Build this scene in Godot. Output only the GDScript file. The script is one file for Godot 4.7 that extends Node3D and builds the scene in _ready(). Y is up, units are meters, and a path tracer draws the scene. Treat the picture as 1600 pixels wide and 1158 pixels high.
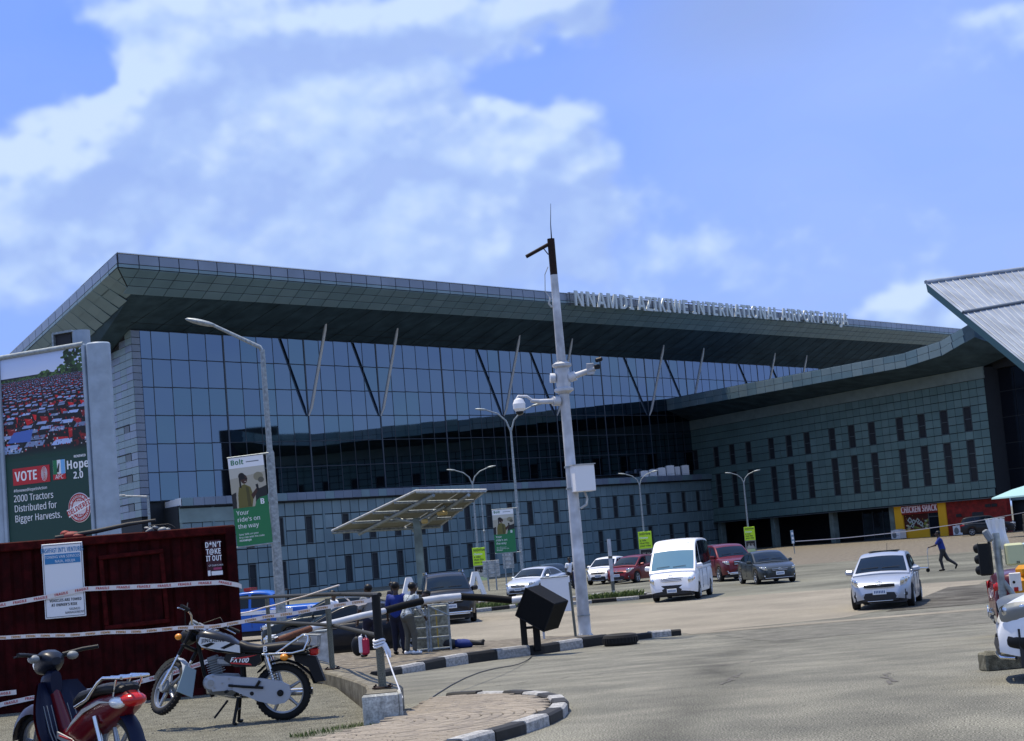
extends Node3D
# An airport forecourt: camera, sky, sun and exposure first, then ground, buildings, vehicles, street furniture, people, small things.

class B:
	# collects triangles for one mesh; front faces run clockwise
	var v := PackedVector3Array()
	var n := PackedVector3Array()
	var c := PackedColorArray()
	var uv := PackedVector2Array()
	var xf := Transform3D()
	var col := Color(1, 1, 1)
	var use_col := false
	var col_fn = null
	func tri_n(a: Vector3, b: Vector3, d: Vector3, na: Vector3, nb: Vector3, nd: Vector3) -> void:
		var A := xf * a
		var P := xf * b
		var D := xf * d
		var g := (D - A).cross(P - A)
		if g.length_squared() < 1e-14:
			return
		var NA := (xf.basis * na).normalized()
		var NB := (xf.basis * nb).normalized()
		var ND := (xf.basis * nd).normalized()
		if g.dot(NA + NB + ND) < 0.0:
			v.append(A); v.append(D); v.append(P)
			n.append(NA); n.append(ND); n.append(NB)
		else:
			v.append(A); v.append(P); v.append(D)
			n.append(NA); n.append(NB); n.append(ND)
		if use_col:
			if col_fn != null:
				for i in range(v.size() - 3, v.size()):
					c.append(col_fn.call(v[i]))
			else:
				c.append(col); c.append(col); c.append(col)
	func tri(a: Vector3, b: Vector3, d: Vector3, out: Vector3) -> void:
		var g := (d - a).cross(b - a)
		if g.dot(out) < 0.0:
			g = -g
		tri_n(a, b, d, g, g, g)
	func quad(a: Vector3, b: Vector3, d: Vector3, e: Vector3, out: Vector3) -> void:
		tri(a, b, d, out)
		tri(a, d, e, out)
	func quad_uv(a: Vector3, b: Vector3, d: Vector3, e: Vector3, out: Vector3, ua: Vector2, ub: Vector2, ud: Vector2, ue: Vector2) -> void:
		# for sheets that carry a print
		var g := (d - a).cross(b - a)
		var flip := g.dot(out) < 0.0
		var nn := (-g if flip else g).normalized()
		var P := [a, d, b, a, e, d] if flip else [a, b, d, a, d, e]
		var U := [ua, ud, ub, ua, ue, ud] if flip else [ua, ub, ud, ua, ud, ue]
		for i in 6:
			v.append(xf * P[i])
			n.append((xf.basis * nn).normalized())
			uv.append(U[i])
	func box(ctr: Vector3, size: Vector3, bas := Basis()) -> void:
		var h := size * 0.5
		var ax := [bas.x, bas.y, bas.z]
		var hs := [h.x, h.y, h.z]
		for i in 3:
			var j := (i + 1) % 3
			var k := (i + 2) % 3
			for s in [-1.0, 1.0]:
				var o: Vector3 = ctr + ax[i] * (hs[i] * s)
				var p: Vector3 = ax[j] * hs[j]
				var q: Vector3 = ax[k] * hs[k]
				quad(o - p - q, o + p - q, o + p + q, o - p + q, ax[i] * s)
	func bbox(ctr: Vector3, size: Vector3, r: float, bas := Basis()) -> void:
		# box with chamfered edges
		var h := size * 0.5
		r = minf(r, minf(h.x, minf(h.y, h.z)) * 0.95)
		var g := h - Vector3(r, r, r)
		var P := func(sx: float, sy: float, sz: float, w: int) -> Vector3:
			var q := Vector3(sx * (h.x if w == 0 else g.x), sy * (h.y if w == 1 else g.y), sz * (h.z if w == 2 else g.z))
			return ctr + bas.x * q.x + bas.y * q.y + bas.z * q.z
		for s in [-1.0, 1.0]:
			quad(P.call(s, -1, -1, 0), P.call(s, 1, -1, 0), P.call(s, 1, 1, 0), P.call(s, -1, 1, 0), bas.x * s)
			quad(P.call(-1, s, -1, 1), P.call(1, s, -1, 1), P.call(1, s, 1, 1), P.call(-1, s, 1, 1), bas.y * s)
			quad(P.call(-1, -1, s, 2), P.call(1, -1, s, 2), P.call(1, 1, s, 2), P.call(-1, 1, s, 2), bas.z * s)
			for t in [-1.0, 1.0]:
				quad(P.call(s, t, -1, 0), P.call(s, t, 1, 0), P.call(s, t, 1, 1), P.call(s, t, -1, 1), bas.x * s + bas.y * t)
				quad(P.call(-1, s, t, 1), P.call(1, s, t, 1), P.call(1, s, t, 2), P.call(-1, s, t, 2), bas.y * s + bas.z * t)
				quad(P.call(s, -1, t, 0), P.call(s, 1, t, 0), P.call(s, 1, t, 2), P.call(s, -1, t, 2), bas.x * s + bas.z * t)
				for u in [-1.0, 1.0]:
					tri(P.call(s, t, u, 0), P.call(s, t, u, 1), P.call(s, t, u, 2), bas.x * s + bas.y * t + bas.z * u)
	func tube(pts: Array, radii, seg := 8, caps := true) -> void:
		var m := pts.size()
		var rings := []
		var nrm := []
		var up := Vector3.ZERO
		for i in m:
			var p: Vector3 = pts[i]
			var d: Vector3 = (pts[mini(i + 1, m - 1)] - pts[maxi(i - 1, 0)]).normalized()
			if up == Vector3.ZERO:
				up = Vector3.UP if absf(d.y) < 0.9 else Vector3.RIGHT
			var s := d.cross(up).normalized()
			up = s.cross(d).normalized()
			var r: float = radii[i] if radii is Array else radii
			var ring := []
			var nr := []
			for k in seg:
				var a := TAU * k / seg
				var o := s * cos(a) + up * sin(a)
				nr.append(o)
				ring.append(p + o * r)
			rings.append(ring)
			nrm.append(nr)
		for i in m - 1:
			for k in seg:
				var k2 := (k + 1) % seg
				tri_n(rings[i][k], rings[i][k2], rings[i + 1][k2], nrm[i][k], nrm[i][k2], nrm[i + 1][k2])
				tri_n(rings[i][k], rings[i + 1][k2], rings[i + 1][k], nrm[i][k], nrm[i + 1][k2], nrm[i + 1][k])
		if caps:
			var d0: Vector3 = pts[0] - pts[1]
			var d1: Vector3 = pts[m - 1] - pts[m - 2]
			for k in seg:
				tri(pts[0], rings[0][k], rings[0][(k + 1) % seg], d0)
				tri(pts[m - 1], rings[m - 1][k], rings[m - 1][(k + 1) % seg], d1)
	func lathe(prof: Array, seg: int, t := Transform3D(), arc := TAU) -> void:
		# prof: Vector2(radius, height along y) from bottom to top
		var m := prof.size()
		for i in m - 1:
			var a: Vector2 = prof[i]
			var b: Vector2 = prof[i + 1]
			var e := b - a
			if e.length() < 1e-6:
				continue
			var nn := Vector2(e.y, -e.x).normalized()
			for k in seg:
				var t0 := arc * k / seg
				var t1 := arc * (k + 1) / seg
				var d0 := Vector3(cos(t0), 0, sin(t0))
				var d1 := Vector3(cos(t1), 0, sin(t1))
				var p00 := t * (d0 * a.x + Vector3(0, a.y, 0))
				var p01 := t * (d1 * a.x + Vector3(0, a.y, 0))
				var p10 := t * (d0 * b.x + Vector3(0, b.y, 0))
				var p11 := t * (d1 * b.x + Vector3(0, b.y, 0))
				var n0 := t.basis * (d0 * nn.x + Vector3(0, nn.y, 0))
				var n1 := t.basis * (d1 * nn.x + Vector3(0, nn.y, 0))
				tri_n(p00, p01, p11, n0, n1, n1)
				tri_n(p00, p11, p10, n0, n1, n0)
	func ball(ctr: Vector3, r: Vector3, seg := 10, rings := 6, bas := Basis()) -> void:
		for i in rings:
			for k in seg:
				var q := []
				for ab in [[i, k], [i, k + 1], [i + 1, k + 1], [i + 1, k]]:
					var la: float = PI * ab[0] / rings - PI / 2
					var lo: float = TAU * ab[1] / seg
					q.append(Vector3(cos(la) * cos(lo), sin(la), cos(la) * sin(lo)))
				var P := []
				var N := []
				for w in q:
					P.append(ctr + bas * (w * r))
					N.append(bas * (w / r))
				tri_n(P[0], P[1], P[2], N[0], N[1], N[2])
				tri_n(P[0], P[2], P[3], N[0], N[2], N[3])
	func prism(poly: PackedVector2Array, t: Transform3D, depth: float) -> void:
		# polygon in the local xy plane, thickness along local z (centred)
		var idx := Geometry2D.triangulate_polygon(poly)
		var zf := Vector3(0, 0, depth / 2)
		for i in range(0, idx.size(), 3):
			var a := Vector3(poly[idx[i]].x, poly[idx[i]].y, 0)
			var b := Vector3(poly[idx[i + 1]].x, poly[idx[i + 1]].y, 0)
			var d := Vector3(poly[idx[i + 2]].x, poly[idx[i + 2]].y, 0)
			tri(t * (a + zf), t * (b + zf), t * (d + zf), t.basis.z)
			tri(t * (a - zf), t * (b - zf), t * (d - zf), -t.basis.z)
		var cw := Geometry2D.is_polygon_clockwise(poly)
		for i in poly.size():
			var p := poly[i]
			var q := poly[(i + 1) % poly.size()]
			var o := Vector3(q.y - p.y, p.x - q.x, 0) * (-1.0 if cw else 1.0)
			var a := Vector3(p.x, p.y, 0)
			var b := Vector3(q.x, q.y, 0)
			quad(t * (a - zf), t * (b - zf), t * (b + zf), t * (a + zf), t.basis * o)
	func grid(rows: Array, out_from = null, flip := false) -> void:
		# smooth sheet through rows of points; normals point away from out_from (a point) or to one side
		var m := rows.size()
		var w: int = rows[0].size()
		var N := []
		var vote := 0.0
		for i in m:
			var r := []
			for k in w:
				var du: Vector3 = rows[mini(i + 1, m - 1)][k] - rows[maxi(i - 1, 0)][k]
				var dv: Vector3 = rows[i][mini(k + 1, w - 1)] - rows[i][maxi(k - 1, 0)]
				var nn := du.cross(dv)
				nn = nn.normalized() if nn.length_squared() > 1e-14 else Vector3.UP
				if out_from != null:
					vote += nn.dot((rows[i][k] - out_from).normalized())
				r.append(nn)
			N.append(r)
		var s := -1.0 if (vote < 0.0) != flip else 1.0
		for i in m - 1:
			for k in w - 1:
				tri_n(rows[i][k], rows[i][k + 1], rows[i + 1][k + 1], N[i][k] * s, N[i][k + 1] * s, N[i + 1][k + 1] * s)
				tri_n(rows[i][k], rows[i + 1][k + 1], rows[i + 1][k], N[i][k] * s, N[i + 1][k + 1] * s, N[i + 1][k] * s)
	func mesh() -> ArrayMesh:
		var m := ArrayMesh.new()
		if v.is_empty():
			return m
		var a := []
		a.resize(Mesh.ARRAY_MAX)
		a[Mesh.ARRAY_VERTEX] = v
		a[Mesh.ARRAY_NORMAL] = n
		if use_col and c.size() == v.size():
			a[Mesh.ARRAY_COLOR] = c
		if uv.size() == v.size():
			a[Mesh.ARRAY_TEX_UV] = uv
		m.add_surface_from_arrays(Mesh.PRIMITIVE_TRIANGLES, a)
		return m

var rng := RandomNumberGenerator.new()
var counts := {}
var M := {}
var fonts := {}
var text_cache := {}

func V(x: float, y: float, z: float) -> Vector3:
	return Vector3(x, y, z)

func number(parent: Node, called: String) -> String:
	var key := str(parent.get_instance_id()) + called
	var k: int = counts.get(key, 0)
	counts[key] = k + 1
	return called if k == 0 else "%s_%03d" % [called, k]

func tag(o: Node, label: String, category: String, group := "") -> Node:
	o.set_meta("label", label)
	o.set_meta("category", category)
	if group != "":
		o.set_meta("group", group)
	return o

func thing(called: String, label: String, category: String, at := Vector3.ZERO, turn := 0.0, group := "") -> Node3D:
	var o := Node3D.new()
	o.name = number(self, called)
	add_child(o, true)
	o.position = at
	o.rotation.y = turn
	tag(o, label, category, group)
	return o

func put(called: String, m: Mesh, material: Material, parent: Node, t := Transform3D()) -> MeshInstance3D:
	var o := MeshInstance3D.new()
	o.name = number(parent, called)
	o.mesh = m
	o.material_override = material
	o.transform = t
	parent.add_child(o, true)
	return o

func obj(called: String, b: B, material: Material, parent: Node) -> MeshInstance3D:
	return put(called, b.mesh(), material, parent)

func stuff(o: Node) -> Node:
	o.set_meta("kind", "stuff")
	return o

func struct(called: String, b: B, material: Material) -> MeshInstance3D:
	var o := obj(called, b, material, self)
	o.set_meta("kind", "structure")
	return o

func copy(o: Node3D, label: String, at: Vector3, turn := 0.0) -> Node3D:
	var r: Node3D = o.duplicate()
	var base := String(o.name).rstrip("0123456789").trim_suffix("_")
	r.name = number(self, base)
	add_child(r, true)
	r.position = at
	r.rotation.y = turn
	r.set_meta("label", label)
	return r

func lin(r: float, g: float, b: float) -> Color:
	return Color(r, g, b).linear_to_srgb()

func noise_tex(sd: int, freq: float, oct: int, lo: float, hi: float, size := 512, kind := 0, tint := Color(1, 1, 1)) -> NoiseTexture2D:
	var f := FastNoiseLite.new()
	f.seed = sd
	f.frequency = freq
	f.noise_type = FastNoiseLite.TYPE_SIMPLEX_SMOOTH if kind == 0 else FastNoiseLite.TYPE_CELLULAR
	f.fractal_type = FastNoiseLite.FRACTAL_FBM
	f.fractal_octaves = oct
	f.fractal_gain = 0.6
	var t := NoiseTexture2D.new()
	t.width = size
	t.height = size
	t.seamless = true
	t.noise = f
	var g := Gradient.new()
	g.set_color(0, Color(lo * tint.r, lo * tint.g, lo * tint.b))
	g.set_color(1, Color(hi, hi, hi))
	t.color_ramp = g
	return t

func mat(col: Color, rough := 0.7, metal := 0.0, tex: Texture2D = null, scale := 1.0, spec := 0.5) -> StandardMaterial3D:
	var m := StandardMaterial3D.new()
	m.albedo_color = col
	m.roughness = rough
	m.metallic = metal
	m.metallic_specular = spec
	if tex:
		m.albedo_texture = tex
		m.uv1_triplanar = true
		m.uv1_world_triplanar = true
		m.uv1_scale = Vector3(scale, scale, scale)
	return m

func second(m: StandardMaterial3D, tex: Texture2D, scale: float) -> StandardMaterial3D:
	# a coarse pattern multiplied over the fine one
	m.detail_enabled = true
	m.detail_blend_mode = BaseMaterial3D.BLEND_MODE_MUL
	m.detail_albedo = tex
	m.detail_uv_layer = BaseMaterial3D.DETAIL_UV_2
	m.uv2_triplanar = true
	m.uv2_world_triplanar = true
	m.uv2_scale = Vector3(scale, scale, scale)
	return m

func font(bold: bool, serif := false) -> Font:
	var k := str(bold) + str(serif)
	if not fonts.has(k):
		var f := SystemFont.new()
		f.font_names = PackedStringArray(["Droid Serif" if serif else "Droid Sans"])
		f.font_weight = 700 if bold else 400
		fonts[k] = f
	return fonts[k]

func text(s: String, cap: float, material: Material, parent: Node, t: Transform3D, bold := true, align := 0, called := "lettering", depth := 0.004, squeeze := 1.0) -> MeshInstance3D:
	# flat lettering; cap is the height of a capital letter; baseline start, middle or end at the origin of t
	var k := "%s|%s|%s|%s" % [s, bold, align, depth / cap]
	if not text_cache.has(k):
		var m := TextMesh.new()
		m.text = s
		m.font = font(bold)
		m.font_size = 48
		m.pixel_size = 1.0 / (48.0 * 0.72)
		m.depth = maxf(depth / cap, 0.002)
		m.curve_step = 4.0
		m.horizontal_alignment = [HORIZONTAL_ALIGNMENT_LEFT, HORIZONTAL_ALIGNMENT_CENTER, HORIZONTAL_ALIGNMENT_RIGHT][align]
		m.vertical_alignment = VERTICAL_ALIGNMENT_CENTER
		text_cache[k] = m
	return put(called, text_cache[k], material, parent, t * Transform3D(Basis().scaled(V(cap * squeeze, cap, cap)), Vector3.ZERO))

func facing(o: Vector3, right: Vector3, up := Vector3.UP) -> Transform3D:
	# a frame whose x runs right and y up as read by someone in front of it
	var r := right.normalized()
	var u := (up - r * up.dot(r)).normalized()
	return Transform3D(Basis(r, u, r.cross(u)), o)

func ground_y(z: float) -> float:
	var t := clampf((-z - 12.0) / 32.0, 0.0, 1.0)
	return 1.05 - 1.05 * t * t * (3.0 - 2.0 * t)

func lot_y(z: float) -> float:
	# the parking strip stays nearly level behind its low wall
	return maxf(ground_y(z), 0.985 - 0.002 * (-z - 17.0)) if z < -17.0 else ground_y(z)

func img_poly(im: Image, pts: Array, col: Color) -> void:
	var poly := PackedVector2Array(pts)
	var lo := Vector2(1e9, 1e9)
	var hi := -lo
	for p in poly:
		lo = lo.min(p)
		hi = hi.max(p)
	for y in range(maxi(0, int(lo.y)), mini(im.get_height(), int(hi.y) + 1)):
		for x in range(maxi(0, int(lo.x)), mini(im.get_width(), int(hi.x) + 1)):
			if Geometry2D.is_point_in_polygon(Vector2(x + 0.5, y + 0.5), poly):
				im.set_pixel(x, y, col)

func img_ell(im: Image, cx: float, cy: float, rx: float, ry: float, col: Color) -> void:
	for y in range(maxi(0, int(cy - ry)), mini(im.get_height(), int(cy + ry) + 1)):
		for x in range(maxi(0, int(cx - rx)), mini(im.get_width(), int(cx + rx) + 1)):
			if pow((x + 0.5 - cx) / rx, 2) + pow((y + 0.5 - cy) / ry, 2) <= 1.0:
				im.set_pixel(x, y, col)

func print_mat(im: Image) -> StandardMaterial3D:
	var m := StandardMaterial3D.new()
	m.albedo_texture = ImageTexture.create_from_image(im)
	m.roughness = 0.55
	m.texture_repeat = false
	return m

func materials() -> void:
	var fine := noise_tex(11, 0.09, 3, 0.35, 1.0)
	var speck := noise_tex(12, 0.22, 3, 0.05, 1.25)
	var flat := noise_tex(34, 0.01, 3, 0.86, 1.02)
	var soft := noise_tex(13, 0.012, 4, 0.6, 1.0)
	var grime := noise_tex(14, 0.02, 5, 0.45, 1.0, 512, 0, Color(1, 0.97, 0.9))
	M.fine = fine; M.speck = speck; M.soft = soft; M.grime = grime
	M.asphalt = second(mat(lin(0.49, 0.485, 0.405), 0.9, 0, speck, 0.45, 0.3), noise_tex(15, 0.008, 6, 0.78, 1.06, 1024, 0, Color(0.97, 0.98, 1.0)), 0.06)
	M.asphalt.vertex_color_use_as_albedo = true
	var bump := noise_tex(16, 0.2, 3, 0.0, 1.0)
	M.asphalt.heightmap_enabled = true
	M.asphalt.heightmap_texture = bump
	M.asphalt.heightmap_scale = 1.2
	M.plaza = second(mat(lin(0.50, 0.505, 0.41), 0.9, 0, fine, 0.6, 0.3), soft, 0.02)
	M.tan = second(mat(lin(0.60, 0.55, 0.44), 0.9, 0, fine, 0.7, 0.3), noise_tex(33, 0.015, 5, 0.84, 1.04), 0.03)
	M.patch = second(mat(lin(0.40, 0.39, 0.35), 0.92, 0, speck, 1.3, 0.3), grime, 0.05)
	M.concrete = second(mat(lin(0.60, 0.56, 0.43), 0.9, 0, fine, 1.6), grime, 0.3)
	M.pave = second(mat(lin(0.60, 0.53, 0.41), 0.9, 0, fine, 2.0), grime, 0.25)
	M.paver_a = mat(lin(0.52, 0.45, 0.35), 0.9, 0, fine, 2.5)
	M.paver_b = mat(lin(0.60, 0.52, 0.41), 0.9, 0, fine, 2.5)
	M.paver_c = mat(lin(0.46, 0.40, 0.32), 0.9, 0, fine, 2.5)
	M.joint = mat(lin(0.13, 0.115, 0.09), 0.95, 0, fine, 2.0)
	M.kerb_w = second(mat(lin(0.92, 0.93, 0.92), 0.8, 0, fine, 2.0), noise_tex(17, 0.03, 5, 0.6, 1.2), 0.7)
	M.kerb_b = second(mat(lin(0.035, 0.038, 0.04), 0.75, 0, fine, 2.0), grime, 0.7)
	# buildings
	M.panel_a = mat(lin(0.20, 0.285, 0.305), 0.42, 0.0, flat, 0.05)
	M.panel_b = mat(lin(0.225, 0.31, 0.33), 0.42, 0.0, flat, 0.05)
	M.panel_c = mat(lin(0.17, 0.25, 0.275), 0.42, 0.0, flat, 0.05)
	M.tile_a = mat(lin(0.155, 0.25, 0.235), 0.42, 0.0, flat, 0.05)
	M.tile_b = mat(lin(0.17, 0.265, 0.25), 0.42, 0.0, flat, 0.05)
	M.tile_c = mat(lin(0.142, 0.232, 0.22), 0.42, 0.0, flat, 0.05)
	M.fascia_a = mat(lin(0.20, 0.245, 0.32), 0.34, 0.1, flat, 0.05)
	M.fascia_b = mat(lin(0.225, 0.27, 0.345), 0.34, 0.1, flat, 0.05)
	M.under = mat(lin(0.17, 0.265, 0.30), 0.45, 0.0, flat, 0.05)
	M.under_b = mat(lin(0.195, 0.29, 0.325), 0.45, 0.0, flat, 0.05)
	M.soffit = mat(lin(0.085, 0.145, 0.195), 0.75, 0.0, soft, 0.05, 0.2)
	M.backing = mat(lin(0.018, 0.022, 0.026), 0.8)
	M.render_grey = mat(lin(0.24, 0.31, 0.29), 0.85, 0, flat, 0.1)
	M.mullion = mat(lin(0.04, 0.055, 0.075), 0.5, 0.0)
	M.glass_a = mat(lin(0.125, 0.172, 0.235), 0.015, 1.0)
	M.glass_b = mat(lin(0.118, 0.165, 0.228), 0.02, 1.0)
	M.glass_c = mat(lin(0.115, 0.172, 0.222), 0.03, 1.0)
	M.win = mat(lin(0.008, 0.010, 0.014), 0.06, 0.0, null, 1.0, 0.32)
	M.win_b = mat(lin(0.02, 0.025, 0.03), 0.06, 0.35, null, 1.0, 0.7)
	M.win_sky = mat(lin(0.42, 0.47, 0.56), 0.05, 1.0)
	M.frame = mat(lin(0.10, 0.12, 0.125), 0.5, 0.3)
	M.strut = mat(lin(0.55, 0.57, 0.58), 0.4, 0.3)
	M.letter = mat(lin(0.52, 0.56, 0.54), 0.45, 0.1)
	M.dark = mat(lin(0.015, 0.016, 0.018), 0.7)
	M.black = mat(lin(0.008, 0.009, 0.010), 0.45, 0.0, null, 1.0, 0.3)
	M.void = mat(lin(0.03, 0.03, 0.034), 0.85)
	M.seam = mat(lin(0.46, 0.52, 0.60), 0.5, 0.1, soft, 0.05)
	M.teal = mat(lin(0.05, 0.12, 0.15), 0.5, 0.2)
	M.yellow_wall = mat(lin(0.80, 0.42, 0.015), 0.7)
	M.red_wall = mat(lin(0.42, 0.02, 0.015), 0.7, 0, grime, 0.15)
	M.column = mat(lin(0.25, 0.32, 0.29), 0.7, 0, soft, 0.1)
	# metals, plastics, paint
	M.offwhite_c = mat(lin(0.33, 0.41, 0.49), 0.5, 0.0, noise_tex(29, 0.01, 4, 0.85, 1.05), 0.2)
	M.galv = mat(lin(0.44, 0.50, 0.52), 0.5, 0.3, soft, 0.8)
	M.pole_w = second(mat(lin(0.84, 0.87, 0.91), 0.5, 0.0, soft, 0.15), noise_tex(28, 0.006, 3, 0.9, 1.03), 0.3)
	M.white = mat(lin(0.78, 0.78, 0.78), 0.5)
	M.offwhite = mat(lin(0.66, 0.68, 0.66), 0.55, 0, soft, 0.5)
	M.rust = second(mat(lin(0.09, 0.035, 0.022), 0.85, 0.2, fine, 2.0), grime, 0.9)
	M.rust_o = second(mat(lin(0.42, 0.13, 0.045), 0.8, 0.1, fine, 2.0), noise_tex(19, 0.04, 4, 0.3, 1.2), 1.2)
	M.rail = second(mat(lin(0.09, 0.095, 0.085), 0.7, 0.3, fine, 3.0), noise_tex(20, 0.06, 4, 0.25, 1.4), 1.6)
	M.post = second(mat(lin(0.52, 0.53, 0.42), 0.75, 0.2, fine, 3.0), noise_tex(21, 0.09, 3, 0.1, 1.5), 2.2)
	M.black_chip = second(mat(lin(0.012, 0.014, 0.016), 0.65, 0.0, fine, 3.0, 0.25), noise_tex(22, 0.05, 4, 0.7, 1.3), 1.5)
	M.chrome = mat(lin(0.62, 0.64, 0.66), 0.14, 1.0)
	M.alloy = mat(lin(0.32, 0.34, 0.36), 0.35, 0.7)
	M.engine = mat(lin(0.36, 0.40, 0.46), 0.4, 0.5)
	M.rubber = mat(lin(0.016, 0.016, 0.017), 0.85, 0, fine, 4.0)
	M.plastic = mat(lin(0.012, 0.013, 0.015), 0.5, 0.0, null, 1.0, 0.3)
	M.plastic_g = mat(lin(0.17, 0.19, 0.20), 0.55)
	M.lens = mat(lin(0.72, 0.76, 0.78), 0.12, 0.2)
	M.lens.clearcoat_enabled = true
	M.lens_dark = mat(lin(0.16, 0.18, 0.19), 0.08, 0.2)
	M.lens_dark.clearcoat_enabled = true
	M.red_lens = mat(lin(0.42, 0.012, 0.012), 0.18)
	M.amber = mat(lin(0.75, 0.27, 0.02), 0.25)
	M.car_glass = mat(lin(0.006, 0.012, 0.018), 0.03, 0.0, null, 1.0, 0.38)
	M.car_glass_l = mat(lin(0.10, 0.20, 0.27), 0.03, 0.0, null, 1.0, 0.6)
	M.plate = mat(lin(0.68, 0.72, 0.76), 0.4)
	M.ink = mat(lin(0.02, 0.09, 0.25), 0.5)
	M.text_w = mat(lin(0.82, 0.83, 0.84), 0.6)
	M.text_k = mat(lin(0.02, 0.02, 0.022), 0.6)
	M.text_r = mat(lin(0.45, 0.02, 0.02), 0.6)
	M.text_g = mat(lin(0.01, 0.17, 0.07), 0.6)
	M.green = mat(lin(0.012, 0.17, 0.058), 0.55)
	M.lime = mat(lin(0.50, 0.78, 0.015), 0.5)
	M.maroon = second(mat(lin(0.062, 0.004, 0.005), 0.7, 0.0, soft, 0.5, 0.2), noise_tex(23, 0.02, 5, 0.6, 1.15), 0.35)
	M.maroon_b = mat(lin(0.10, 0.008, 0.008), 0.7, 0.0, grime, 0.6, 0.2)
	M.tape = mat(lin(0.72, 0.66, 0.62), 0.5)
	M.tape.cull_mode = BaseMaterial3D.CULL_DISABLED
	M.cloth_w = mat(lin(0.70, 0.72, 0.76), 0.9)
	M.grass = mat(lin(0.075, 0.115, 0.02), 0.8)
	M.grass_b = mat(lin(0.14, 0.135, 0.035), 0.8)
	M.soil = mat(lin(0.16, 0.12, 0.07), 0.95, 0, fine, 1.5)

func paint(r: float, g: float, b: float, metal := 0.25) -> StandardMaterial3D:
	var m := mat(lin(r, g, b), 0.32, metal, null, 1.0, 0.35)
	m.clearcoat_enabled = true
	m.clearcoat = 0.35
	m.clearcoat_roughness = 0.04
	return m

# ---------------------------------------------------------------- sky
var n_big := FastNoiseLite.new()
var n_warp := FastNoiseLite.new()
var n_det := FastNoiseLite.new()
# clouds by compass direction and height above the horizon in degrees: centre, radii, weight
var CLOUDS := [
	[-8.5, 13.8, 6.2, 2.3, 1.0], [-14.0, 13.7, 1.9, 1.35, 1.0], [-8.3, 17.9, 4.0, 1.5, 1.05], [-11.0, 15.9, 2.0, 1.1, 0.75], [-2.5, 17.4, 4.2, 1.1, 0.9],
	[-2.0, 14.2, 4.0, 1.9, 0.75], [1.2, 12.7, 2.2, 1.3, 1.05], [2.6, 17.2, 1.9, 0.9, 0.8], [-15.5, 11.2, 2.5, 1.6, 0.7], [-5.5, 9.8, 11.0, 2.4, 0.62],
	[1.2, 10.6, 3.2, 1.6, 0.5], [13.1, 7.0, 1.25, 0.75, 0.95], [14.5, 6.0, 1.6, 0.7, 0.6], [16.6, 14.7, 2.4, 1.2, 0.5], [8.5, 8.6, 6.0, 1.1, 0.28],
	[1.4, 15.3, 2.2, 0.55, -1.1], [-15.7, 16.5, 1.7, 1.5, -1.4], [-13.4, 16.2, 0.9, 0.5, -0.45], [5.5, 13.8, 3.0, 1.2, -0.3], [-2.8, 12.4, 2.2, 0.8, -0.25]]

func cloud_at(az: float, el: float) -> float:
	var wx := n_warp.get_noise_2d(az * 9.0, el * 13.0)
	var wy := n_warp.get_noise_2d(az * 9.0 + 500.0, el * 13.0 + 90.0)
	var a := az + wx * 1.4
	var e := el + wy * 0.95
	var d := 0.0
	for k in CLOUDS:
		var dx: float = (a - k[0]) / k[2]
		var dy: float = (e - k[1]) / k[3]
		var q := dx * dx + dy * dy
		if q < 5.0:
			d += k[4] * exp(-q)
	d += 0.30 * n_det.get_noise_2d(az * 16.0, el * 22.0)
	return d

func sky_col(az: float, el: float) -> Color:
	var t := clampf(el / 20.0, 0.0, 1.0)
	var up := clampf((el - 20.0) / 60.0, 0.0, 1.0)
	var blue := Color(0.33, 0.51, 0.95).lerp(Color(0.135, 0.30, 0.98), pow(t, 0.7)).lerp(Color(0.11, 0.26, 0.82), up)
	# the near part of the sky by its clouds, the rest by a field of the same kind of cloud
	var near := smoothstep(30.0, 19.0, absf(az)) * smoothstep(32.0, 22.0, el)
	var d := 0.0
	var rim := 0.0
	if near > 0.0:
		d = cloud_at(az, el)
		rim = clampf((d - cloud_at(az - 0.42, el + 0.5)) * 2.6, -0.6, 1.0)
	if near < 1.0:
		var ca := deg_to_rad(az)
		var ce := deg_to_rad(el)
		var p := Vector3(sin(ca) * cos(ce), sin(ce) * 1.6, -cos(ca) * cos(ce))
		var f := 0.42 + 0.75 * n_big.get_noise_3dv(p * 100.0) + 0.25 * n_det.get_noise_3dv(p * 300.0)
		d = lerpf(f, d, near)
	var m := smoothstep(0.16, 0.62, d)
	var haze := 0.34 + 0.22 * n_big.get_noise_2d(az * 4.0, el * 9.0) + 0.16 * smoothstep(2.0, 10.0, az) * near
	var body := clampf(0.5 + 0.9 * n_det.get_noise_2d(az * 6.0 + 40.0, el * 10.0), 0.0, 1.0)
	var cl := Color(0.46, 0.62, 0.93).lerp(Color(0.335, 0.48, 0.87), clampf(body * 0.8 + (d - 0.8) * 0.35, 0.0, 1.0))
	cl = cl.lerp(Color(0.31, 0.445, 0.84), clampf(-rim * 1.1, 0.0, 0.7))
	cl = cl.lerp(Color(0.575, 0.72, 0.94), clampf(rim * 1.2, 0.0, 1.0))
	var c := blue.lerp(Color(0.40, 0.54, 0.95), clampf(haze, 0.0, 1.0))
	c = c.lerp(cl, m * 0.97)
	# one flat grey sheet of cloud high on the right
	var g := exp(-pow((az - 8.6) / 4.4, 2) - pow((el - 16.9) / 2.2, 2))
	return c.lerp(Color(0.275, 0.39, 0.74), 0.75 * g)

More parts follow.
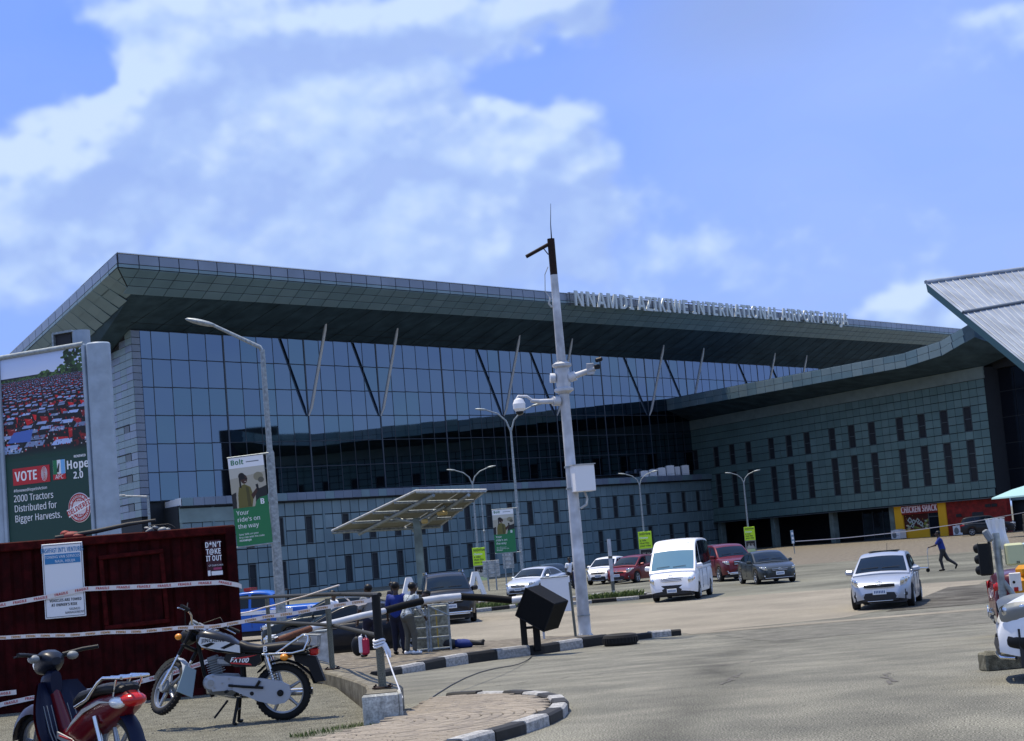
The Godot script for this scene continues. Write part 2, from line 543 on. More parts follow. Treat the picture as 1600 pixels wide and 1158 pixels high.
func make_sky() -> Sky:
	n_big.seed = 5; n_big.frequency = 0.012; n_big.fractal_octaves = 4
	n_warp.seed = 8; n_warp.frequency = 0.02; n_warp.fractal_octaves = 4; n_warp.fractal_gain = 0.55
	n_det.seed = 3; n_det.frequency = 0.02; n_det.fractal_octaves = 5; n_det.fractal_gain = 0.55
	var W := 4096
	var H := 2048
	var im := Image.create(1024, 512, false, Image.FORMAT_RGBA8)
	for y in 256:
		for x in 1024:
			var az := (x + 0.5) / 1024.0 * 360.0
			im.set_pixel(x, y, sky_col(az - 360.0 if az > 180.0 else az, 90.0 - (y + 0.5) / 512.0 * 180.0).linear_to_srgb())
	im.fill_rect(Rect2i(0, 256, 1024, 256), Color(0.52, 0.55, 0.56))
	im.resize(W, H, Image.INTERPOLATE_CUBIC)
	# the quarter that matters for sharp cloud edges once more at full size
	var deg := W / 360.0
	for y in range(int(H / 2 - 25.0 * deg), H / 2):
		var el := 90.0 - (y + 0.5) / H * 180.0
		for i in range(-int(22 * deg), int(22 * deg)):
			im.set_pixel(posmod(i, W), y, sky_col((i + 0.5) / deg, el).linear_to_srgb())
	var pm := PanoramaSkyMaterial.new()
	pm.panorama = ImageTexture.create_from_image(im)
	pm.filter = true
	var s := Sky.new()
	s.sky_material = pm
	return s

func view_and_light() -> void:
	var cam := Camera3D.new()
	cam.name = "camera"
	add_child(cam)
	cam.position = V(0, 2.6, 0)
	cam.basis = Basis(Vector3.RIGHT, atan(275.0 / 2700.0)) * Basis(Vector3.BACK, deg_to_rad(-4.8))
	cam.fov = rad_to_deg(2.0 * atan(579.0 / 2700.0))
	cam.near = 0.2
	cam.far = 4000.0
	cam.current = true
	var env := Environment.new()
	env.background_mode = Environment.BG_SKY
	env.sky = make_sky()
	env.background_energy_multiplier = 0.88
	env.tonemap_mode = Environment.TONE_MAPPER_LINEAR
	env.tonemap_exposure = 1.25
	env.ssao_enabled = true
	env.ssil_enabled = true
	env.sdfgi_enabled = true
	var we := WorldEnvironment.new()
	we.name = "world"
	we.environment = env
	add_child(we)
	var sun := DirectionalLight3D.new()
	sun.name = "sun"
	sun.light_energy = 1.45
	sun.light_color = Color(1.0, 0.95, 0.86)
	sun.light_angular_distance = 0.5
	sun.shadow_enabled = true
	add_child(sun)
	var to_sun := V(-0.22, 0.95, -0.20).normalized()
	sun.basis = Basis.looking_at(-to_sun, Vector3.FORWARD)

# ---------------------------------------------------------------- ground
func sheet(pts: Array, y: float) -> B:
	var b := B.new()
	var poly := PackedVector2Array()
	for p in pts:
		poly.append(p)
	var idx := Geometry2D.triangulate_polygon(poly)
	for i in range(0, idx.size(), 3):
		var q := []
		for j in 3:
			var p: Vector2 = poly[idx[i + j]]
			q.append(V(p.x, y, p.y))
		b.tri(q[0], q[1], q[2], Vector3.UP)
	return b

func slope_sheet(xa: Callable, xb: Callable, z0: float, z1: float, lift: float, step := 0.5, lot := false) -> B:
	# a sheet that follows the ground between two edges given as x at each z
	var b := B.new()
	var rows := []
	var k := int(ceil(absf(z1 - z0) / step))
	for i in k + 1:
		var z := lerpf(z0, z1, float(i) / k)
		var r := []
		for j in 9:
			r.append(V(lerpf(xa.call(z), xb.call(z), j / 8.0), (lot_y(z) if lot else ground_y(z)) + lift, z))
		rows.append(r)
	b.grid(rows, V(0, -500, (z0 + z1) / 2))
	return b

func ground() -> void:
	var b := B.new()
	var rows := []
	var xs := [-900.0, -60.0, -16.0, -6.0, -3.5]
	for i in 36:
		xs.append(-2.5 + i * 0.32)
	xs.append_array([11.0, 16.0, 60.0, 900.0])
	var zs := [60.0, 0.0, -8.0]
	for i in range(1, 80):
		zs.append(-8.0 - i * 0.5)
	for z in zs:
		var r := []
		for x in xs:
			r.append(V(x, ground_y(z), z))
		rows.append(r)
	# tyre-darkened lane, oil drips and pale worn patches that belong to the road itself
	var wn := FastNoiseLite.new()
	wn.seed = 44
	wn.frequency = 0.35
	wn.fractal_octaves = 4
	b.use_col = true
	b.col_fn = func(p: Vector3) -> Color:
		var f := smoothstep(-10.0, -44.0, p.z)
		var cx := lerpf(0.55, 5.4, f) + 0.5 * sin(p.z * 0.25)
		var w := lerpf(0.55, 1.1, f)
		var n := wn.get_noise_2d(p.x * 3.0, p.z * 0.16)
		var d := 0.34 * exp(-pow((p.x - cx) / (w * 0.75), 2)) * (0.8 + 0.35 * n + 0.9 * wn.get_noise_2d(p.x * 9.0, p.z * 0.9))
		d += 0.16 * exp(-pow((p.x - cx - 2.1) / w, 2)) * (0.6 + 1.2 * n)
		d += 0.10 * smoothstep(0.1, 0.5, wn.get_noise_2d(p.x * 0.8 + 90.0, p.z * 0.06))
		var k := clampf(1.0 - d, 0.45, 1.0)
		return Color(k, k * 0.995, k * 0.98)
	b.grid(rows, V(0, -900, 0))
	struct("road", b, M.asphalt)
	b = sheet([Vector2(-2500, -47.5), Vector2(2500, -47.5), Vector2(2500, -3500), Vector2(-2500, -3500)], 0.0)
	struct("ground", b, M.plaza)
	# tan concrete apron between the barrier kerb and the far lanes
	b = sheet([Vector2(-26, -46.4), Vector2(1.8, -46.4), Vector2(4.0, -45.4), Vector2(8.3, -46.6), Vector2(11.4, -51.0), Vector2(13.6, -55.0), Vector2(16.5, -63.0), Vector2(12.0, -66.0), Vector2(6.0, -68.0), Vector2(-4.0, -72.5), Vector2(-26, -72.0)], 0.004)
	struct("concrete_apron", b, M.tan)
	b = sheet([Vector2(9.6, -47.6), Vector2(11.6, -47.6), Vector2(19.5, -48.5), Vector2(22.5, -60.0), Vector2(14.2, -59.5)], 0.008)
	struct("asphalt_patch", b, M.patch)
	# older darker repair across the lane and the pale joint where the apron begins
	var old := second(mat(lin(0.36, 0.355, 0.30), 0.92, 0, M.speck, 0.3, 0.3), noise_tex(36, 0.02, 5, 0.75, 1.1), 0.12)
	struct("asphalt_repair", slope_sheet(func(z): return lerpf(5.2, 4.4, (z + 38.0) / -6.6) + 0.18 * sin(z * 5.0), func(z): return lerpf(11.0, 14.0, (z + 38.0) / -6.6) + 0.2 * sin(z * 3.7), -38.0, -44.6, 0.004), old)
	struct("pale_joint", slope_sheet(func(z): return 3.9 + 0.1 * sin(z * 9.0), func(z): return 15.5 + 0.3 * sin(z * 7.0), -44.7, -45.5, 0.006, 0.2), M.tan)
	# hairline cracks and tar seams
	b = B.new()
	for q in [[-0.9, -30.0, 2.4, -29.2], [3.9, -42.6, 9.4, -34.5], [2.6, -25.0, 4.4, -27.5], [-0.6, -24.6, 1.3, -26.2], [5.4, -31.0, 8.8, -29.0], [2.0, -19.2, 2.5, -21.4], [3.4, -17.0, 3.7, -18.6], [1.2, -36.8, 6.4, -37.6]]:
		var p := V(q[0], 0, q[1])
		var e := V(q[2], 0, q[3])
		var w := 0.02
		var last := p
		for k in 14:
			var nx := p.lerp(e, (k + 1) / 14.0) + V(rng.randf_range(-0.05, 0.05), 0, rng.randf_range(-0.28, 0.28))
			var sd := (nx - last).cross(Vector3.UP).normalized() * w * rng.randf_range(0.4, 1.3)
			var a := last
			last = nx
			var ya := ground_y(a.z) + 0.005
			var yb := ground_y(nx.z) + 0.005
			b.quad(V(a.x, ya, a.z) - sd, V(a.x, ya, a.z) + sd, V(nx.x, yb, nx.z) + sd, V(nx.x, yb, nx.z) - sd, Vector3.UP)
	stuff(struct("road_cracks", b, mat(lin(0.09, 0.085, 0.075), 0.95)))
	b = sheet([Vector2(9.6, -112.0), Vector2(60, -92.0), Vector2(60, -176.0), Vector2(28.0, -204.0)], 0.004)
	struct("shop_forecourt", b, M.pave)
	# gravelly parking strip behind the low wall
	var lot := mat(lin(0.39, 0.385, 0.31), 0.95, 0, M.speck, 0.42, 0.3)
	second(lot, noise_tex(35, 0.02, 4, 0.8, 1.05), 0.3)
	lot.heightmap_enabled = true
	lot.heightmap_texture = noise_tex(32, 0.12, 4, 0.0, 1.0)
	lot.heightmap_scale = 2.5
	struct("motorcycle_lot", slope_sheet(func(_z): return -12.0, func(z): return lerpf(-1.72, -1.55, smoothstep(-19.0, -17.5, z)) - maxf(0.0, -z - 18.0) * 0.19 - (0.0 if z < -17.4 else (z + 17.4) * 0.5), -12.5, -34.0, 0.004, 0.5, true), lot)
	sparse_grit()

func sparse_grit() -> void:
	# loose stones on the lot and along the kerbs, and a few cracks
	var st := B.new()
	st.ball(Vector3.ZERO, V(0.012, 0.008, 0.01), 5, 3)
	var mm := MultiMesh.new()
	mm.transform_format = MultiMesh.TRANSFORM_3D
	mm.mesh = st.mesh()
	mm.instance_count = 900
	for i in 900:
		var z := -rng.randf_range(14.5, 27.0)
		var x := rng.randf_range(-5.5, -1.9) - maxf(0.0, -z - 18.0) * 0.16
		if i > 600:
			z = -rng.randf_range(13.5, 40.0)
			x = rng.randf_range(-1.0, 6.0)
		var s := rng.randf_range(0.3, 1.0) * (0.6 if i > 600 else 1.0)
		mm.set_instance_transform(i, Transform3D(Basis(Vector3.UP, rng.randf() * TAU).scaled(V(s, s, s)), V(x, (lot_y(z) if i <= 600 else ground_y(z)) + 0.008, z)))
	var o := MultiMeshInstance3D.new()
	o.name = "loose_stones"
	o.multimesh = mm
	o.material_override = mat(lin(0.20, 0.19, 0.16), 0.95)
	add_child(o)
	stuff(o)
	tag(o, "loose grit and small stones scattered over the parking lot and road", "grit")

func tuft(called: String, label: String, pts: Array, rad: float, count: int, h: float) -> void:
	# grass: many leaning blades in one object
	var g := B.new()
	for i in count:
		var p: Vector3 = pts[rng.randi() % pts.size()]
		var a := rng.randf() * TAU
		var r := sqrt(rng.randf()) * rad
		var o := p + V(cos(a) * r, 0, sin(a) * r)
		var hh := h * rng.randf_range(0.35, 1.0)
		var lean := V(rng.randf_range(-0.6, 0.6), 1, rng.randf_range(-0.6, 0.6)).normalized() * hh
		var w := V(rng.randf_range(-1, 1), 0, rng.randf_range(-1, 1)).normalized() * hh * 0.09
		var mid := o + lean * 0.6 + V(0, hh * 0.08, 0)
		g.quad(o - w, o + w, mid + w * 0.7, mid - w * 0.7, w.cross(lean))
		g.tri(mid - w * 0.7, mid + w * 0.7, o + lean + V(lean.x, -hh * 0.15, lean.z) * 0.3, w.cross(lean))
	var o2 := obj(called, g, M.grass, self)
	stuff(o2)
	tag(o2, label, "grass")

# ---------------------------------------------------------------- buildings
const KH := 0.0178

func tiles(parent: Node, called: String, m: Mesh, cells: Array, mats: Array, limit := 300) -> void:
	# the first cells (the ones that show largest) are parts of their own, the others one part made of copies
	for i in mini(limit, cells.size()):
		put(called, m, mats[rng.randi() % mats.size()], parent, cells[i])
	if cells.size() > limit:
		var mm := MultiMesh.new()
		mm.transform_format = MultiMesh.TRANSFORM_3D
		mm.mesh = m
		mm.instance_count = cells.size() - limit
		for i in cells.size() - limit:
			mm.set_instance_transform(i, cells[limit + i])
		var o := MultiMeshInstance3D.new()
		o.name = number(parent, called + "s_beyond")
		o.multimesh = mm
		o.material_override = mats[0]
		parent.add_child(o, true)
		stuff(o)

func panel_mesh(w: float, h: float, d := 0.06) -> Mesh:
	var b := B.new()
	b.bbox(Vector3.ZERO, V(w, h, d), 0.012)
	return b.mesh()

func solid(plan: Array, bottom: Array, top: Array) -> B:
	# an upright block over a plan of (t, o) corners with a height for each corner
	var b := B.new()
	var k := plan.size()
	var poly := PackedVector2Array(plan)
	var c := Vector2.ZERO
	for p in plan:
		c += p / k
	for i in k:
		var j := (i + 1) % k
		var p: Vector2 = plan[i]
		var q: Vector2 = plan[j]
		var out := Vector2(q.y - p.y, p.x - q.x)
		if out.dot((p + q) / 2 - c) < 0.0:
			out = -out
		b.quad(V(p.x, bottom[i], p.y), V(q.x, bottom[j], q.y), V(q.x, top[j], q.y), V(p.x, top[i], p.y), V(out.x, 0, out.y))
	var idx := Geometry2D.triangulate_polygon(poly)
	for i in range(0, idx.size(), 3):
		var A := []
		var D := []
		for j in 3:
			var q: Vector2 = poly[idx[i + j]]
			A.append(V(q.x, top[idx[i + j]], q.y))
			D.append(V(q.x, bottom[idx[i + j]], q.y))
		b.tri(A[0], A[1], A[2], Vector3.UP)
		b.tri(D[0], D[1], D[2], Vector3.DOWN)
	return b

func hall() -> Node3D:
	var t := thing("terminal_hall", "long glass-fronted terminal hall under a deep overhanging grey panelled roof", "airport building", V(-30.15, 0, -140.0), deg_to_rad(56.97))
	var e := Vector2(0.4457, -0.8952)   # the end wall runs back along this line of the plan
	var ex := V(e.x, 0, e.y)
	var en := V(e.y, 0, -e.x)           # and looks this way
	var top := 22.75
	var b := solid([Vector2(-0.76, -0.2), Vector2(140, -0.2), Vector2(140, -31), Vector2(-0.76 + e.x * 34, e.y * 34)], [-3, -3, -3, -3], [top - 0.1, top - 0.1 + KH * 140, top + 2.2, 15.8])
	obj("wall_core", b, M.backing, t)
	# curtain wall: six rows of panes
	var rows := 6
	var rh := (22.72 - 8.69) / rows
	var cells := []
	var pitch := 2.15
	var wcol := []
	var x := 9.9 - 4 * pitch
	wcol.append([0.05, x])
	while x < 137.0:
		wcol.append([x, x + pitch])
		x += pitch
	var pane := panel_mesh(pitch - 0.07, rh - 0.06, 0.03)
	var first := panel_mesh(wcol[0][1] - wcol[0][0] - 0.07, rh - 0.06, 0.03)
	for i in wcol.size():
		for r in rows:
			var c: float = (wcol[i][0] + wcol[i][1]) / 2
			var tilt := Basis(Vector3.UP, rng.randf_range(-0.0016, 0.0016)) * Basis(Vector3.RIGHT, rng.randf_range(-0.002, 0.002))
			var tr := Transform3D(tilt, V(c, 8.69 + rh * (r + 0.5) + KH * c, 0.0))
			if i == 0:
				put("glass_pane", first, M.glass_a, t, tr)
			else:
				cells.append(tr)
	tiles(t, "glass_pane", pane, cells, [M.glass_a, M.glass_a, M.glass_b, M.glass_c], 294)
	var thin := B.new()
	thin.box(V(0, 7.0, -0.02), V(0.05, 14.1, 0.06))
	var thin_m := thin.mesh()
	var fat := B.new()
	fat.box(V(0, 7.0, -0.02), V(0.17, 14.1, 0.09))
	var fat_m := fat.mesh()
	for i in wcol.size():
		var xx: float = wcol[i][1]
		put("mullion", fat_m if (i - 4) % 5 == 0 else thin_m, M.mullion, t, Transform3D(Basis(), V(xx, 8.64 + KH * xx, 0.03)))
	for r in rows + 1:
		b = B.new()
		b.tube([V(0, 8.69 + rh * r, 0.01), V(138, 8.69 + rh * r + KH * 138, 0.01)], 0.04, 4)
		obj("transom", b, M.mullion, t)
	# slanting struts from the glass up to the soffit
	for s in [2, 3, 5, 6, 8, 9, 11, 12]:
		var sx: float = 9.9 + 10.75 * (s - 1) - 0.1
		b = B.new()
		b.tube([V(sx, 15.66 + KH * sx, 0.15), V(sx + 0.1, 16.4 + KH * sx, 0.45), V(sx, 23.2 + KH * sx, 2.75), V(sx, 24.0 + KH * sx, 3.0)], [0.07, 0.15, 0.15, 0.07], 10)
		obj("strut", b, M.strut, t)
	# narrow wall strip at the corner and the end wall, clad in long panels
	var ph := 0.585
	var strip := panel_mesh(0.92, ph - 0.035)
	var wallp := panel_mesh(1.57, ph - 0.03)
	cells = []
	var side := Basis(ex, Vector3.UP, en) if ex.cross(Vector3.UP).dot(en) > 0 else Basis(-ex, Vector3.UP, en)
	for r in 26:
		var h := 22.7 - ph * (r + 0.5)
		put("corner_panel", strip, [M.fascia_a, M.fascia_b][r % 2], t, Transform3D(Basis(), V(-0.44, h, 0.0)))
		for k in 9:
			var s := 1.6 * (k + 0.5)
			var lim := 22.7 - 0.2 * s
			if h > lim - 0.1:
				continue
			var slot := k == 1 and r in [13, 17, 20, 24]
			if not slot:
				cells.append(Transform3D(side, V(-0.92, h, 0.03) + ex * s + en * 0.03))
	tiles(t, "end_wall_panel", wallp, cells, [M.panel_b, M.panel_b, M.fascia_a], 300)
	for r in [13, 17, 20, 24]:
		b = B.new()
		b.box(V(-0.92, 22.7 - ph * (r + 0.5), 0.03) + ex * 2.4, V(1.3, 0.8, 0.12), side)
		obj("window", b, M.win, t)
		b = B.new()
		b.box(V(-0.92, 22.72 - ph * r, 0.03) + ex * 5.4 + en * 0.07, V(7.4, 0.07, 0.1), side)
		obj("reveal", b, M.backing, t)
	# roof: fascia edge lines in (t, h, o)
	var rr := func(tt: float, h: float, o: float) -> Vector3: return V(tt, h + 0.0118 * (tt + 9.6) + KH * tt, o)
	var L := 34.0
	var le := func(s: float, t0: float, o0: float, h0: float, drop: float) -> Vector3: return V(t0 + e.x * s, h0 - drop * s + KH * t0, o0 + e.y * s)
	var T1 := 196.0
	b = B.new()
	var f0: Vector3 = rr.call(-9.6, 27.05, 7.9)
	var f1: Vector3 = rr.call(T1, 27.05, 7.9)
	var m0: Vector3 = rr.call(-9.6, 26.0, 7.9)
	var m1: Vector3 = rr.call(T1, 26.0, 7.9)
	var i0: Vector3 = rr.call(-6.5, 24.38, 6.0)
	var i1: Vector3 = rr.call(T1, 24.38, 6.0)
	var w0 := V(-0.95, top, -0.1)
	var w1 := V(T1, top + KH * T1, -0.1)
	var fl: Vector3 = le.call(L, -9.6, 7.9, 27.05, 0.094)
	var ml: Vector3 = le.call(L, -9.6, 7.9, 26.0, 0.094)
	var il: Vector3 = le.call(L, -6.5, 6.0, 24.38, 0.135)
	var wl := V(-0.95 + e.x * L, top - 0.2 * L, -0.1 + e.y * L)
	var nf := V(0, 0, 1)
	b.quad(f0, f1, m1, m0, nf)
	b.quad(f0, fl, ml, m0, en)
	for q in [[m0, m1, i0, i1, V(0, -1, 1)], [m0, ml, i0, il, en + V(0, -1, 0)]]:
		for k in 40:
			var fa := k / 40.0
			var fb := (k + 1) / 40.0
			b.quad(q[0].lerp(q[1], fa), q[0].lerp(q[1], fb), q[2].lerp(q[3], fb), q[2].lerp(q[3], fa), q[4])
	obj("fascia_backing", b, M.backing, t)
	b = B.new()
	var sr := []
	for k in 25:
		var f := k / 24.0
		sr.append([i0.lerp(i1, f), w0.lerp(w1, f)])
	b.grid(sr, V(60, 200, 0))
	b.quad(i0, il, wl, w0, Vector3.DOWN)
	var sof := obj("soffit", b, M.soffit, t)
	var seams := B.new()
	for k in 60:
		var tt := -2.0 + k * 3.2
		seams.tube([V(tt, 24.36 + 0.0118 * (tt + 9.6) + KH * tt, 6.0), V(tt + 0.5, top + 0.02 + KH * tt, 0.1)], 0.02, 3)
	for k in 5:
		var o := 1.2 + k * 1.0
		var hh := lerpf(top, 24.38, o / 6.0)
		seams.tube([V(-0.9 - o * 0.9, hh - 0.01, o), V(T1, hh + KH * T1 + 0.0118 * (T1 + 9.6) * o / 6.0 - 0.01, o)], 0.02, 3)
	stuff(obj("soffit_joints", seams, M.backing, sof))
	b = B.new()
	var bk := V(T1, 33, -31)
	b.quad(f0 + V(0, 0.03, 0), f1 + V(0, 0.03, 0), bk, fl + V(0, 0.03, 0), Vector3.UP)
	b.quad(i1, f1, bk, V(T1, 24, -31), Vector3.RIGHT)
	b.quad(fl, il, V(T1, 24, -31), bk, V(0, 0, -1))
	obj("roof", b, M.fascia_a, t)
	# fascia panels: an upper band, a thin band and three sloping rows
	var band := panel_mesh(pitch - 0.09, 0.72, 0.05)
	var lip := panel_mesh(pitch - 0.09, 0.25, 0.05)
	var slope_v: Vector3 = (i0 - m0)
	slope_v.x = 0.0
	slope_v.y = -1.62
	var sl := slope_v.length()
	var slp := panel_mesh(pitch - 0.08, sl / 3.0 - 0.065, 0.05)
	var sb := Basis(Vector3.RIGHT, -slope_v.normalized(), Vector3.RIGHT.cross(-slope_v.normalized()))
	var g := atan(KH + 0.0118)
	var c1 := []
	var c2 := []
	var c3 := []
	for k in 94:
		var tt := -9.6 + pitch * (k + 0.5) + 0.02
		var y0 := rr.call(tt, 0.0, 0.0) as Vector3
		var rot := Basis(Vector3.BACK, g)
		c1.append(Transform3D(rot, V(tt, 26.67 + y0.y, 7.93)))
		c2.append(Transform3D(rot, V(tt, 26.14 + y0.y, 7.93)))
		for r in 3:
			var f := (r + 0.5) / 3.0
			var at := V(tt, 26.0 + y0.y, 7.9) + slope_v * f + sb.z * 0.03
			if tt > -9.6 + 3.1 * f + 0.6:
				c3.append(Transform3D(rot * sb, at))
	tiles(t, "fascia_panel", band, c1, [M.fascia_a, M.fascia_a, M.fascia_b], 80)
	tiles(t, "lip_panel", lip, c2, [M.under_b, M.under_b, M.under], 60)
	tiles(t, "soffit_panel", slp, c3, [M.under, M.under, M.under_b], 200)
	# the same along the sloping end edge
	var ga := Basis(en.cross(Vector3.UP), 0.0)
	var lo_dir := (fl - f0).normalized()
	var eb := Basis(-lo_dir, (Vector3.UP - lo_dir * lo_dir.y).normalized(), Vector3.ZERO)
	eb.z = eb.x.cross(eb.y)
	if eb.z.dot(en) < 0.0:
		eb = Basis(lo_dir, eb.y, -eb.z)
	c1 = []
	c2 = []
	c3 = []
	for k in 16:
		var s := pitch * (k + 0.5)
		var p: Vector3 = le.call(s, -9.6, 7.9, 26.67, 0.094)
		c1.append(Transform3D(eb, p + en * 0.03))
		c2.append(Transform3D(eb, p - V(0, 0.53, 0) + en * 0.03))
		var hi: Vector3 = le.call(s, -9.6, 7.9, 26.0, 0.094)
		var lw: Vector3 = le.call(s - 3.08, -6.5, 6.0, 24.38, 0.135)
		var by := (hi - lw)
		by = (by - lo_dir * by.dot(lo_dir)).normalized()
		var bx := eb.x
		var bz := bx.cross(by)
		if bz.dot(en) < 0.0:
			bz = -bz
			bx = -bx
		for r in 3:
			var f := (r + 0.5) / 3.0
			if s > 3.08 * f + 0.9:
				c3.append(Transform3D(Basis(bx, by, bz), hi + (lw - hi) * f + bz * 0.04))
	# cut pieces along the mitre where both sloping faces meet
	for r in 3:
		var fa := (r + 0.03) / 3.0
		var fb := (r + 0.97) / 3.0
		var k0 := 0
		while -9.6 + pitch * (k0 + 0.5) + 0.02 <= -9.6 + 3.1 * (r + 0.5) / 3.0 + 0.6:
			k0 += 1
		var xl := pitch * k0 - 0.01
		var P := func(f: float, w: float) -> Vector3: return m0.lerp(i0, f) + V(maxf(0.02, w - 3.1 * f), 0, 0) + sb.z * 0.05 + V(0, (KH + 0.0118) * maxf(0.0, w - 3.1 * f), 0)
		b = B.new()
		b.quad(P.call(fa, 0.0), P.call(fa, xl), P.call(fb, xl), P.call(fb, 0.0), sb.z)
		obj("mitre_panel", b, M.under, t)
		k0 = 0
		while pitch * (k0 + 0.5) <= 3.08 * (r + 0.5) / 3.0 + 0.9:
			k0 += 1
		var sl2 := pitch * k0 - 0.03
		var Q := func(f: float, w: float) -> Vector3: return m0.lerp(i0, f) + lo_dir * maxf(0.02, w - 3.08 * f) + en * 0.05 - V(0, 0.04, 0)
		b = B.new()
		b.quad(Q.call(fa, 0.0), Q.call(fa, sl2), Q.call(fb, sl2), Q.call(fb, 0.0), en - V(0, 1, 0))
		obj("mitre_panel", b, M.under, t)
	tiles(t, "fascia_panel", band, c1, [M.fascia_a, M.fascia_b])
	tiles(t, "lip_panel", lip, c2, [M.under_b])
	tiles(t, "soffit_panel", panel_mesh(pitch - 0.05, 0.9, 0.05), c3, [M.under, M.under_b])
	# bright metal drip along the roof edge
	b = B.new()
	b.tube([fl + V(0, 0.05, 0), f0 + V(0, 0.05, 0.03), f1 + V(0, 0.05, 0.03)], 0.06, 5)
	obj("edge_trim", b, M.chrome, t)
	return t

func roof_sign() -> void:
	var s := thing("rooftop_sign", "row of tall pale capital letters naming the airport along the roof edge", "sign", V(-30.15, 0, -140.0), deg_to_rad(56.97))
	var words := "NNAMDI AZIKIWE INTERNATIONAL AIRPORT ABUJA"
	var f := font(true)
	var total := f.get_string_size(words, HORIZONTAL_ALIGNMENT_LEFT, -1, 48).x
	var scale := 75.9 / total
	var at := 0.0
	for i in words.length():
		var ch := words.substr(i, 1)
		var w := f.get_string_size(ch, HORIZONTAL_ALIGNMENT_LEFT, -1, 48).x
		if ch != " ":
			var x := 55.2 + (at + w / 2) * scale
			text(ch, 1.6, M.letter, s, Transform3D(Basis(), V(x, 27.22 + (x - 55.2) * 0.0166 + KH * x, 8.55)), true, 1, "letter", 0.14, scale * 34.56 / 1.6 * 0.93)
		at += w * scale / scale
	for h in [26.75, 27.85]:
		var b := B.new()
		b.tube([V(54.6, h + KH * 54.6, 8.3), V(131.6, h + 76.4 * 0.0166 + KH * 131.6, 8.3)], 0.05, 5)
		obj("rail", b, M.mullion, s)
	for k in 26:
		var x := 55.0 + k * 3.05
		var b := B.new()
		b.tube([V(x, 26.5 + (x - 55) * 0.0166 + KH * x, 8.25), V(x, 27.95 + (x - 55) * 0.0166 + KH * x, 8.25)], 0.045, 5)
		b.tube([V(x, 26.6 + (x - 55) * 0.0166 + KH * x, 8.25), V(x, 26.6 + (x - 55) * 0.0166 + KH * x, 7.95)], 0.04, 4)
		obj("bracket", b, M.mullion, s)

func slot_window(parent: Node, w: float, h: float, panes: int, at: Transform3D, bright := 0) -> void:
	# a deep narrow window: a frame with its panes
	var f := B.new()
	f.box(V(-w / 2 + 0.03, 0, -0.06), V(0.06, h, 0.2))
	f.box(V(w / 2 - 0.03, 0, -0.06), V(0.06, h, 0.2))
	f.box(V(0, h / 2 - 0.03, -0.06), V(w - 0.12, 0.06, 0.2))
	f.box(V(0, -h / 2 + 0.03, -0.06), V(w - 0.12, 0.06, 0.2))
	for k in range(1, panes):
		f.box(V(0, -h / 2 + h * k / panes, -0.1), V(w - 0.12, 0.07, 0.08))
	var o := put("window", f.mesh(), M.frame, parent, at)
	for k in panes:
		var p := B.new()
		p.box(V(0, -h / 2 + h * (k + 0.5) / panes, -0.12), V(w - 0.13, h / panes - 0.08, 0.02))
		obj("pane", p, M.win_sky if k >= panes - bright else (M.win if rng.randf() < 0.7 else M.win_b), o)

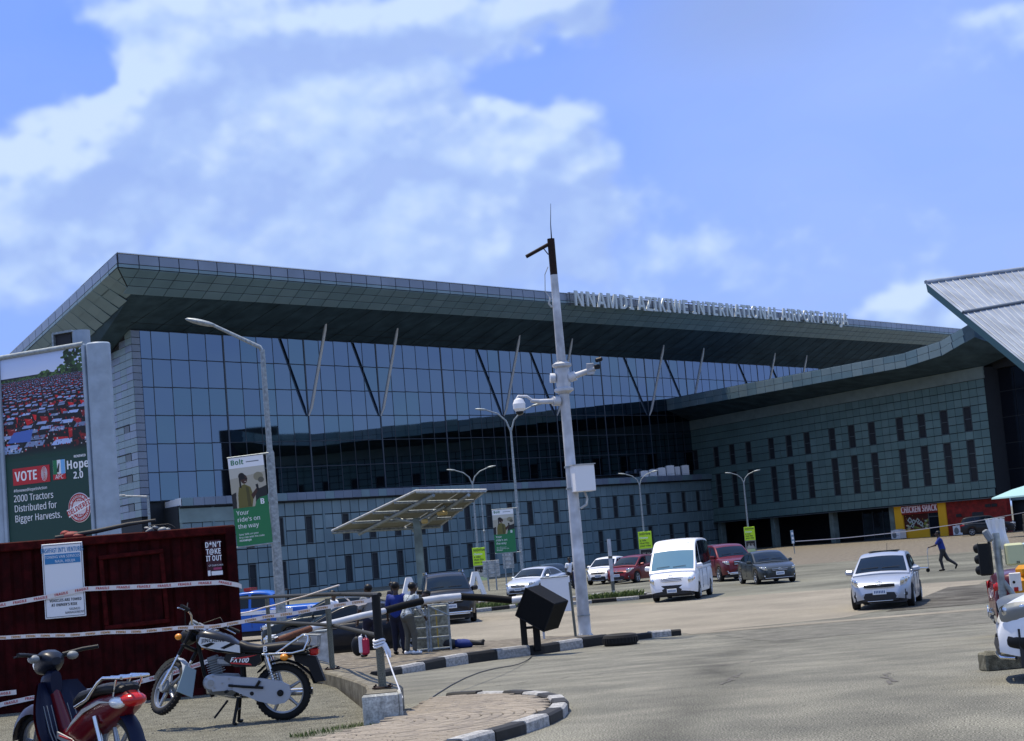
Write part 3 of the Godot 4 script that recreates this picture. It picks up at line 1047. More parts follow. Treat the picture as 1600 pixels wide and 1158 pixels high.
func podium() -> Node3D:
	var t := thing("podium_block", "two storey grey panelled block with narrow dark windows below the glass hall", "airport building", V(-30.15, 0, -140.0), deg_to_rad(56.97))
	var k := 0.010
	var e := Vector2(0.4457, -0.8952)
	var ex := V(e.x, 0, e.y)
	var en := V(e.y, 0, -e.x)
	var b := solid([Vector2(0.2, 2.9), Vector2(96, 2.9), Vector2(96, -0.3), Vector2(0.2 + e.x * 3.6, -0.3)], [-3, -3, -3, -3], [8.1, 9.06, 9.06, 8.1])
	obj("wall_core", b, M.backing, t)
	var w := 1.28
	var rh := 1.25
	var wx := [6, 9, 12, 16, 19, 22, 25, 28, 31, 34, 37, 40, 44, 47, 51, 54, 57, 60, 64, 67, 70]
	var win := {}
	for c in wx:
		for r in [1, 2, 4, 5]:
			win[Vector2i(c, r)] = true
	var cells := []
	var pm := panel_mesh(w - 0.085, rh - 0.085)
	for c in 74:
		for r in 7:
			if win.has(Vector2i(c, r)) or (c < 7 and r == 0):
				continue
			var x := 0.25 + w * (c + 0.5)
			cells.append(Transform3D(Basis(Vector3.UP, rng.randf_range(-0.006, 0.006)) * Basis(Vector3.RIGHT, rng.randf_range(-0.006, 0.006)), V(x, 7.95 - rh * (r + 0.5) + k * x, 2.97)))
	tiles(t, "wall_panel", pm, cells, [M.panel_a, M.panel_b, M.panel_c], 300)
	b = B.new()
	b.box(V(0.25 + 3.5 * w, 7.3, 3.02), V(7 * w, 1.15, 0.12))
	obj("concrete_beam", b, M.render_grey, t)
	for c in wx:
		var x: float = 0.25 + w * (c + 0.5)
		slot_window(t, w * 0.72, rh * 2 - 0.1, 2, Transform3D(Basis(), V(x - 0.12, 7.95 - rh * 2 + k * x, 2.96)))
		slot_window(t, w * 0.72, rh * 2 - 0.1, 2, Transform3D(Basis(), V(x - 0.12, 7.95 - rh * 5 + k * x, 2.96)))
		for r in [2, 5]:
			b = B.new()
			b.box(V(x + w * 0.37, 7.95 - rh * r + k * x, 2.95), V(w * 0.24, rh * 2 - 0.06, 0.05))
			obj("reveal", b, M.panel_c, t)
	# pilaster strips between the window groups
	for c in [3, 14, 30, 42, 50, 62]:
		var x: float = 0.25 + w * c
		b = B.new()
		b.box(V(x, 3.4 + k * x, 3.02), V(0.28, 9.2, 0.1))
		obj("pilaster", b, M.panel_c, t)
	var cap := panel_mesh(1.24, 0.66, 0.08)
	cells = []
	for c in 74:
		var x := 0.3 + 1.28 * (c + 0.5)
		cells.append(Transform3D(Basis(), V(x, 8.38 + k * x, 3.3)))
	tiles(t, "parapet_panel", cap, cells, [M.fascia_b, M.fascia_a, M.under_b])
	b = B.new()
	b.tube([V(0.2, 8.02, 3.15), V(96, 8.02 + k * 96, 3.15)], 0.14, 4)
	obj("parapet_shadow_gap", b, M.backing, t)
	# the return at the left end
	cells = []
	var side := Basis(ex, Vector3.UP, en) if ex.cross(Vector3.UP).dot(en) > 0 else Basis(-ex, Vector3.UP, en)
	for c in 9:
		cells.append(Transform3D(side, V(0.25, 8.38, 3.26) + ex * (1.28 * (c + 0.5)) + en * 0.02 - V(0, 0.05 * c, 0)))
	tiles(t, "parapet_panel", cap, cells, [M.white])
	b = B.new()
	b.box(V(0.25, 4.0, 3.0) + ex * 5.5 - en * 0.1, V(11.0, 8.0, 0.2), side)
	obj("end_wall", b, M.render_grey, t)
	return t

func wing() -> Node3D:
	var t := thing("wing_building", "side wing clad in dark green grey tiles with two rows of slot windows", "airport building", V(23.68, 0, -217.28), deg_to_rad(-62.25))
	var b := solid([Vector2(-13.2, -0.1), Vector2(50.2, -0.1), Vector2(50.2, -16), Vector2(-13.2, -16)], [3.55, 3.55, 3.55, 3.55], [16.6, 16.6, 16.6, 16.6])
	obj("wall_core", b, M.backing, t)
	var w := 1.168
	var rh := 0.846
	var cols := [1, 4, 7, 11, 14, 17, 21, 24, 27, 31, 34, 37, 40]
	var win := {}
	for c in cols:
		for r in [2, 3, 4, 5, 6, 8, 9, 10]:
			win[Vector2i(c, r)] = true
	for c in [-3, -6, -9]:
		for r in [8, 9, 10]:
			win[Vector2i(c, r)] = true
	var cells := []
	for i in 54:
		var c := 42 - i
		for r in 14:
			if win.has(Vector2i(c, r)) or (c < 0 and r < 5):
				continue
			cells.append(Transform3D(Basis(Vector3.UP, rng.randf_range(-0.004, 0.004)) * Basis(Vector3.RIGHT, rng.randf_range(-0.004, 0.004)), V(w * (c + 0.5), 3.6 + rh * (r + 0.5), 0.14 if r < 1 else 0.0)))
	tiles(t, "wall_panel", panel_mesh(w - 0.07, rh - 0.065), cells, [M.tile_a, M.tile_b, M.tile_c], 300)
	for c in cols:
		slot_window(t, w * 0.96, rh * 5, 3, Transform3D(Basis(), V(w * (c + 0.5), 3.6 + rh * 4.5, -0.02)), 2 if c > 33 else (1 if c > 30 else 0))
		slot_window(t, w * 0.96, rh * 3, 2, Transform3D(Basis(), V(w * (c + 0.5), 3.6 + rh * 9.5, -0.02)), 2 if c > 30 else 0)
	for c in [-3, -6, -9]:
		slot_window(t, w * 0.96, rh * 3, 2, Transform3D(Basis(), V(w * (c + 0.5), 3.6 + rh * 9.5, -0.02)))
	b = B.new()
	b.box(V(48.2, 17.6, -8.4), V(13.4, 2.5, 14.0))
	obj("roof_core", b, M.backing, t)
	b = B.new()
	b.box(V(18.5, 16.06, -0.04), V(63.4, 1.2, 0.3))
	obj("plain_band", b, M.render_grey, t)
	b = B.new()
	b.box(V(25.1, 3.5, 0.1), V(50.2, 0.1, 0.5))
	obj("ledge", b, M.frame, t)
	# roof with a long thin fascia that kinks upwards at the right-hand end
	var top := [[-15.0, 19.6, 3.2], [-4.2, 19.4, 5.0], [44.3, 18.9, 5.0], [50.2, 19.35, 5.0], [55.0, 20.5, 5.0]]
	b = B.new()
	for i in top.size() - 1:
		var p: Array = top[i]
		var q: Array = top[i + 1]
		var A := V(p[0], p[1], p[2])
		var D := V(q[0], q[1], q[2])
		var lo := V(0, -1.5, 0)
		var nn := (D - A).cross(Vector3.UP)
		if nn.z < 0.0:
			nn = -nn
		b.quad(A, D, D + lo, A + lo, nn)
		b.quad(A + lo, D + lo, V(D.x, 16.66, -0.2) if i < 3 else V(D.x, 16.66 + (i - 2) * 0.8, -0.2), V(A.x, 16.66, -0.2), Vector3.DOWN)
		b.quad(A, D, V(D.x, D.y + 0.4, -16), V(A.x, A.y + 0.4, -16), Vector3.UP)
	b.quad(V(55, 20.5, 5), V(55, 19.0, 5), V(55, 17.4, -16), V(55, 20.9, -16), V(1, 0, 0))
	b.quad(V(55, 19.0, 5), V(55, 17.46, -0.2), V(55, 17.0, -16), V(55, 19.0, -16), V(1, 0, 0))
	b.quad(V(-15, 19.6, 3.2), V(-15, 18.1, 3.2), V(-15, 16.66, -16), V(-15, 20, -16), V(-1, 0, 0))
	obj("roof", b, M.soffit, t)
	cells = []
	for i in 33:
		var x := -4.2 + 1.75 * (i + 0.5)
		if x > 54.5:
			continue
		var h := ip(top, x)
		var sl := atan((ip(top, x + 0.5) - ip(top, x - 0.5)) / 1.0)
		cells.append(Transform3D(Basis(Vector3.BACK, sl), V(x, h - 0.40, 5.03)))
		cells.append(Transform3D(Basis(Vector3.BACK, sl), V(x, h - 1.12, 5.03)))
	tiles(t, "fascia_panel", panel_mesh(1.68, 0.68, 0.05), cells, [M.under, M.panel_b])
	cells = []
	var ed := (V(-4.2, 19.4, 5.0) - V(-15, 19.6, 3.2)).normalized()
	var eu := (Vector3.UP - ed * ed.y).normalized()
	for i in 6:
		var p := V(-15, 19.6, 3.2) + ed * (1.8 * (i + 0.5)) + ed.cross(eu) * 0.03
		cells.append(Transform3D(Basis(ed, eu, ed.cross(eu)), p - eu * 0.40))
		cells.append(Transform3D(Basis(ed, eu, ed.cross(eu)), p - eu * 1.12))
	tiles(t, "fascia_panel", panel_mesh(1.74, 0.68, 0.05), cells, [M.panel_c])
	# open ground floor: columns in front of a deep dark undercroft
	for x in [0.6, 11.8, 23.1, 33.6]:
		b = B.new()
		b.bbox(V(x, 1.75, -0.6), V(0.75, 3.6, 0.75), 0.05)
		obj("column", b, M.column, t)
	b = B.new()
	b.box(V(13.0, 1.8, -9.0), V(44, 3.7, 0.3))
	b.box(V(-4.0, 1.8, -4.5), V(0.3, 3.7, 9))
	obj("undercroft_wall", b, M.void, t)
	for i in 4:
		b = B.new()
		b.box(V(27.2 + i * 1.75, 1.55, -2.2), V(1.62, 2.9, 0.06))
		obj("shop_window", b, M.win_b, t)
	b = B.new()
	for i in 5:
		b.box(V(26.35 + i * 1.75, 1.6, -2.17), V(0.1, 3.2, 0.12))
	b.box(V(29.8, 0.1, -2.17), V(7.0, 0.2, 0.14))
	obj("shop_window_frame", b, M.mullion, t)
	# dark glazed end beyond the tiles
	b = B.new()
	b.box(V(54.0, 10.5, -2.0), V(7.6, 21, 0.2))
	obj("end_core", b, M.backing, t)
	for i in 3:
		for r in 6:
			b = B.new()
			b.box(V(51.4 + i * 2.2, 4.9 + r * 2.6, -1.86), V(2.1, 2.5, 0.04))
			obj("dark_pane", b, M.win, t)
	b = B.new()
	b.box(V(54.0, 3.3, -1.7), V(7.0, 0.5, 0.5))
	obj("end_beam", b, M.panel_a, t)
	return t

func shop() -> void:
	# fried chicken shop in the ground floor of the wing
	var s := thing("shop_front", "yellow shop front with a food mural under the end of the wing", "shop", V(23.68, 0, -217.28) + V(0.4656, 0, 0.885) * 38.5, deg_to_rad(-62.25))
	var b := B.new()
	b.box(V(-3.4, 1.75, -0.2), V(1.3, 3.5, 0.5))
	obj("pier", b, M.yellow_wall, s)
	b = B.new()
	b.box(V(3.5, 1.75, -0.2), V(1.2, 3.5, 0.5))
	obj("pier", b, M.yellow_wall, s)
	b = B.new()
	b.box(V(-0.75, 0.45, -0.2), V(4.0, 0.9, 0.44))
	obj("low_wall", b, M.yellow_wall, s)
	b = B.new()
	b.box(V(0.07, 3.0, -0.12), V(5.64, 0.98, 0.5))
	obj("sign_board", b, M.red_wall, s)
	text("CHICKEN SHACK", 0.66, mat(lin(0.80, 0.62, 0.60), 0.6), s, Transform3D(Basis(), V(0.1, 3.02, 0.17)), true, 1, "lettering", 0.06, 0.80)
	# mural on the window
	var im := Image.create(160, 80, false, Image.FORMAT_RGB8)
	im.fill(Color(0.26, 0.03, 0.04))
	var r := RandomNumberGenerator.new()
	r.seed = 4
	for i in 26:
		var x := r.randf_range(0, 160)
		var y := r.randf_range(30, 80)
		img_ell(im, x, y, r.randf_range(4, 12), r.randf_range(3, 8), [Color(0.62, 0.66, 0.58), Color(0.5, 0.52, 0.2), Color(0.75, 0.72, 0.6), Color(0.2, 0.24, 0.2), Color(0.35, 0.42, 0.16)][r.randi() % 5])
	for q in [[38, 30, 17], [62, 40, 15], [88, 34, 14], [52, 60, 12], [108, 52, 15]]:
		img_poly(im, [Vector2(q[0] - q[2], q[1]), Vector2(q[0], q[1] - q[2]), Vector2(q[0] + q[2], q[1]), Vector2(q[0], q[1] + q[2])], Color(0.66, 0.72, 0.70))
		img_ell(im, q[0], q[1], q[2] * 0.4, q[2] * 0.4, Color(0.2, 0.16, 0.14))
	for i in 30:
		img_ell(im, r.randf_range(0, 160), r.randf_range(2, 78), 2, 2, [Color(0.75, 0.7, 0.2), Color(0.7, 0.72, 0.66), Color(0.45, 0.1, 0.06)][r.randi() % 3])
	b = B.new()
	b.quad_uv(V(-2.75, 0.9, -0.1), V(1.2, 0.9, -0.1), V(1.2, 2.5, -0.1), V(-2.75, 2.5, -0.1), V(0, 0, 1), Vector2(0, 1), Vector2(1, 1), Vector2(1, 0), Vector2(0, 0))
	obj("mural", b, print_mat(im), s)
	b = B.new()
	b.box(V(2.05, 1.05, -0.12), V(1.6, 2.0, 0.05))
	obj("door", b, M.win, s)
	b = B.new()
	b.box(V(2.05, 2.32, -0.12), V(1.6, 0.36, 0.05))
	obj("door_light", b, M.win_b, s)
	b = B.new()
	b.box(V(1.25, 1.25, -0.08), V(0.08, 2.5, 0.1))
	b.box(V(2.07, 2.1, -0.08), V(1.56, 0.07, 0.1))
	obj("door_frame", b, M.frame, s)
	var w := thing("red_shop_wall", "plain red ground floor wall with a dark doorway right of the yellow shop", "wall", V(23.68, 0, -217.28) + V(0.4656, 0, 0.885) * 46.8, deg_to_rad(-62.25))
	b = B.new()
	b.box(V(0, 1.75, -0.3), V(9.2, 3.5, 0.5))
	obj("wall", b, M.red_wall, w)
	b = B.new()
	b.box(V(0.4, 1.1, -0.04), V(1.6, 2.2, 0.06))
	obj("doorway", b, M.void, w)
	for x in [-2.4, 2.0, 2.9]:
		b = B.new()
		b.box(V(x, 2.0 if x < 0 else 2.75, -0.03), V(0.8, 0.32, 0.06))
		obj("vent", b, M.dark, w)

func aircon(called: String, label: String, at: Vector3, turn: float, w: float, h: float, group: String) -> void:
	var a := thing(called, label, "air conditioner", at, turn, group)
	var b := B.new()
	b.bbox(V(0, h / 2 + 0.05, 0), V(w, h, w * 0.7), 0.03)
	obj("casing", b, M.white, a)
	b = B.new()
	var t := Transform3D(Basis(Vector3.RIGHT, PI / 2), V(-w * 0.1, h * 0.52, w * 0.355))
	b.lathe([Vector2(0.0, 0.01), Vector2(h * 0.36, 0.01), Vector2(h * 0.38, 0.0)], 14, t)
	if h < 1.0:
		obj("fan_grille", b, M.plastic_g, a)
	b = B.new()
	b.box(V(0, h * 0.97 + 0.1, 0), V(w * 0.6, 0.12, w * 0.45))
	b.box(V(-w * 0.4, 0.02, 0), V(0.06, 0.05, w * 0.7))
	b.box(V(w * 0.4, 0.02, 0), V(0.06, 0.05, w * 0.7))
	obj("top_and_feet", b, M.offwhite, a)
	b = B.new()
	b.box(V(0, h * 0.45, w * 0.352), V(w * 0.85, 0.025, 0.01))
	obj("seam", b, M.plastic_g, a)

func seam_roof() -> void:
	# the steep ribbed metal roof that enters the picture on the right
	var s := thing("metal_roof_building", "grey ribbed metal roof with a teal fascia over dark glazing at right edge", "building", V(36, 0, -122))
	var A := V(-5.4, 19.2, -3.0)
	var C := V(-2.0, 10.9, 10.0)
	var D := V(6.6, 12.6, 0.4)
	var R := V(8.8, 21.9, -19.0)
	var b := B.new()
	b.quad(A, C, D, R, V(-0.3, 0.6, 0.8))
	obj("roof_sheet", b, M.seam, s)
	var up := (R - A)
	var nn := (C - A).cross(R - A).normalized()
	if nn.z < 0.0:
		nn = -nn
	for i in 19:
		var f := (i + 0.5) / 19.0
		b = B.new()
		var p0 := A.lerp(R, f) + nn * 0.03
		var p1 := C.lerp(D, f) + nn * 0.03
		b.tube([p0, p1], 0.05, 4)
		obj("standing_seam", b, M.seam, s)
	for f in [0.36]:
		b = B.new()
		b.tube([A.lerp(C, f) + nn * 0.05, R.lerp(D, f) + nn * 0.05], 0.14, 4)
		obj("lap_joint", b, M.mullion, s)
	b = B.new()
	b.tube([A + nn * 0.06, R + nn * 0.06], 0.16, 5)
	obj("ridge_cap", b, M.seam, s)
	b = B.new()
	var dn := V(0.06, -0.70, 0.06)
	b.quad(A, C, C + dn, A + dn, V(-1, 0, 0.3))
	b.quad(C, D, D + dn, C + dn, V(0, 0, 1))
	obj("fascia", b, M.teal, s)
	b = B.new()
	b.quad(A + dn, C + dn, D + dn, V(8.0, 16, -8), V(-0.5, -1, 0))
	b.quad(A + dn, V(8.0, 16, -8), R, A, V(0, 0, -1))
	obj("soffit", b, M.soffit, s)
	b = B.new()
	b.box(V(6.4, 6.0, -1.0), V(7.4, 12.0, 0.3))
	obj("wall_core", b, M.backing, s)
	for i in 3:
		for r in 3:
			b = B.new()
			b.box(V(3.9 + i * 2.6, 5.0 + r * 2.6, -0.82), V(2.5, 2.5, 0.05))
			obj("dark_pane", b, M.win, s)
	b = B.new()
	b.box(V(6.4, 1.9, -0.8), V(7.4, 3.6, 0.1))
	obj("ground_floor", b, M.panel_c, s)

# ---------------------------------------------------------------- vehicles
func ip(a: Array, z: float) -> float:
	if z <= a[0][0]:
		return a[0][1]
	for i in a.size() - 1:
		if z <= a[i + 1][0]:
			var t: float = (z - a[i][0]) / maxf(1e-6, a[i + 1][0] - a[i][0])
			return lerpf(a[i][1], a[i + 1][1], t)
	return a[a.size() - 1][1]

func smooth_pts(a: Array, times := 2) -> Array:
	# corner cutting, ends kept
	for k in times:
		var r := [a[0]]
		for i in a.size() - 1:
			var p: Array = a[i]
			var q: Array = a[i + 1]
			r.append([lerpf(p[0], q[0], 0.22), lerpf(p[1], q[1], 0.22)])
			r.append([lerpf(p[0], q[0], 0.78), lerpf(p[1], q[1], 0.78)])
		r.append(a[a.size() - 1])
		a = r
	return a

var wheel_cache := {}

func wheel(parent: Node, at: Vector3, r: float, w: float, side: float, dark_rim := false) -> void:
	var k := "%s %s" % [r, w]
	if not wheel_cache.has(k):
		var ax := Transform3D(Basis(Vector3.BACK, -PI / 2), Vector3.ZERO)
		var b := B.new()
		b.lathe([Vector2(r * 0.62, -w * 0.5), Vector2(r * 0.72, -w * 0.52), Vector2(r * 0.93, -w * 0.48), Vector2(r, -w * 0.32), Vector2(r, w * 0.32), Vector2(r * 0.93, w * 0.48), Vector2(r * 0.72, w * 0.52), Vector2(r * 0.62, w * 0.5)], 28, ax)
		var m := B.new()
		m.lathe([Vector2(r * 0.66, w * 0.52), Vector2(r * 0.63, w * 0.53), Vector2(r * 0.57, w * 0.4), Vector2(r * 0.56, -w * 0.2)], 28, ax)
		for i in 10:
			var a := TAU * (i / 2) / 5.0 + (0.11 if i % 2 == 0 else -0.11)
			m.tube([V(w * 0.38, cos(a) * r * 0.1, sin(a) * r * 0.1), V(w * 0.43, cos(a) * r * 0.6, sin(a) * r * 0.6)], [r * 0.055, r * 0.042], 5)
		m.lathe([Vector2(r * 0.17, w * 0.3), Vector2(r * 0.15, w * 0.45), Vector2(0, w * 0.46)], 14, ax)
		var d := B.new()
		d.lathe([Vector2(r * 0.6, 0.0), Vector2(r * 0.3, w * 0.05), Vector2(0, w * 0.06)], 20, ax)
		wheel_cache[k] = [b.mesh(), m.mesh(), d.mesh()]
	var c: Array = wheel_cache[k]
	var t := Transform3D(Basis() if side > 0 else Basis(Vector3.UP, PI), at)
	var o := put("wheel", c[0], M.rubber, parent, t)
	put("rim", c[1], M.plastic_g if dark_rim else M.alloy, o)
	put("brake_disc", c[2], M.dark, o)

func car(called: String, label: String, cat: String, group: String, front: Vector3, turn: float, P: Dictionary, pm: Material) -> Node3D:
	# front is the point on the ground below the middle of the nose; +z of the thing points forward
	var L: float = P.L
	var W: float = P.W
	var c := thing(called, label, cat, front - Basis(Vector3.UP, turn) * V(0, 0, L / 2), turn, group)
	if front.z > -45.0:
		c.position.y = ground_y(front.z - 1.0) if not P.has("flat") else P.flat
	var belt: Array = smooth_pts(P.belt, 2)
	var roof: Array = smooth_pts(P.roof, 2)
	var plan: Array = smooth_pts(P.plan, 2)
	var wr: float = P.r
	var sill: float = P.get("sill", 0.24)
	var ra := wr * 1.13
	var zs := []
	var N := 46
	for i in N + 1:
		var u := float(i) / N * 2.0 - 1.0
		zs.append(L / 2 * (sin(u * PI / 2) * 0.45 + u * 0.55))
	for wz in P.wheels:
		for k in 9:
			zs.append(wz + ra * cos(PI * k / 8.0))
	zs.sort()
	var FX := [0.965, 0.975, 1.0, 1.0, 0.985, 0.945, 0.84, 0.5, 0.0]
	var FY := [0.0, 0.05, 0.3, 0.6, 0.86, 0.975, 1.0, 1.0, 1.0]
	var rows := []
	for z in zs:
		var w := ip(plan, z)
		var h := ip(belt, z)
		var lo: float = sill + 0.10 * pow(absf(z) / (L / 2), 6)
		for wz in P.wheels:
			var dz: float = absf(z - wz)
			if dz < ra:
				lo = maxf(lo, wr + sqrt(ra * ra - dz * dz) * 0.98)
		lo = minf(lo, h - 0.12)
		var ring := []
		for s in [-1, 1]:
			for j in 9 if s < 0 else 8:
				var jj: int = j if s < 0 else 7 - j
				var cr := 0.0
				if jj >= 6:
					cr = 0.035 * (1.0 - FX[jj] * FX[jj])
				ring.append(V(s * w * FX[jj], lerpf(lo, h, FY[jj]) + cr, z))
		rows.append(ring)
	var b := B.new()
	b.grid(rows, V(0, 0.6, 0))
	for q in [0, rows.size() - 1]:
		var r: Array = rows[q]
		var ctr := V(0, (r[0].y + r[8].y) / 2, r[0].z)
		for j in r.size() - 1:
			b.tri(ctr, r[j], r[j + 1], V(0, 0, -1 if q == 0 else 1))
	var body := obj("body", b, pm, c)
	# cabin
	var zr0: float = roof[0][0]
	var zr1: float = roof[roof.size() - 1][0]
	var rh := 0.0
	for p in roof:
		rh = maxf(rh, p[1])
	var bl := ip(belt, 0.0)
	var wbf: float = P.get("wb", 0.90)
	var wrf: float = P.get("wr", 0.72)
	var hw := func(z: float, y: float) -> float: return minf(ip(plan, z), W / 2) * lerpf(wbf, wrf, clampf((y - bl) / (rh - bl), -0.1, 1.0))
	rows = []
	var crown := 0.045
	for i in 41:
		var z := lerpf(zr0, zr1, i / 40.0)
		var t := ip(roof, z)
		var lo := minf(ip(belt, z) - 0.05, t)
		var ring := []
		for s in [-1, 1]:
			for j in 9 if s < 0 else 8:
				var jj: int = j if s < 0 else 7 - j
				if jj < 5:
					var f: float = [0.0, 0.4, 0.75, 0.93, 0.985][jj]
					var y := lerpf(lo, t, f)
					ring.append(V(s * hw.call(z, y), y, z))
				else:
					var fx: float = [0.93, 0.7, 0.35, 0.0][jj - 5]
					ring.append(V(s * hw.call(z, t) * fx, t + crown * (1.0 - fx * fx), z))
		rows.append(ring)
	b = B.new()
	b.grid(rows, V(0, bl, 0))
	for q in [0, 40]:
		var r: Array = rows[q]
		for j in 8:
			b.quad(r[j], r[j + 1], r[15 - j], r[16 - j], V(0, 0, -1 if q == 0 else 1))
	obj("roof", b, P.get("roof_mat", pm), c)
	# windscreen and rear window follow the cabin
	for q in P.glass:
		# [name, z at base, z at top]
		rows = []
		var sgn: float = 1.0 if q[1] > q[2] else -1.0
		for i in 7:
			var z: float = lerpf(q[1], q[2], i / 6.0)
			var t := ip(roof, z)
			var t2 := ip(roof, z - 0.05 * sgn)
			var nn := V(0, 0.05, sgn * maxf(0.0, t2 - t)).normalized()
			var r := []
			for j in 9:
				var fx: float = lerpf(-0.92, 0.92, j / 8.0)
				r.append(V(hw.call(z, t) * fx, t + crown * (1.0 - fx * fx), z) + nn * 0.010)
			rows.append(r)
		b = B.new()
		b.grid(rows, V(0, 0, 0))
		obj(q[0], b, P.get("glass_mat", M.car_glass), c)
	for s in [-1.0, 1.0]:
		for q in P.side:
			rows = []
			for i in 9:
				var z: float = lerpf(q[0], q[1], i / 8.0)
				var t := ip(roof, z)
				var y0 := ip(belt, z) + 0.05
				var y1 := maxf(y0 + 0.01, t - 0.085)
				var r := []
				for j in 4:
					var y := lerpf(y0, y1, j / 3.0)
					r.append(V(s * (hw.call(z, y) + 0.012), y, z))
				rows.append(r)
			b = B.new()
			b.grid(rows, V(0, bl, 0))
			obj("side_window", b, P.get("side_mat", M.car_glass), c)
	# underbody
	b = B.new()
	b.box(V(0, 0.36, 0), V(W * 0.80, 0.34, L * 0.93))
	obj("underbody", b, M.dark, c)
	for wz in P.wheels:
		for s in [-1.0, 1.0]:
			wheel(c, V(s * (W / 2 - 0.115), wr, wz), wr, 0.21, s, P.get("dark_rim", false))
	var zf := func(x: float, sg: float) -> float:
		# where the plan outline reaches half width x near an end
		var z := L / 2 * sg
		for i in 60:
			if ip(plan, z) * 0.97 >= absf(x):
				break
			z -= sg * 0.02
		return z
	# face
	var f: Dictionary = P.face
	for s in [-1.0, 1.0]:
		# headlight: a lens that follows the outline of the nose round the corner
		var zin: float = zf.call(W * (f.hl[0] - f.hl[2] * 0.5 / W), 1.0)
		var zout: float = L / 2 - f.get("hl_back", 0.42)
		var hr := []
		var hc := []
		for i in 11:
			var u := i / 10.0
			var z := lerpf(zin, zout, pow(u, 1.6))
			var x: float = ip(plan, z) * 0.985
			var hh: float = f.hl[3] * (0.75 + 0.55 * sin(PI * minf(1.0, u * 1.25)) * 0.6) * (1.0 - 0.75 * pow(u, 3))
			var yc: float = f.hl[1] + f.get("hl_rise", 0.06) * u
			hc.append(V(s * (x + 0.012), yc, z + 0.012 * (1.0 - u)))
			hr.append([V(s * (x - 0.004), yc - hh, z), V(s * (x + 0.014), yc - hh * 0.6, z + 0.012), V(s * (x + 0.018), yc, z + 0.016), V(s * (x + 0.008), yc + hh * 0.6, z + 0.008), V(s * (x - 0.016), minf(yc + hh, ip(belt, z) * 0.985), z - 0.01)])
		b = B.new()
		b.grid(hr, V(0, f.hl[1], 0))
		var hl := obj("headlight", b, f.get("lens", M.lens), c)
		for q in [[2, 0.70], [5, 0.60]]:
			b = B.new()
			var d: Vector3 = hc[q[0]]
			var tn: Vector3 = (hc[q[0] + 1] - hc[q[0] - 1]).normalized()
			b.ball(d + V(s * 0.002, 0, 0.002), V(f.hl[3] * q[1], f.hl[3] * q[1], 0.010) * f.get("lamp_k", 1.0), 12, 6, Basis(tn, Vector3.UP, tn.cross(Vector3.UP)))
			obj("reflector", b, M.chrome, hl)
		if f.has("scoop"):
			# a dark air scoop under the lamp that follows the corner
			var sr := []
			var z0: float = zf.call(W * 0.33, 1.0)
			for i in 9:
				var u := i / 8.0
				var z := lerpf(z0, L / 2 - f.scoop[2], pow(u, 1.5))
				var x: float = ip(plan, z) * 0.985 + 0.014
				var h0: float = f.scoop[1] * (0.45 + 0.55 * u)
				sr.append([V(s * (x - 0.01), f.scoop[0] - h0, z), V(s * x, f.scoop[0] - h0 * 0.5, z + 0.012), V(s * x, f.scoop[0] + h0 * 0.3, z + 0.012), V(s * (x - 0.01), f.scoop[0] + f.scoop[1] * 0.45, z)])
			b = B.new()
			b.grid(sr, V(0, f.scoop[0], 0))
			obj("air_scoop", b, M.black, c)
		b = B.new()
		b.ball(hc[8] + V(s * 0.002, 0, 0.0), V(0.012, f.hl[3] * 0.35, 0.06), 8, 5)
		obj("indicator", b, M.amber if f.get("amber", false) else M.alloy, hl)
		if f.has("fog"):
			b = B.new()
			var fx: float = W * f.fog[0] * s
			var fz: float = zf.call(fx, 1.0)
			b.ball(V(fx, f.fog[1], fz - 0.04), V(f.fog[2], f.fog[3], 0.055), 12, 6, Basis(Vector3.UP, s * 0.7))
			obj("fog_lamp_recess", b, M.dark, c)
			b = B.new()
			b.ball(V(fx, f.fog[1], fz + 0.004), V(0.04, 0.04, 0.02), 8, 5)
			obj("fog_lamp", b, M.lens, c)
		# mirror
		var mz: float = P.mirror[0]
		b = B.new()
		b.bbox(V(s * (W / 2 + 0.06), P.mirror[1], mz), V(0.21, 0.14, 0.10) * P.get("mirror_k", 1.0), 0.045, Basis(Vector3.UP, s * 0.2) * Basis(Vector3.BACK, s * 0.1))
		b.tube([V(s * (W / 2 - 0.14), P.mirror[1] - 0.06, mz), V(s * (W / 2 + 0.02), P.mirror[1] - 0.02, mz)], 0.03, 6)
		obj("wing_mirror", b, f.get("mirror_mat", pm), c)
		# rear lamp round the corner of the tail, then door handles
		var tz: float = zf.call(W * 0.30, -1.0)
		var ty: float = f.get("tail_y", bl - 0.13)
		var tr := []
		for i in 9:
			var u := i / 8.0
			var z := lerpf(tz, -L / 2 + f.get("tail_wrap", 0.38), pow(u, 1.6))
			var x: float = ip(plan, z) * 0.985
			var hh: float = 0.085 * (1.0 - 0.6 * u * u)
			tr.append([V(s * (x + 0.002), ty - hh, z), V(s * (x + 0.016), ty - hh * 0.5, z - 0.012), V(s * (x + 0.016), ty + hh * 0.5, z - 0.012), V(s * (x - 0.004), minf(ty + hh, ip(belt, z) * 0.98), z)])
		b = B.new()
		b.grid(tr, V(0, ty, 0))
		obj("tail_lamp", b, M.red_lens, c)
		for hz in P.get("handles", []):
			b = B.new()
			b.bbox(V(s * (ip(plan, hz) * 0.985 + 0.01), bl - 0.13, hz), V(0.035, 0.03, 0.17), 0.01)
			obj("door_handle", b, f.get("handle_mat", pm), c)
		for hz in P.get("gaps", []):
			b = B.new()
			b.box(V(s * (ip(plan, hz) * 0.999), (bl + sill) / 2 + 0.03, hz), V(0.012, (bl - sill) * 0.78, 0.012))
			obj("door_gap", b, M.dark, c)
	var nose: float = L / 2
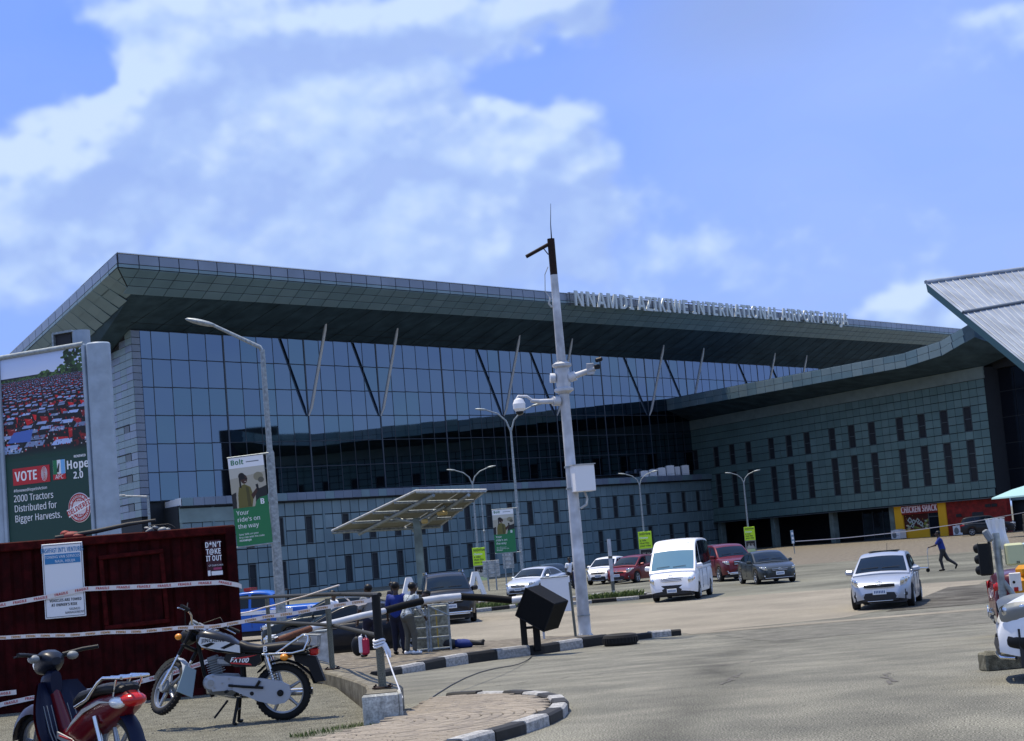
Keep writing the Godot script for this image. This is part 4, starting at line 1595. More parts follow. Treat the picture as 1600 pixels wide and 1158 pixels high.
	for g in f.get("dark", []):
		# [y, width, height, depth behind the nose]
		b = B.new()
		var rowsg := []
		for i in 11:
			var x: float = lerpf(-g[1] / 2, g[1] / 2, i / 10.0)
			var z: float = minf(zf.call(absf(x), 1.0), nose - g[3]) + 0.02 - 0.10 * pow(absf(x) / (W / 2), 2)
			var taper: float = 1.0 - 0.22 * pow(absf(x) / (g[1] / 2), 4)
			rowsg.append([V(x, g[0] - g[2] / 2 * taper, z), V(x, g[0], z + 0.018), V(x, g[0] + g[2] / 2 * taper, z)])
		b.grid(rowsg, V(0, g[0], 0))
		obj("grille", b, M.dark, c)
	for g in f.get("bars", []):
		b = B.new()
		var pts := []
		for i in 9:
			var x: float = lerpf(-g[1] / 2, g[1] / 2, i / 8.0)
			pts.append(V(x, g[0] + g[4] * pow(absf(x) / (g[1] / 2), 2) if g.size() > 4 else g[0], minf(zf.call(absf(x), 1.0), nose - g[3]) + 0.04 - 0.10 * pow(absf(x) / (W / 2), 2)))
		b.tube(pts, g[2], 6)
		obj("grille_bar", b, M.chrome if g.size() < 6 else pm, c)
	if f.has("plate"):
		b = B.new()
		b.bbox(V(0, f.plate, nose + 0.035), V(0.38, 0.15, 0.02), 0.005)
		var p := obj("number_plate", b, M.plate, c)
		b = B.new()
		for i in 7:
			b.box(V(-0.135 + i * 0.045, f.plate - 0.005, nose + 0.047), V(0.026, 0.07, 0.002))
		obj("plate_marks", b, M.ink, p)
	if f.has("badge"):
		b = B.new()
		var y: float = f.badge[0]
		var r: float = f.badge[1]
		var z: float = nose + f.badge[2]
		var pts := []
		for i in 17:
			pts.append(V(cos(TAU * i / 16) * r * f.badge[3], y + sin(TAU * i / 16) * r, z))
		b.tube(pts, r * 0.11, 5)
		if f.badge[4] == "star":
			for i in 3:
				var a := PI / 2 + TAU * i / 3
				b.tube([V(0, y, z), V(cos(a) * r, y + sin(a) * r, z)], [r * 0.16, r * 0.06], 5)
		elif f.badge[4] == "ovals":
			pts = []
			for i in 13:
				pts.append(V(cos(TAU * i / 12) * r * 0.45, y + sin(TAU * i / 12) * r * 0.9, z))
			b.tube(pts, r * 0.1, 5)
			pts = []
			for i in 13:
				pts.append(V(cos(TAU * i / 12) * r * 0.9, y + r * 0.45 + sin(TAU * i / 12) * r * 0.4, z))
			b.tube(pts, r * 0.1, 5)
		obj("badge", b, M.chrome, c)
	# wipers
	if P.has("wiper"):
		for s in [-0.36, 0.02]:
			b = B.new()
			var wz: float = P.wiper
			b.tube([V(s * W * 0.9, ip(roof, wz) + 0.05, wz + 0.03), V(s * W * 0.9 + 0.5, ip(roof, wz - 0.03) + 0.055, wz)], 0.008, 4)
			obj("wiper", b, M.plastic, c)
	return c

func sedan_shape() -> Dictionary:
	return {"L": 4.8, "W": 1.82, "r": 0.33, "wheels": [-1.42, 1.40], "sill": 0.22, "mirror": [0.72, 1.0], "handles": [-0.45, 0.5], "gaps": [-0.15, 0.85, -1.05], "wiper": 1.0,
		"belt": [[-2.4, 0.60], [-2.38, 0.98], [-2.0, 1.06], [-1.2, 1.01], [0.8, 0.95], [1.2, 0.93], [1.9, 0.82], [2.25, 0.70], [2.38, 0.60], [2.4, 0.50]],
		"roof": [[-1.95, 1.04], [-1.0, 1.40], [-0.3, 1.45], [0.25, 1.42], [1.22, 0.94]],
		"plan": [[-2.4, 0.62], [-2.25, 0.80], [-1.5, 0.90], [0.0, 0.91], [1.4, 0.90], [2.0, 0.83], [2.28, 0.70], [2.4, 0.52]],
		"glass": [["windscreen", 1.12, 0.35], ["rear_window", -1.85, -1.1]], "side": [[-1.55, -0.2], [-0.12, 0.78]],
		"face": {"hl": [0.375, 0.70, 0.24, 0.085, 0.13, 0.55, -0.35], "fog": [0.36, 0.36, 0.13, 0.07], "dark": [[0.62, 0.75, 0.13, 0.0], [0.36, 1.0, 0.15, 0.0]], "bars": [[0.66, 0.72, 0.014, 0.0], [0.60, 0.68, 0.012, 0.0], [0.27, 1.3, 0.016, 0.02]], "plate": 0.47, "badge": [0.66, 0.055, 0.06, 1.4, "ovals"]}}

func suv_shape() -> Dictionary:
	return {"L": 5.05, "W": 1.93, "r": 0.38, "wheels": [-1.5, 1.46], "sill": 0.30, "mirror": [0.85, 1.22], "mirror_k": 1.25, "handles": [-0.5, 0.5], "gaps": [-0.15, 0.95, -1.1], "wiper": 1.15,
		"belt": [[-2.52, 0.7], [-2.48, 1.15], [-2.0, 1.22], [0.9, 1.16], [1.4, 1.15], [2.1, 1.06], [2.42, 0.94], [2.5, 0.8], [2.52, 0.6]],
		"roof": [[-2.5, 1.16], [-2.25, 1.72], [-1.6, 1.80], [-0.2, 1.83], [0.4, 1.76], [1.38, 1.14]],
		"plan": [[-2.52, 0.74], [-2.4, 0.88], [-1.6, 0.95], [0.0, 0.965], [1.5, 0.955], [2.1, 0.90], [2.4, 0.79], [2.52, 0.62]],
		"wb": 0.92, "wr": 0.74,
		"glass": [["windscreen", 1.28, 0.52], ["rear_window", -2.46, -2.25]], "side": [[-2.1, -1.2], [-1.12, -0.15], [-0.07, 0.95]],
		"face": {"hl": [0.385, 0.93, 0.20, 0.10, 0.13, 0.5, -0.25], "fog": [0.37, 0.50, 0.12, 0.05], "dark": [[0.90, 0.86, 0.26, 0.0], [0.52, 1.3, 0.16, 0.02]], "bars": [[0.95, 0.82, 0.026, 0.0], [0.84, 0.82, 0.026, 0.0], [0.42, 1.45, 0.04, 0.0], [0.36, 1.3, 0.03, 0.0]], "plate": 0.66, "badge": [0.90, 0.125, 0.075, 1.0, "star"]}}

func hatch_shape() -> Dictionary:
	return {"L": 4.36, "W": 1.77, "r": 0.325, "wheels": [-1.3, 1.3], "sill": 0.20, "mirror": [0.78, 1.03], "mirror_k": 1.15, "handles": [-0.4, 0.5], "gaps": [-0.12, 0.85, -0.95], "wiper": 1.12,
		"belt": [[-2.18, 0.65], [-2.15, 1.05], [-1.8, 1.1], [-1.0, 1.06], [0.8, 0.98], [1.15, 0.96], [1.75, 0.84], [2.05, 0.70], [2.16, 0.58], [2.18, 0.45]],
		"roof": [[-2.05, 1.08], [-1.65, 1.44], [-0.8, 1.53], [0.1, 1.52], [0.42, 1.46], [1.36, 0.95]],
		"plan": [[-2.18, 0.62], [-2.05, 0.78], [-1.4, 0.86], [0.0, 0.885], [1.3, 0.875], [1.85, 0.80], [2.08, 0.66], [2.18, 0.50]],
		"wb": 0.91, "wr": 0.70,
		"glass": [["windscreen", 1.26, 0.50], ["rear_window", -1.98, -1.66]], "side": [[-1.65, -1.0], [-0.92, -0.08], [0.0, 0.88]],
		"face": {"hl": [0.385, 0.75, 0.24, 0.125, 0.16, 0.62, -0.5], "hl_back": 0.55, "hl_rise": 0.10, "amber": false, "fog": [0.365, 0.40, 0.14, 0.085], "dark": [[0.665, 0.86, 0.10, 0.0], [0.355, 1.02, 0.25, 0.0]], "bars": [[0.245, 0.7, 0.012, 0.0]], "plate": 0.50, "badge": [0.735, 0.055, 0.03, 1.5, "ovals"]}}

func van_shape() -> Dictionary:
	return {"L": 5.3, "W": 1.88, "r": 0.335, "wheels": [-1.75, 1.45], "sill": 0.28, "mirror": [1.72, 1.30], "mirror_k": 1.35, "handles": [0.85, -0.4], "gaps": [0.55, 1.35, -0.75], "wiper": 2.05,
		"belt": [[-2.65, 0.8], [-2.63, 1.2], [-2.2, 1.24], [1.5, 1.22], [2.0, 1.14], [2.42, 1.00], [2.58, 0.88], [2.64, 0.7], [2.65, 0.5]],
		"roof": [[-2.64, 1.2], [-2.6, 1.95], [-2.45, 2.26], [-1.5, 2.34], [0.5, 2.34], [0.98, 2.24], [1.34, 1.95], [2.2, 1.12]],
		"plan": [[-2.65, 0.84], [-2.55, 0.92], [-1.5, 0.94], [1.6, 0.94], [2.2, 0.91], [2.5, 0.84], [2.65, 0.68]],
		"wb": 0.985, "wr": 0.86,
		"glass": [["windscreen", 2.12, 1.40], ["rear_window", -2.635, -2.57]], "side": [[-2.45, -1.45], [-1.38, -0.3], [-0.22, 0.6], [0.78, 1.55]],
		"face": {"hl": [0.37, 0.80, 0.19, 0.135, 0.12, 0.35, -0.15], "amber": true, "dark": [[0.83, 0.80, 0.13, 0.0], [0.45, 1.84, 0.36, 0.02]], "bars": [[0.855, 0.78, 0.022, 0.0, 0.0, 1], [0.80, 0.78, 0.022, 0.0, 0.0, 1], [0.905, 0.95, 0.012, 0.0]], "plate": 0.42, "badge": [0.965, 0.065, 0.02, 1.3, "ovals"], "tail_y": 1.1}}

func pickup_shape() -> Dictionary:
	return {"L": 5.3, "W": 1.85, "r": 0.38, "wheels": [-1.75, 1.5], "sill": 0.38, "mirror": [0.95, 1.2], "handles": [0.3, -0.55], "gaps": [-0.08, 0.98, -1.0], "wiper": 1.2,
		"belt": [[-2.65, 0.9], [-2.63, 1.14], [-2.3, 1.16], [-0.9, 1.16], [0.9, 1.14], [1.3, 1.13], [2.2, 1.03], [2.55, 0.9], [2.65, 0.65]],
		"roof": [[-0.98, 1.15], [-0.8, 1.70], [-0.3, 1.78], [0.3, 1.76], [0.55, 1.7], [1.42, 1.12]],
		"plan": [[-2.65, 0.88], [-2.5, 0.91], [1.5, 0.925], [2.2, 0.87], [2.5, 0.76], [2.65, 0.6]],
		"wb": 0.94, "wr": 0.76,
		"glass": [["windscreen", 1.32, 0.65], ["rear_window", -0.97, -0.82]], "side": [[-0.75, -0.08], [0.02, 0.95]],
		"face": {"hl": [0.38, 0.9, 0.2, 0.1, 0.12, 0.5, -0.2], "dark": [[0.85, 0.8, 0.22, 0.0]], "bars": [[0.88, 0.78, 0.02, 0.0]], "tail_y": 0.95}}

func to_cam(p: Vector3) -> float:
	return atan2(-p.x, -p.z)

func vehicles() -> void:
	var g := "cars driving and parked on the airport forecourt"
	var p := V(9.75, 0, -48.9)
	var c := car("silver_hatchback", "silver hatchback driving towards the viewer on the open tan apron", "car", g, p, to_cam(p) - 0.10, hatch_shape(), paint(0.36, 0.40, 0.47, 0.5))
	var b := B.new()
	b.bbox(V(0, 1.575, -0.35), V(0.85, 0.02, 0.75), 0.008)
	obj("sunroof", b, M.car_glass, c)
	b = B.new()
	b.tube([V(0.0, 1.57, -1.2), V(0.0, 1.78, -1.42)], 0.008, 4)
	obj("aerial", b, M.black, c)
	p = V(5.42, 0, -67.0)
	var vs := van_shape()
	vs.glass_mat = M.car_glass_l
	c = car("white_minibus", "white high-roof minibus with a black lower bumper and amber-tipped headlights", "van", g, p, to_cam(p) - 0.16, vs, paint(0.74, 0.76, 0.80, 0.0))
	b = B.new()
	b.box(V(0, 2.19, 1.05), V(1.2, 0.02, 0.04))
	obj("roof_seam", b, M.offwhite, c)
	p = V(-2.90, 0, -63.2)
	var ss := suv_shape()
	c = car("black_off_roader", "large black off-roader with a round star badge behind the barrier pole", "car", g, p, to_cam(p) + 0.07, ss, paint(0.005, 0.006, 0.008, 0.0))
	for s in [-1.0, 1.0]:
		b = B.new()
		b.tube([V(s * 0.68, 1.80, -1.9), V(s * 0.70, 1.90, -1.7), V(s * 0.70, 1.90, 0.1), V(s * 0.68, 1.82, 0.35)], 0.025, 6)
		obj("roof_rail", b, M.chrome, c)
	p = V(11.15, 0, -77.6)
	c = car("dark_grey_saloon", "dark grey saloon in front of the red car, turning right", "car", g, p, to_cam(p) + 0.26, sedan_shape(), paint(0.032, 0.040, 0.040, 0.4))
	p = V(10.6, 0, -86.5)
	var rs := suv_shape()
	rs.face.badge[4] = "ovals"
	rs.L = 5.05
	car("red_crossover", "red crossover half hidden behind the dark grey saloon", "car", g, p, to_cam(p) + 0.30, rs, paint(0.11, 0.005, 0.010, 0.2))
	p = V(14.6, 0, -126.0)
	car("small_dark_car", "small dark car far back between the white minibus and red crossover", "car", g, p, to_cam(p) + 0.5, hatch_shape(), paint(0.03, 0.032, 0.035, 0.3))
	p = V(-0.62, 0, -87.6)
	car("silver_saloon", "silver saloon parked at the head of the row behind the black tilted box", "car", g, p, to_cam(p) - 0.42, sedan_shape(), paint(0.50, 0.54, 0.60, 0.45))
	p = V(2.25, 0, -99.0)
	car("dark_green_car", "dark green car parked behind the silver saloon", "car", g, p, to_cam(p) + 0.45, sedan_shape(), paint(0.016, 0.034, 0.032, 0.3))
	p = V(4.0, 0, -101.5)
	var ws := suv_shape()
	ws.face.badge[4] = "ovals"
	car("white_parked_car", "white car parked just right of the tall white mast", "car", g, p, to_cam(p) - 0.30, hatch_shape(), paint(0.66, 0.68, 0.72, 0.0))
	p = V(4.95, 0, -98.6)
	car("dark_red_suv", "dark red car parked beside the white car at the lane edge", "car", g, p, to_cam(p) - 0.50, hatch_shape(), paint(0.12, 0.005, 0.010, 0.2))
	p = V(7.35, 0, -108.0)
	car("grey_parked_car", "grey white car parked with its nose hidden behind the white minibus", "car", g, p, to_cam(p) - 0.5, hatch_shape(), paint(0.45, 0.47, 0.5, 0.2))
	p = V(46.6, 0, -166.0)
	car("black_estate_car", "black car standing tail to the left before the red shop wall", "car", g, p, deg_to_rad(78), suv_shape(), paint(0.012, 0.014, 0.018, 0.1))
	# blue and white patrol pick-up behind the left lamp post
	p = V(-12.75, 0, -63.8)
	c = car("blue_pickup", "bright blue pick-up truck with a white stripe behind the left lamp post", "pickup truck", g, p, deg_to_rad(-94), pickup_shape(), paint(0.008, 0.11, 0.50, 0.0))
	b = B.new()
	b.box(V(0, 1.86, 0.1), V(1.1, 0.12, 0.25))
	obj("light_bar", b, M.red_lens, c)
	b = B.new()
	for s in [-1.0, 1.0]:
		b.box(V(s * 0.915, 1.02, -0.3), V(0.03, 0.13, 2.6), Basis(Vector3.RIGHT, 0.0))
		b.box(V(s * 0.92, 0.93, -2.25), V(0.02, 0.42, 0.10), Basis(Vector3.RIGHT, 0.35))
		b.box(V(s * 0.92, 0.93, -2.42), V(0.02, 0.42, 0.10), Basis(Vector3.RIGHT, 0.35))
	obj("white_stripe", b, M.text_w, c)
	text("RS7/10   -2", 0.22, M.text_w, c, facing(V(-0.935, 0.92, -1.55), V(0, 0, -1)), true, 1, "lettering", 0.006)
	text("RS7/10-2", 0.17, M.text_w, c, facing(V(-0.935, 0.72, 0.75), V(0, 0, -1)), true, 1, "lettering", 0.006)
	for s in [-1.0, 1.0]:
		b = B.new()
		b.tube([V(s * 0.7, 1.14, -1.1), V(s * 0.66, 1.75, -1.15), V(0, 1.78, -1.15)], 0.035, 6)
		obj("roll_bar", b, M.black, c)
	# cars behind the barrier people
	p = V(-7.25, 0, -46.8)
	c = car("black_saloon", "black saloon parked side-on close behind the people at the barrier", "car", g, p, deg_to_rad(-84), sedan_shape(), paint(0.008, 0.009, 0.011, 0.1))
	p = V(-8.75, 0, -56.5)
	car("dark_estate_car", "dark car whose roof shows above the heads of the people at the barrier", "car", g, p, deg_to_rad(-86), sedan_shape(), paint(0.010, 0.018, 0.022, 0.2))
	# foreground cars cut by the frame
	var hs := sedan_shape()
	hs.face.hl_back = 0.62
	hs.face.hl[3] = 0.10
	hs.face.erase("fog")
	hs.face.erase("plate")
	hs.face.scoop = [0.42, 0.10, 0.40]
	hs.face.lens = M.lens_dark
	hs.face.lamp_k = 0.55
	hs.face.hl[1] = 0.67
	hs.face.hl_rise = 0.09
	p = V(4.30, 0, -16.3)
	c = car("white_car", "white car whose front corner enters the frame at the right edge", "car", g, p, deg_to_rad(-104), hs, paint(0.74, 0.77, 0.82, 0.0))
	p = V(-4.42, 0, -13.5)
	car("white_car", "white car whose nose shows in the bottom left corner", "car", g, p, deg_to_rad(80), sedan_shape(), paint(0.74, 0.77, 0.82, 0.0))
	# maroon cars behind the yellow gate machine
	p = V(12.28, 0, -27.9)
	var ms := sedan_shape()
	ms.face.tail_wrap = 0.09
	car("maroon_car", "maroon car mostly hidden behind the yellow gate machine", "car", g, p, deg_to_rad(80), ms, paint(0.075, 0.005, 0.011, 0.1))

# ---------------------------------------------------------------- street furniture
func ribbon(pts: Array, w: float, up := Vector3.UP) -> B:
	# a thin strip of tape through the points, standing on edge
	var b := B.new()
	for i in pts.size() - 1:
		var a: Vector3 = pts[i]
		var c: Vector3 = pts[i + 1]
		var h := up * w / 2
		var out := (c - a).cross(up).normalized() * 0.001
		b.quad(a - h + out, c - h + out, c + h + out, a + h + out, out)
		b.quad(a - h - out, c - h - out, c + h - out, a + h - out, -out)
	return b

func sag(a: Vector3, c: Vector3, drop: float, k := 12) -> Array:
	var r := []
	for i in k + 1:
		var t := float(i) / k
		r.append(a.lerp(c, t) - V(0, drop * 4.0 * t * (1.0 - t), 0) + V(0, sin(t * 23.0) * 0.006, 0))
	return r

func fragile(parent: Node, pts: Array, cap: float, m: Material, gap: float, flip := false) -> void:
	# the word printed again and again along a tape
	var total := 0.0
	for i in pts.size() - 1:
		total += pts[i].distance_to(pts[i + 1])
	var s := gap * 0.5
	while s < total - gap * 0.3:
		var acc := 0.0
		for i in pts.size() - 1:
			var d: float = pts[i].distance_to(pts[i + 1])
			if acc + d >= s:
				var at: Vector3 = pts[i].lerp(pts[i + 1], (s - acc) / d)
				var dir: Vector3 = (pts[i + 1] - pts[i]).normalized()
				if dir.x < 0.0:
					dir = -dir
				var t := facing(at, dir)
				t.origin += t.basis.z * 0.004
				if flip:
					t = t * Transform3D(Basis(Vector3.BACK, PI), Vector3.ZERO)
				text("FRAGILE", cap, m, parent, t, true, 1, "lettering", 0.002)
				break
			acc += d
		s += gap

func kerb_run(called: String, label: String, pts: Array, h: float, w: float, seg: float, first_black := true) -> void:
	# painted kerb stones, black and white in turn, along a line on the ground
	var t := thing(called, label, "kerb", Vector3.ZERO)
	var i := 0
	var at: Vector3 = pts[0]
	var left := seg
	var black := first_black
	var cur := [at]
	var dist := 0.0
	while i < pts.size() - 1:
		var d := at.distance_to(pts[i + 1])
		if d < left:
			left -= d
			at = pts[i + 1]
			i += 1
			cur.append(at)
		else:
			at = at.move_toward(pts[i + 1], left)
			cur.append(at)
			_kerb_stone(t, cur, h, w, black)
			black = not black
			cur = [at]
			left = seg * rng.randf_range(0.92, 1.08)
	if cur.size() > 1:
		_kerb_stone(t, cur, h, w, black)

func _kerb_stone(t: Node, line: Array, h: float, w: float, black: bool) -> void:
	var b := B.new()
	var rows := []
	var L := []
	for k in line.size() - 1:
		L.append(line[k])
	L.append(line[line.size() - 1])
	var d0: Vector3 = (L[1] - L[0]).normalized() * 0.012
	L[0] += d0
	L[L.size() - 1] -= (L[L.size() - 1] - L[L.size() - 2]).normalized() * 0.012
	var jit := rng.randf_range(-0.012, 0.012)
	for k in L.size():
		var dir: Vector3 = (L[mini(k + 1, L.size() - 1)] - L[maxi(k - 1, 0)]).normalized()
		var s := dir.cross(Vector3.UP).normalized() * w / 2
		var p: Vector3 = L[k]
		var u := V(0, h + jit, 0)
		rows.append([p - s - V(0, 0.1, 0), p - s + u * 0.8, p - s * 0.75 + u, p + s * 0.75 + u, p + s + u * 0.8, p + s - V(0, 0.1, 0)])
	for k in rows.size() - 1:
		for j in 5:
			var m: Vector3 = (rows[k][j] + rows[k + 1][j + 1]) / 2
			var c: Vector3 = (L[k] + L[k + 1]) / 2 - V(0, 0.05, 0)
			b.quad(rows[k][j], rows[k][j + 1], rows[k + 1][j + 1], rows[k + 1][j], m - c)
	for q in [0, rows.size() - 1]:
		var r: Array = rows[q]
		for j in range(1, 5):
			b.tri(r[0], r[j], r[j + 1], (L[0] - L[1]) if q == 0 else (L[1] - L[0]))
	obj("kerb_stone", b, M.kerb_b if black else M.kerb_w, t)

func on_box(x: float, y: float, out := 0.0) -> Vector3:
	# a place on the turned long face of the container
	var k := x / 23.5
	var u := (k * 23.6 + 3.95) / (0.983 - 0.182 * k)
	return V(-3.95, 2.6, -23.6) + V(0.983, 0, -0.182) * u + V(0.182, 0, 0.983) * out + V(0, (y - 2.6) * (23.6 + 0.182 * u) / 23.5, 0)

func container() -> void:
	var z := -23.5
	var gy := 0.92
	var ry := deg_to_rad(10.5)
	var t := thing("shipping_container", "dark maroon corrugated steel container with a framed hatch beside the parking lot", "container", V(-3.95, gy, -23.6) - V(0.983, 0, -0.182) * 3.0 - V(0.182, 0, 0.983) * 1.25, ry)
	var w := 6.0
	var h := 2.29
	var b := B.new()
	# corrugated long side facing the viewer
	var prof := []
	var x := -w / 2 + 0.12
	while x < w / 2 - 0.3:
		prof.append_array([[x, 0.0], [x + 0.10, 0.0], [x + 0.14, -0.036], [x + 0.24, -0.036], [x + 0.28, 0.0]])
		x += 0.28
	for i in prof.size() - 1:
		var a: Array = prof[i]
		var c: Array = prof[i + 1]
		b.quad(V(a[0], 0.14, 1.18 + a[1]), V(c[0], 0.14, 1.18 + c[1]), V(c[0], h - 0.1, 1.18 + c[1]), V(a[0], h - 0.1, 1.18 + a[1]), V(0, 0, 1))
	obj("side_wall", b, M.maroon, t)
	b = B.new()
	b.box(V(0, h / 2, -0.05), V(w - 0.2, h - 0.2, 2.34))
	obj("inner_box", b, M.maroon, t)
	for y in [0.09, h - 0.05]:
		b = B.new()
		b.bbox(V(0, y, 1.20), V(w, 0.12, 0.09), 0.012)
		obj("side_rail", b, M.maroon_b if y > 1.0 else M.maroon, t)
	for s in [-1.0, 1.0]:
		b = B.new()
		for q in [1.2, -1.2]:
			b = B.new()
			b.bbox(V(s * (w / 2 - 0.06), h / 2, q), V(0.14, h, 0.1), 0.015)
			obj("corner_post", b, M.maroon_b if s < 0 else M.maroon, t)
	b = B.new()
	b.box(V(0, h - 0.01, 0), V(w - 0.05, 0.04, 2.4))
	obj("roof_sheet", b, M.maroon_b, t)
	# welded hatch
	b = B.new()
	for q in [[0.0, 0.47, 0.86, 0.06], [0.0, -0.47, 0.86, 0.06]]:
		b.bbox(V(q[0], q[1], 0), V(q[2], q[3], 0.05), 0.01)
	for s in [-1.0, 1.0]:
		b.bbox(V(s * 0.40, 0, 0), V(0.06, 0.88, 0.05), 0.01)
	b.xf = Transform3D(Basis(Vector3.BACK, 0.03), V(1.62, 2.46 - gy, 1.2))
	var bb := B.new()
	bb.xf = b.xf
	for q in [[0.0, 0.47, 0.86, 0.06], [0.0, -0.47, 0.86, 0.06]]:
		bb.bbox(V(q[0], q[1], 0), V(q[2], q[3], 0.05), 0.01)
	for s in [-1.0, 1.0]:
		bb.bbox(V(s * 0.40, 0, 0), V(0.06, 0.88, 0.05), 0.01)
	obj("hatch_frame", bb, M.maroon_b, t)
	# painted towing notice
	var n := thing("towing_notice", "white painted towing notice with blue headings fixed on the maroon container", "sign", on_box(-6.28, 2.66, 0.03), ry)
	b = B.new()
	b.bbox(Vector3.ZERO, V(0.53, 0.99, 0.02), 0.005)
	obj("board", b, M.white, n)
	b = B.new()
	b.box(V(0, 0.29, 0.012), V(0.46, 0.13, 0.004))
	var blue := mat(lin(0.03, 0.20, 0.42), 0.6)
	obj("blue_band", b, blue, n)
	b = B.new()
	for s in [-1.0, 1.0]:
		b.box(V(s * 0.248, 0, 0.012), V(0.006, 0.95, 0.003))
		b.box(V(0, s * 0.475, 0.012), V(0.49, 0.006, 0.003))
	obj("border_line", b, M.text_k, n)
	text("BASHFAST INT'L VENTURES", 0.062, blue, n, Transform3D(Basis(), V(0, 0.405, 0.013)), true, 1, "lettering", 0.002, 0.50)
	text("TOWING VAN SERVICES", 0.036, M.text_w, n, Transform3D(Basis(), V(0, 0.318, 0.016)), false, 1, "lettering", 0.002, 0.86)
	text("NAIA, ABUJA", 0.034, M.text_w, n, Transform3D(Basis(), V(0.03, 0.258, 0.016)), false, 1, "lettering", 0.002)
	text("VEHICLES ARE TOWED", 0.036, M.text_k, n, Transform3D(Basis(), V(0.01, -0.26, 0.013)), true, 1, "lettering", 0.002, 0.80)
	text("AT OWNER'S RISK", 0.036, M.text_k, n, Transform3D(Basis(), V(-0.01, -0.32, 0.013)), true, 1, "lettering", 0.002, 0.80)
	text("SIGNED", 0.03, M.text_k, n, Transform3D(Basis(), V(0.12, -0.385, 0.013)), false, 1, "lettering", 0.002)
	text("MANAGEMENT", 0.03, M.text_k, n, Transform3D(Basis(), V(0.12, -0.43, 0.013)), false, 1, "lettering", 0.002, 0.9)
	# small torn poster
	n = thing("torn_poster", "small torn black and white poster on the right end of the container", "poster", on_box(-4.235, 2.79, 0.02), ry)
	b = B.new()
	b.box(V(0, 0, -0.004), V(0.2, 0.48, 0.004))
	obj("backing_paper", b, mat(lin(0.05, 0.012, 0.02), 0.8), n)
	var yy := 0.18
	for wd in ["D*N'T", "T@KE", "IT OUT"]:
		text(wd, 0.072, M.text_w, n, Transform3D(Basis(), V(0, yy, 0.001)), true, 1, "lettering", 0.002, 0.78 if wd != "IT OUT" else 0.66)
		yy -= 0.092
	text("OF OUR STAFF", 0.022, M.text_w, n, Transform3D(Basis(), V(0.02, -0.10, 0.001)), false, 1, "lettering", 0.002)
	b = B.new()
	b.box(V(0.03, -0.205, 0.0), V(0.15, 0.055, 0.004))
	b.box(V(-0.075, -0.2, 0.0), V(0.035, 0.07, 0.004))
	obj("white_strip", b, M.white, n)
	b = B.new()
	b.box(V(0.04, -0.145, 0.0), V(0.11, 0.03, 0.004))
	obj("pink_strip", b, mat(lin(0.35, 0.05, 0.12), 0.7), n)
	# tapes round the container
	var tp := thing("warning_tape", "printed red and white tape stretched across the upper container wall", "tape", Vector3.ZERO, 0.0, "")
	var pts := [on_box(-7.6, 2.37, 0.05), on_box(-7.13, 2.40, 0.05), on_box(-6.57, 2.45, 0.07), on_box(-6.0, 2.52, 0.07), on_box(-5.5, 2.50, 0.05), on_box(-4.97, 2.475, 0.05), on_box(-4.5, 2.47, 0.05), on_box(-4.15, 2.455, 0.05), on_box(-3.93, 2.40, 0.05), on_box(-3.88, 2.37, -0.35)]
	obj("strip", ribbon(pts, 0.062), M.tape, tp)
	fragile(tp, pts, 0.032, M.text_r, 0.27)
	tp = thing("warning_tape", "printed tape low on the container wall behind the red moped", "tape", Vector3.ZERO)
	pts = [on_box(-7.5, 1.02, 0.05), on_box(-7.19, 1.08, 0.05), on_box(-6.8, 1.13, 0.05), on_box(-6.2, 1.15, 0.05), on_box(-5.55, 1.19, 0.05), on_box(-4.9, 1.30, 0.05), on_box(-4.4, 1.42, 0.05)]
	obj("strip", ribbon(pts, 0.062), M.tape, tp)
	fragile(tp, pts, 0.032, M.text_r, 0.27)
	tp = thing("warning_tape", "short torn end of printed tape at the left edge low on the container", "tape", Vector3.ZERO)
	pts = [on_box(-7.6, 1.21, 0.05), on_box(-7.0, 1.225, 0.05)]
	obj("strip", ribbon(pts, 0.062), M.tape, tp)
	fragile(tp, pts, 0.032, M.text_r, 0.27)
	# tape across the open lot from the left to the rail post
	tp = thing("warning_tape", "long printed tape pulled taut across the lot to the nearest rail post", "tape", Vector3.ZERO)
	pts = sag(V(-6.6, 2.12, -19.3), V(-3.3, 2.045, -18.1), 0.02, 8)
	var more := sag(V(-3.3, 2.045, -18.1), V(-1.6, 2.185, -17.98), 0.0, 6)
	pts.append_array(more.slice(1))
	obj("strip", ribbon(pts, 0.04), M.tape, tp)
	fragile(tp, pts, 0.022, mat(lin(0.42, 0.20, 0.03), 0.6), 0.19, true)
	# oddments on the container roof
	var top := gy + h + 0.01
	var o := thing("red_bundle", "small red cloth bundle lying on the container roof", "bundle", V(-6.15, top, -23.5))
	b = B.new()
	b.ball(V(0, 0.03, 0), V(0.15, 0.06, 0.1), 10, 6)
	b.ball(V(-0.08, 0.06, 0), V(0.07, 0.05, 0.07), 8, 5)
	b.ball(V(0.1, 0.02, 0.03), V(0.12, 0.04, 0.08), 8, 5)
	obj("cloth", b, M.red_wall, o)
	o = thing("dark_plank", "dark warped plank lying on the container roof over the billboard", "plank", V(-5.70, top + 0.02, -23.45))
	b = B.new()
	b.tube([V(-0.65, 0.0, 0), V(-0.1, 0.04, 0), V(0.35, 0.10, 0), V(0.72, 0.125, 0)], [0.03, 0.035, 0.03, 0.02], 6)
	obj("wood", b, M.dark, o)
	o = thing("rag_heap", "heap of grey rags and wire on the container roof near the small lamp", "rags", V(-4.98, top, -23.6))
	b = B.new()
	for k in 7:
		b.ball(V(rng.randf_range(-0.14, 0.14), rng.randf_range(0.0, 0.05), rng.randf_range(-0.06, 0.06)), V(rng.randf_range(0.03, 0.07), rng.randf_range(0.02, 0.04), 0.05), 7, 5, Basis(Vector3.BACK, rng.randf_range(-0.6, 0.6)))
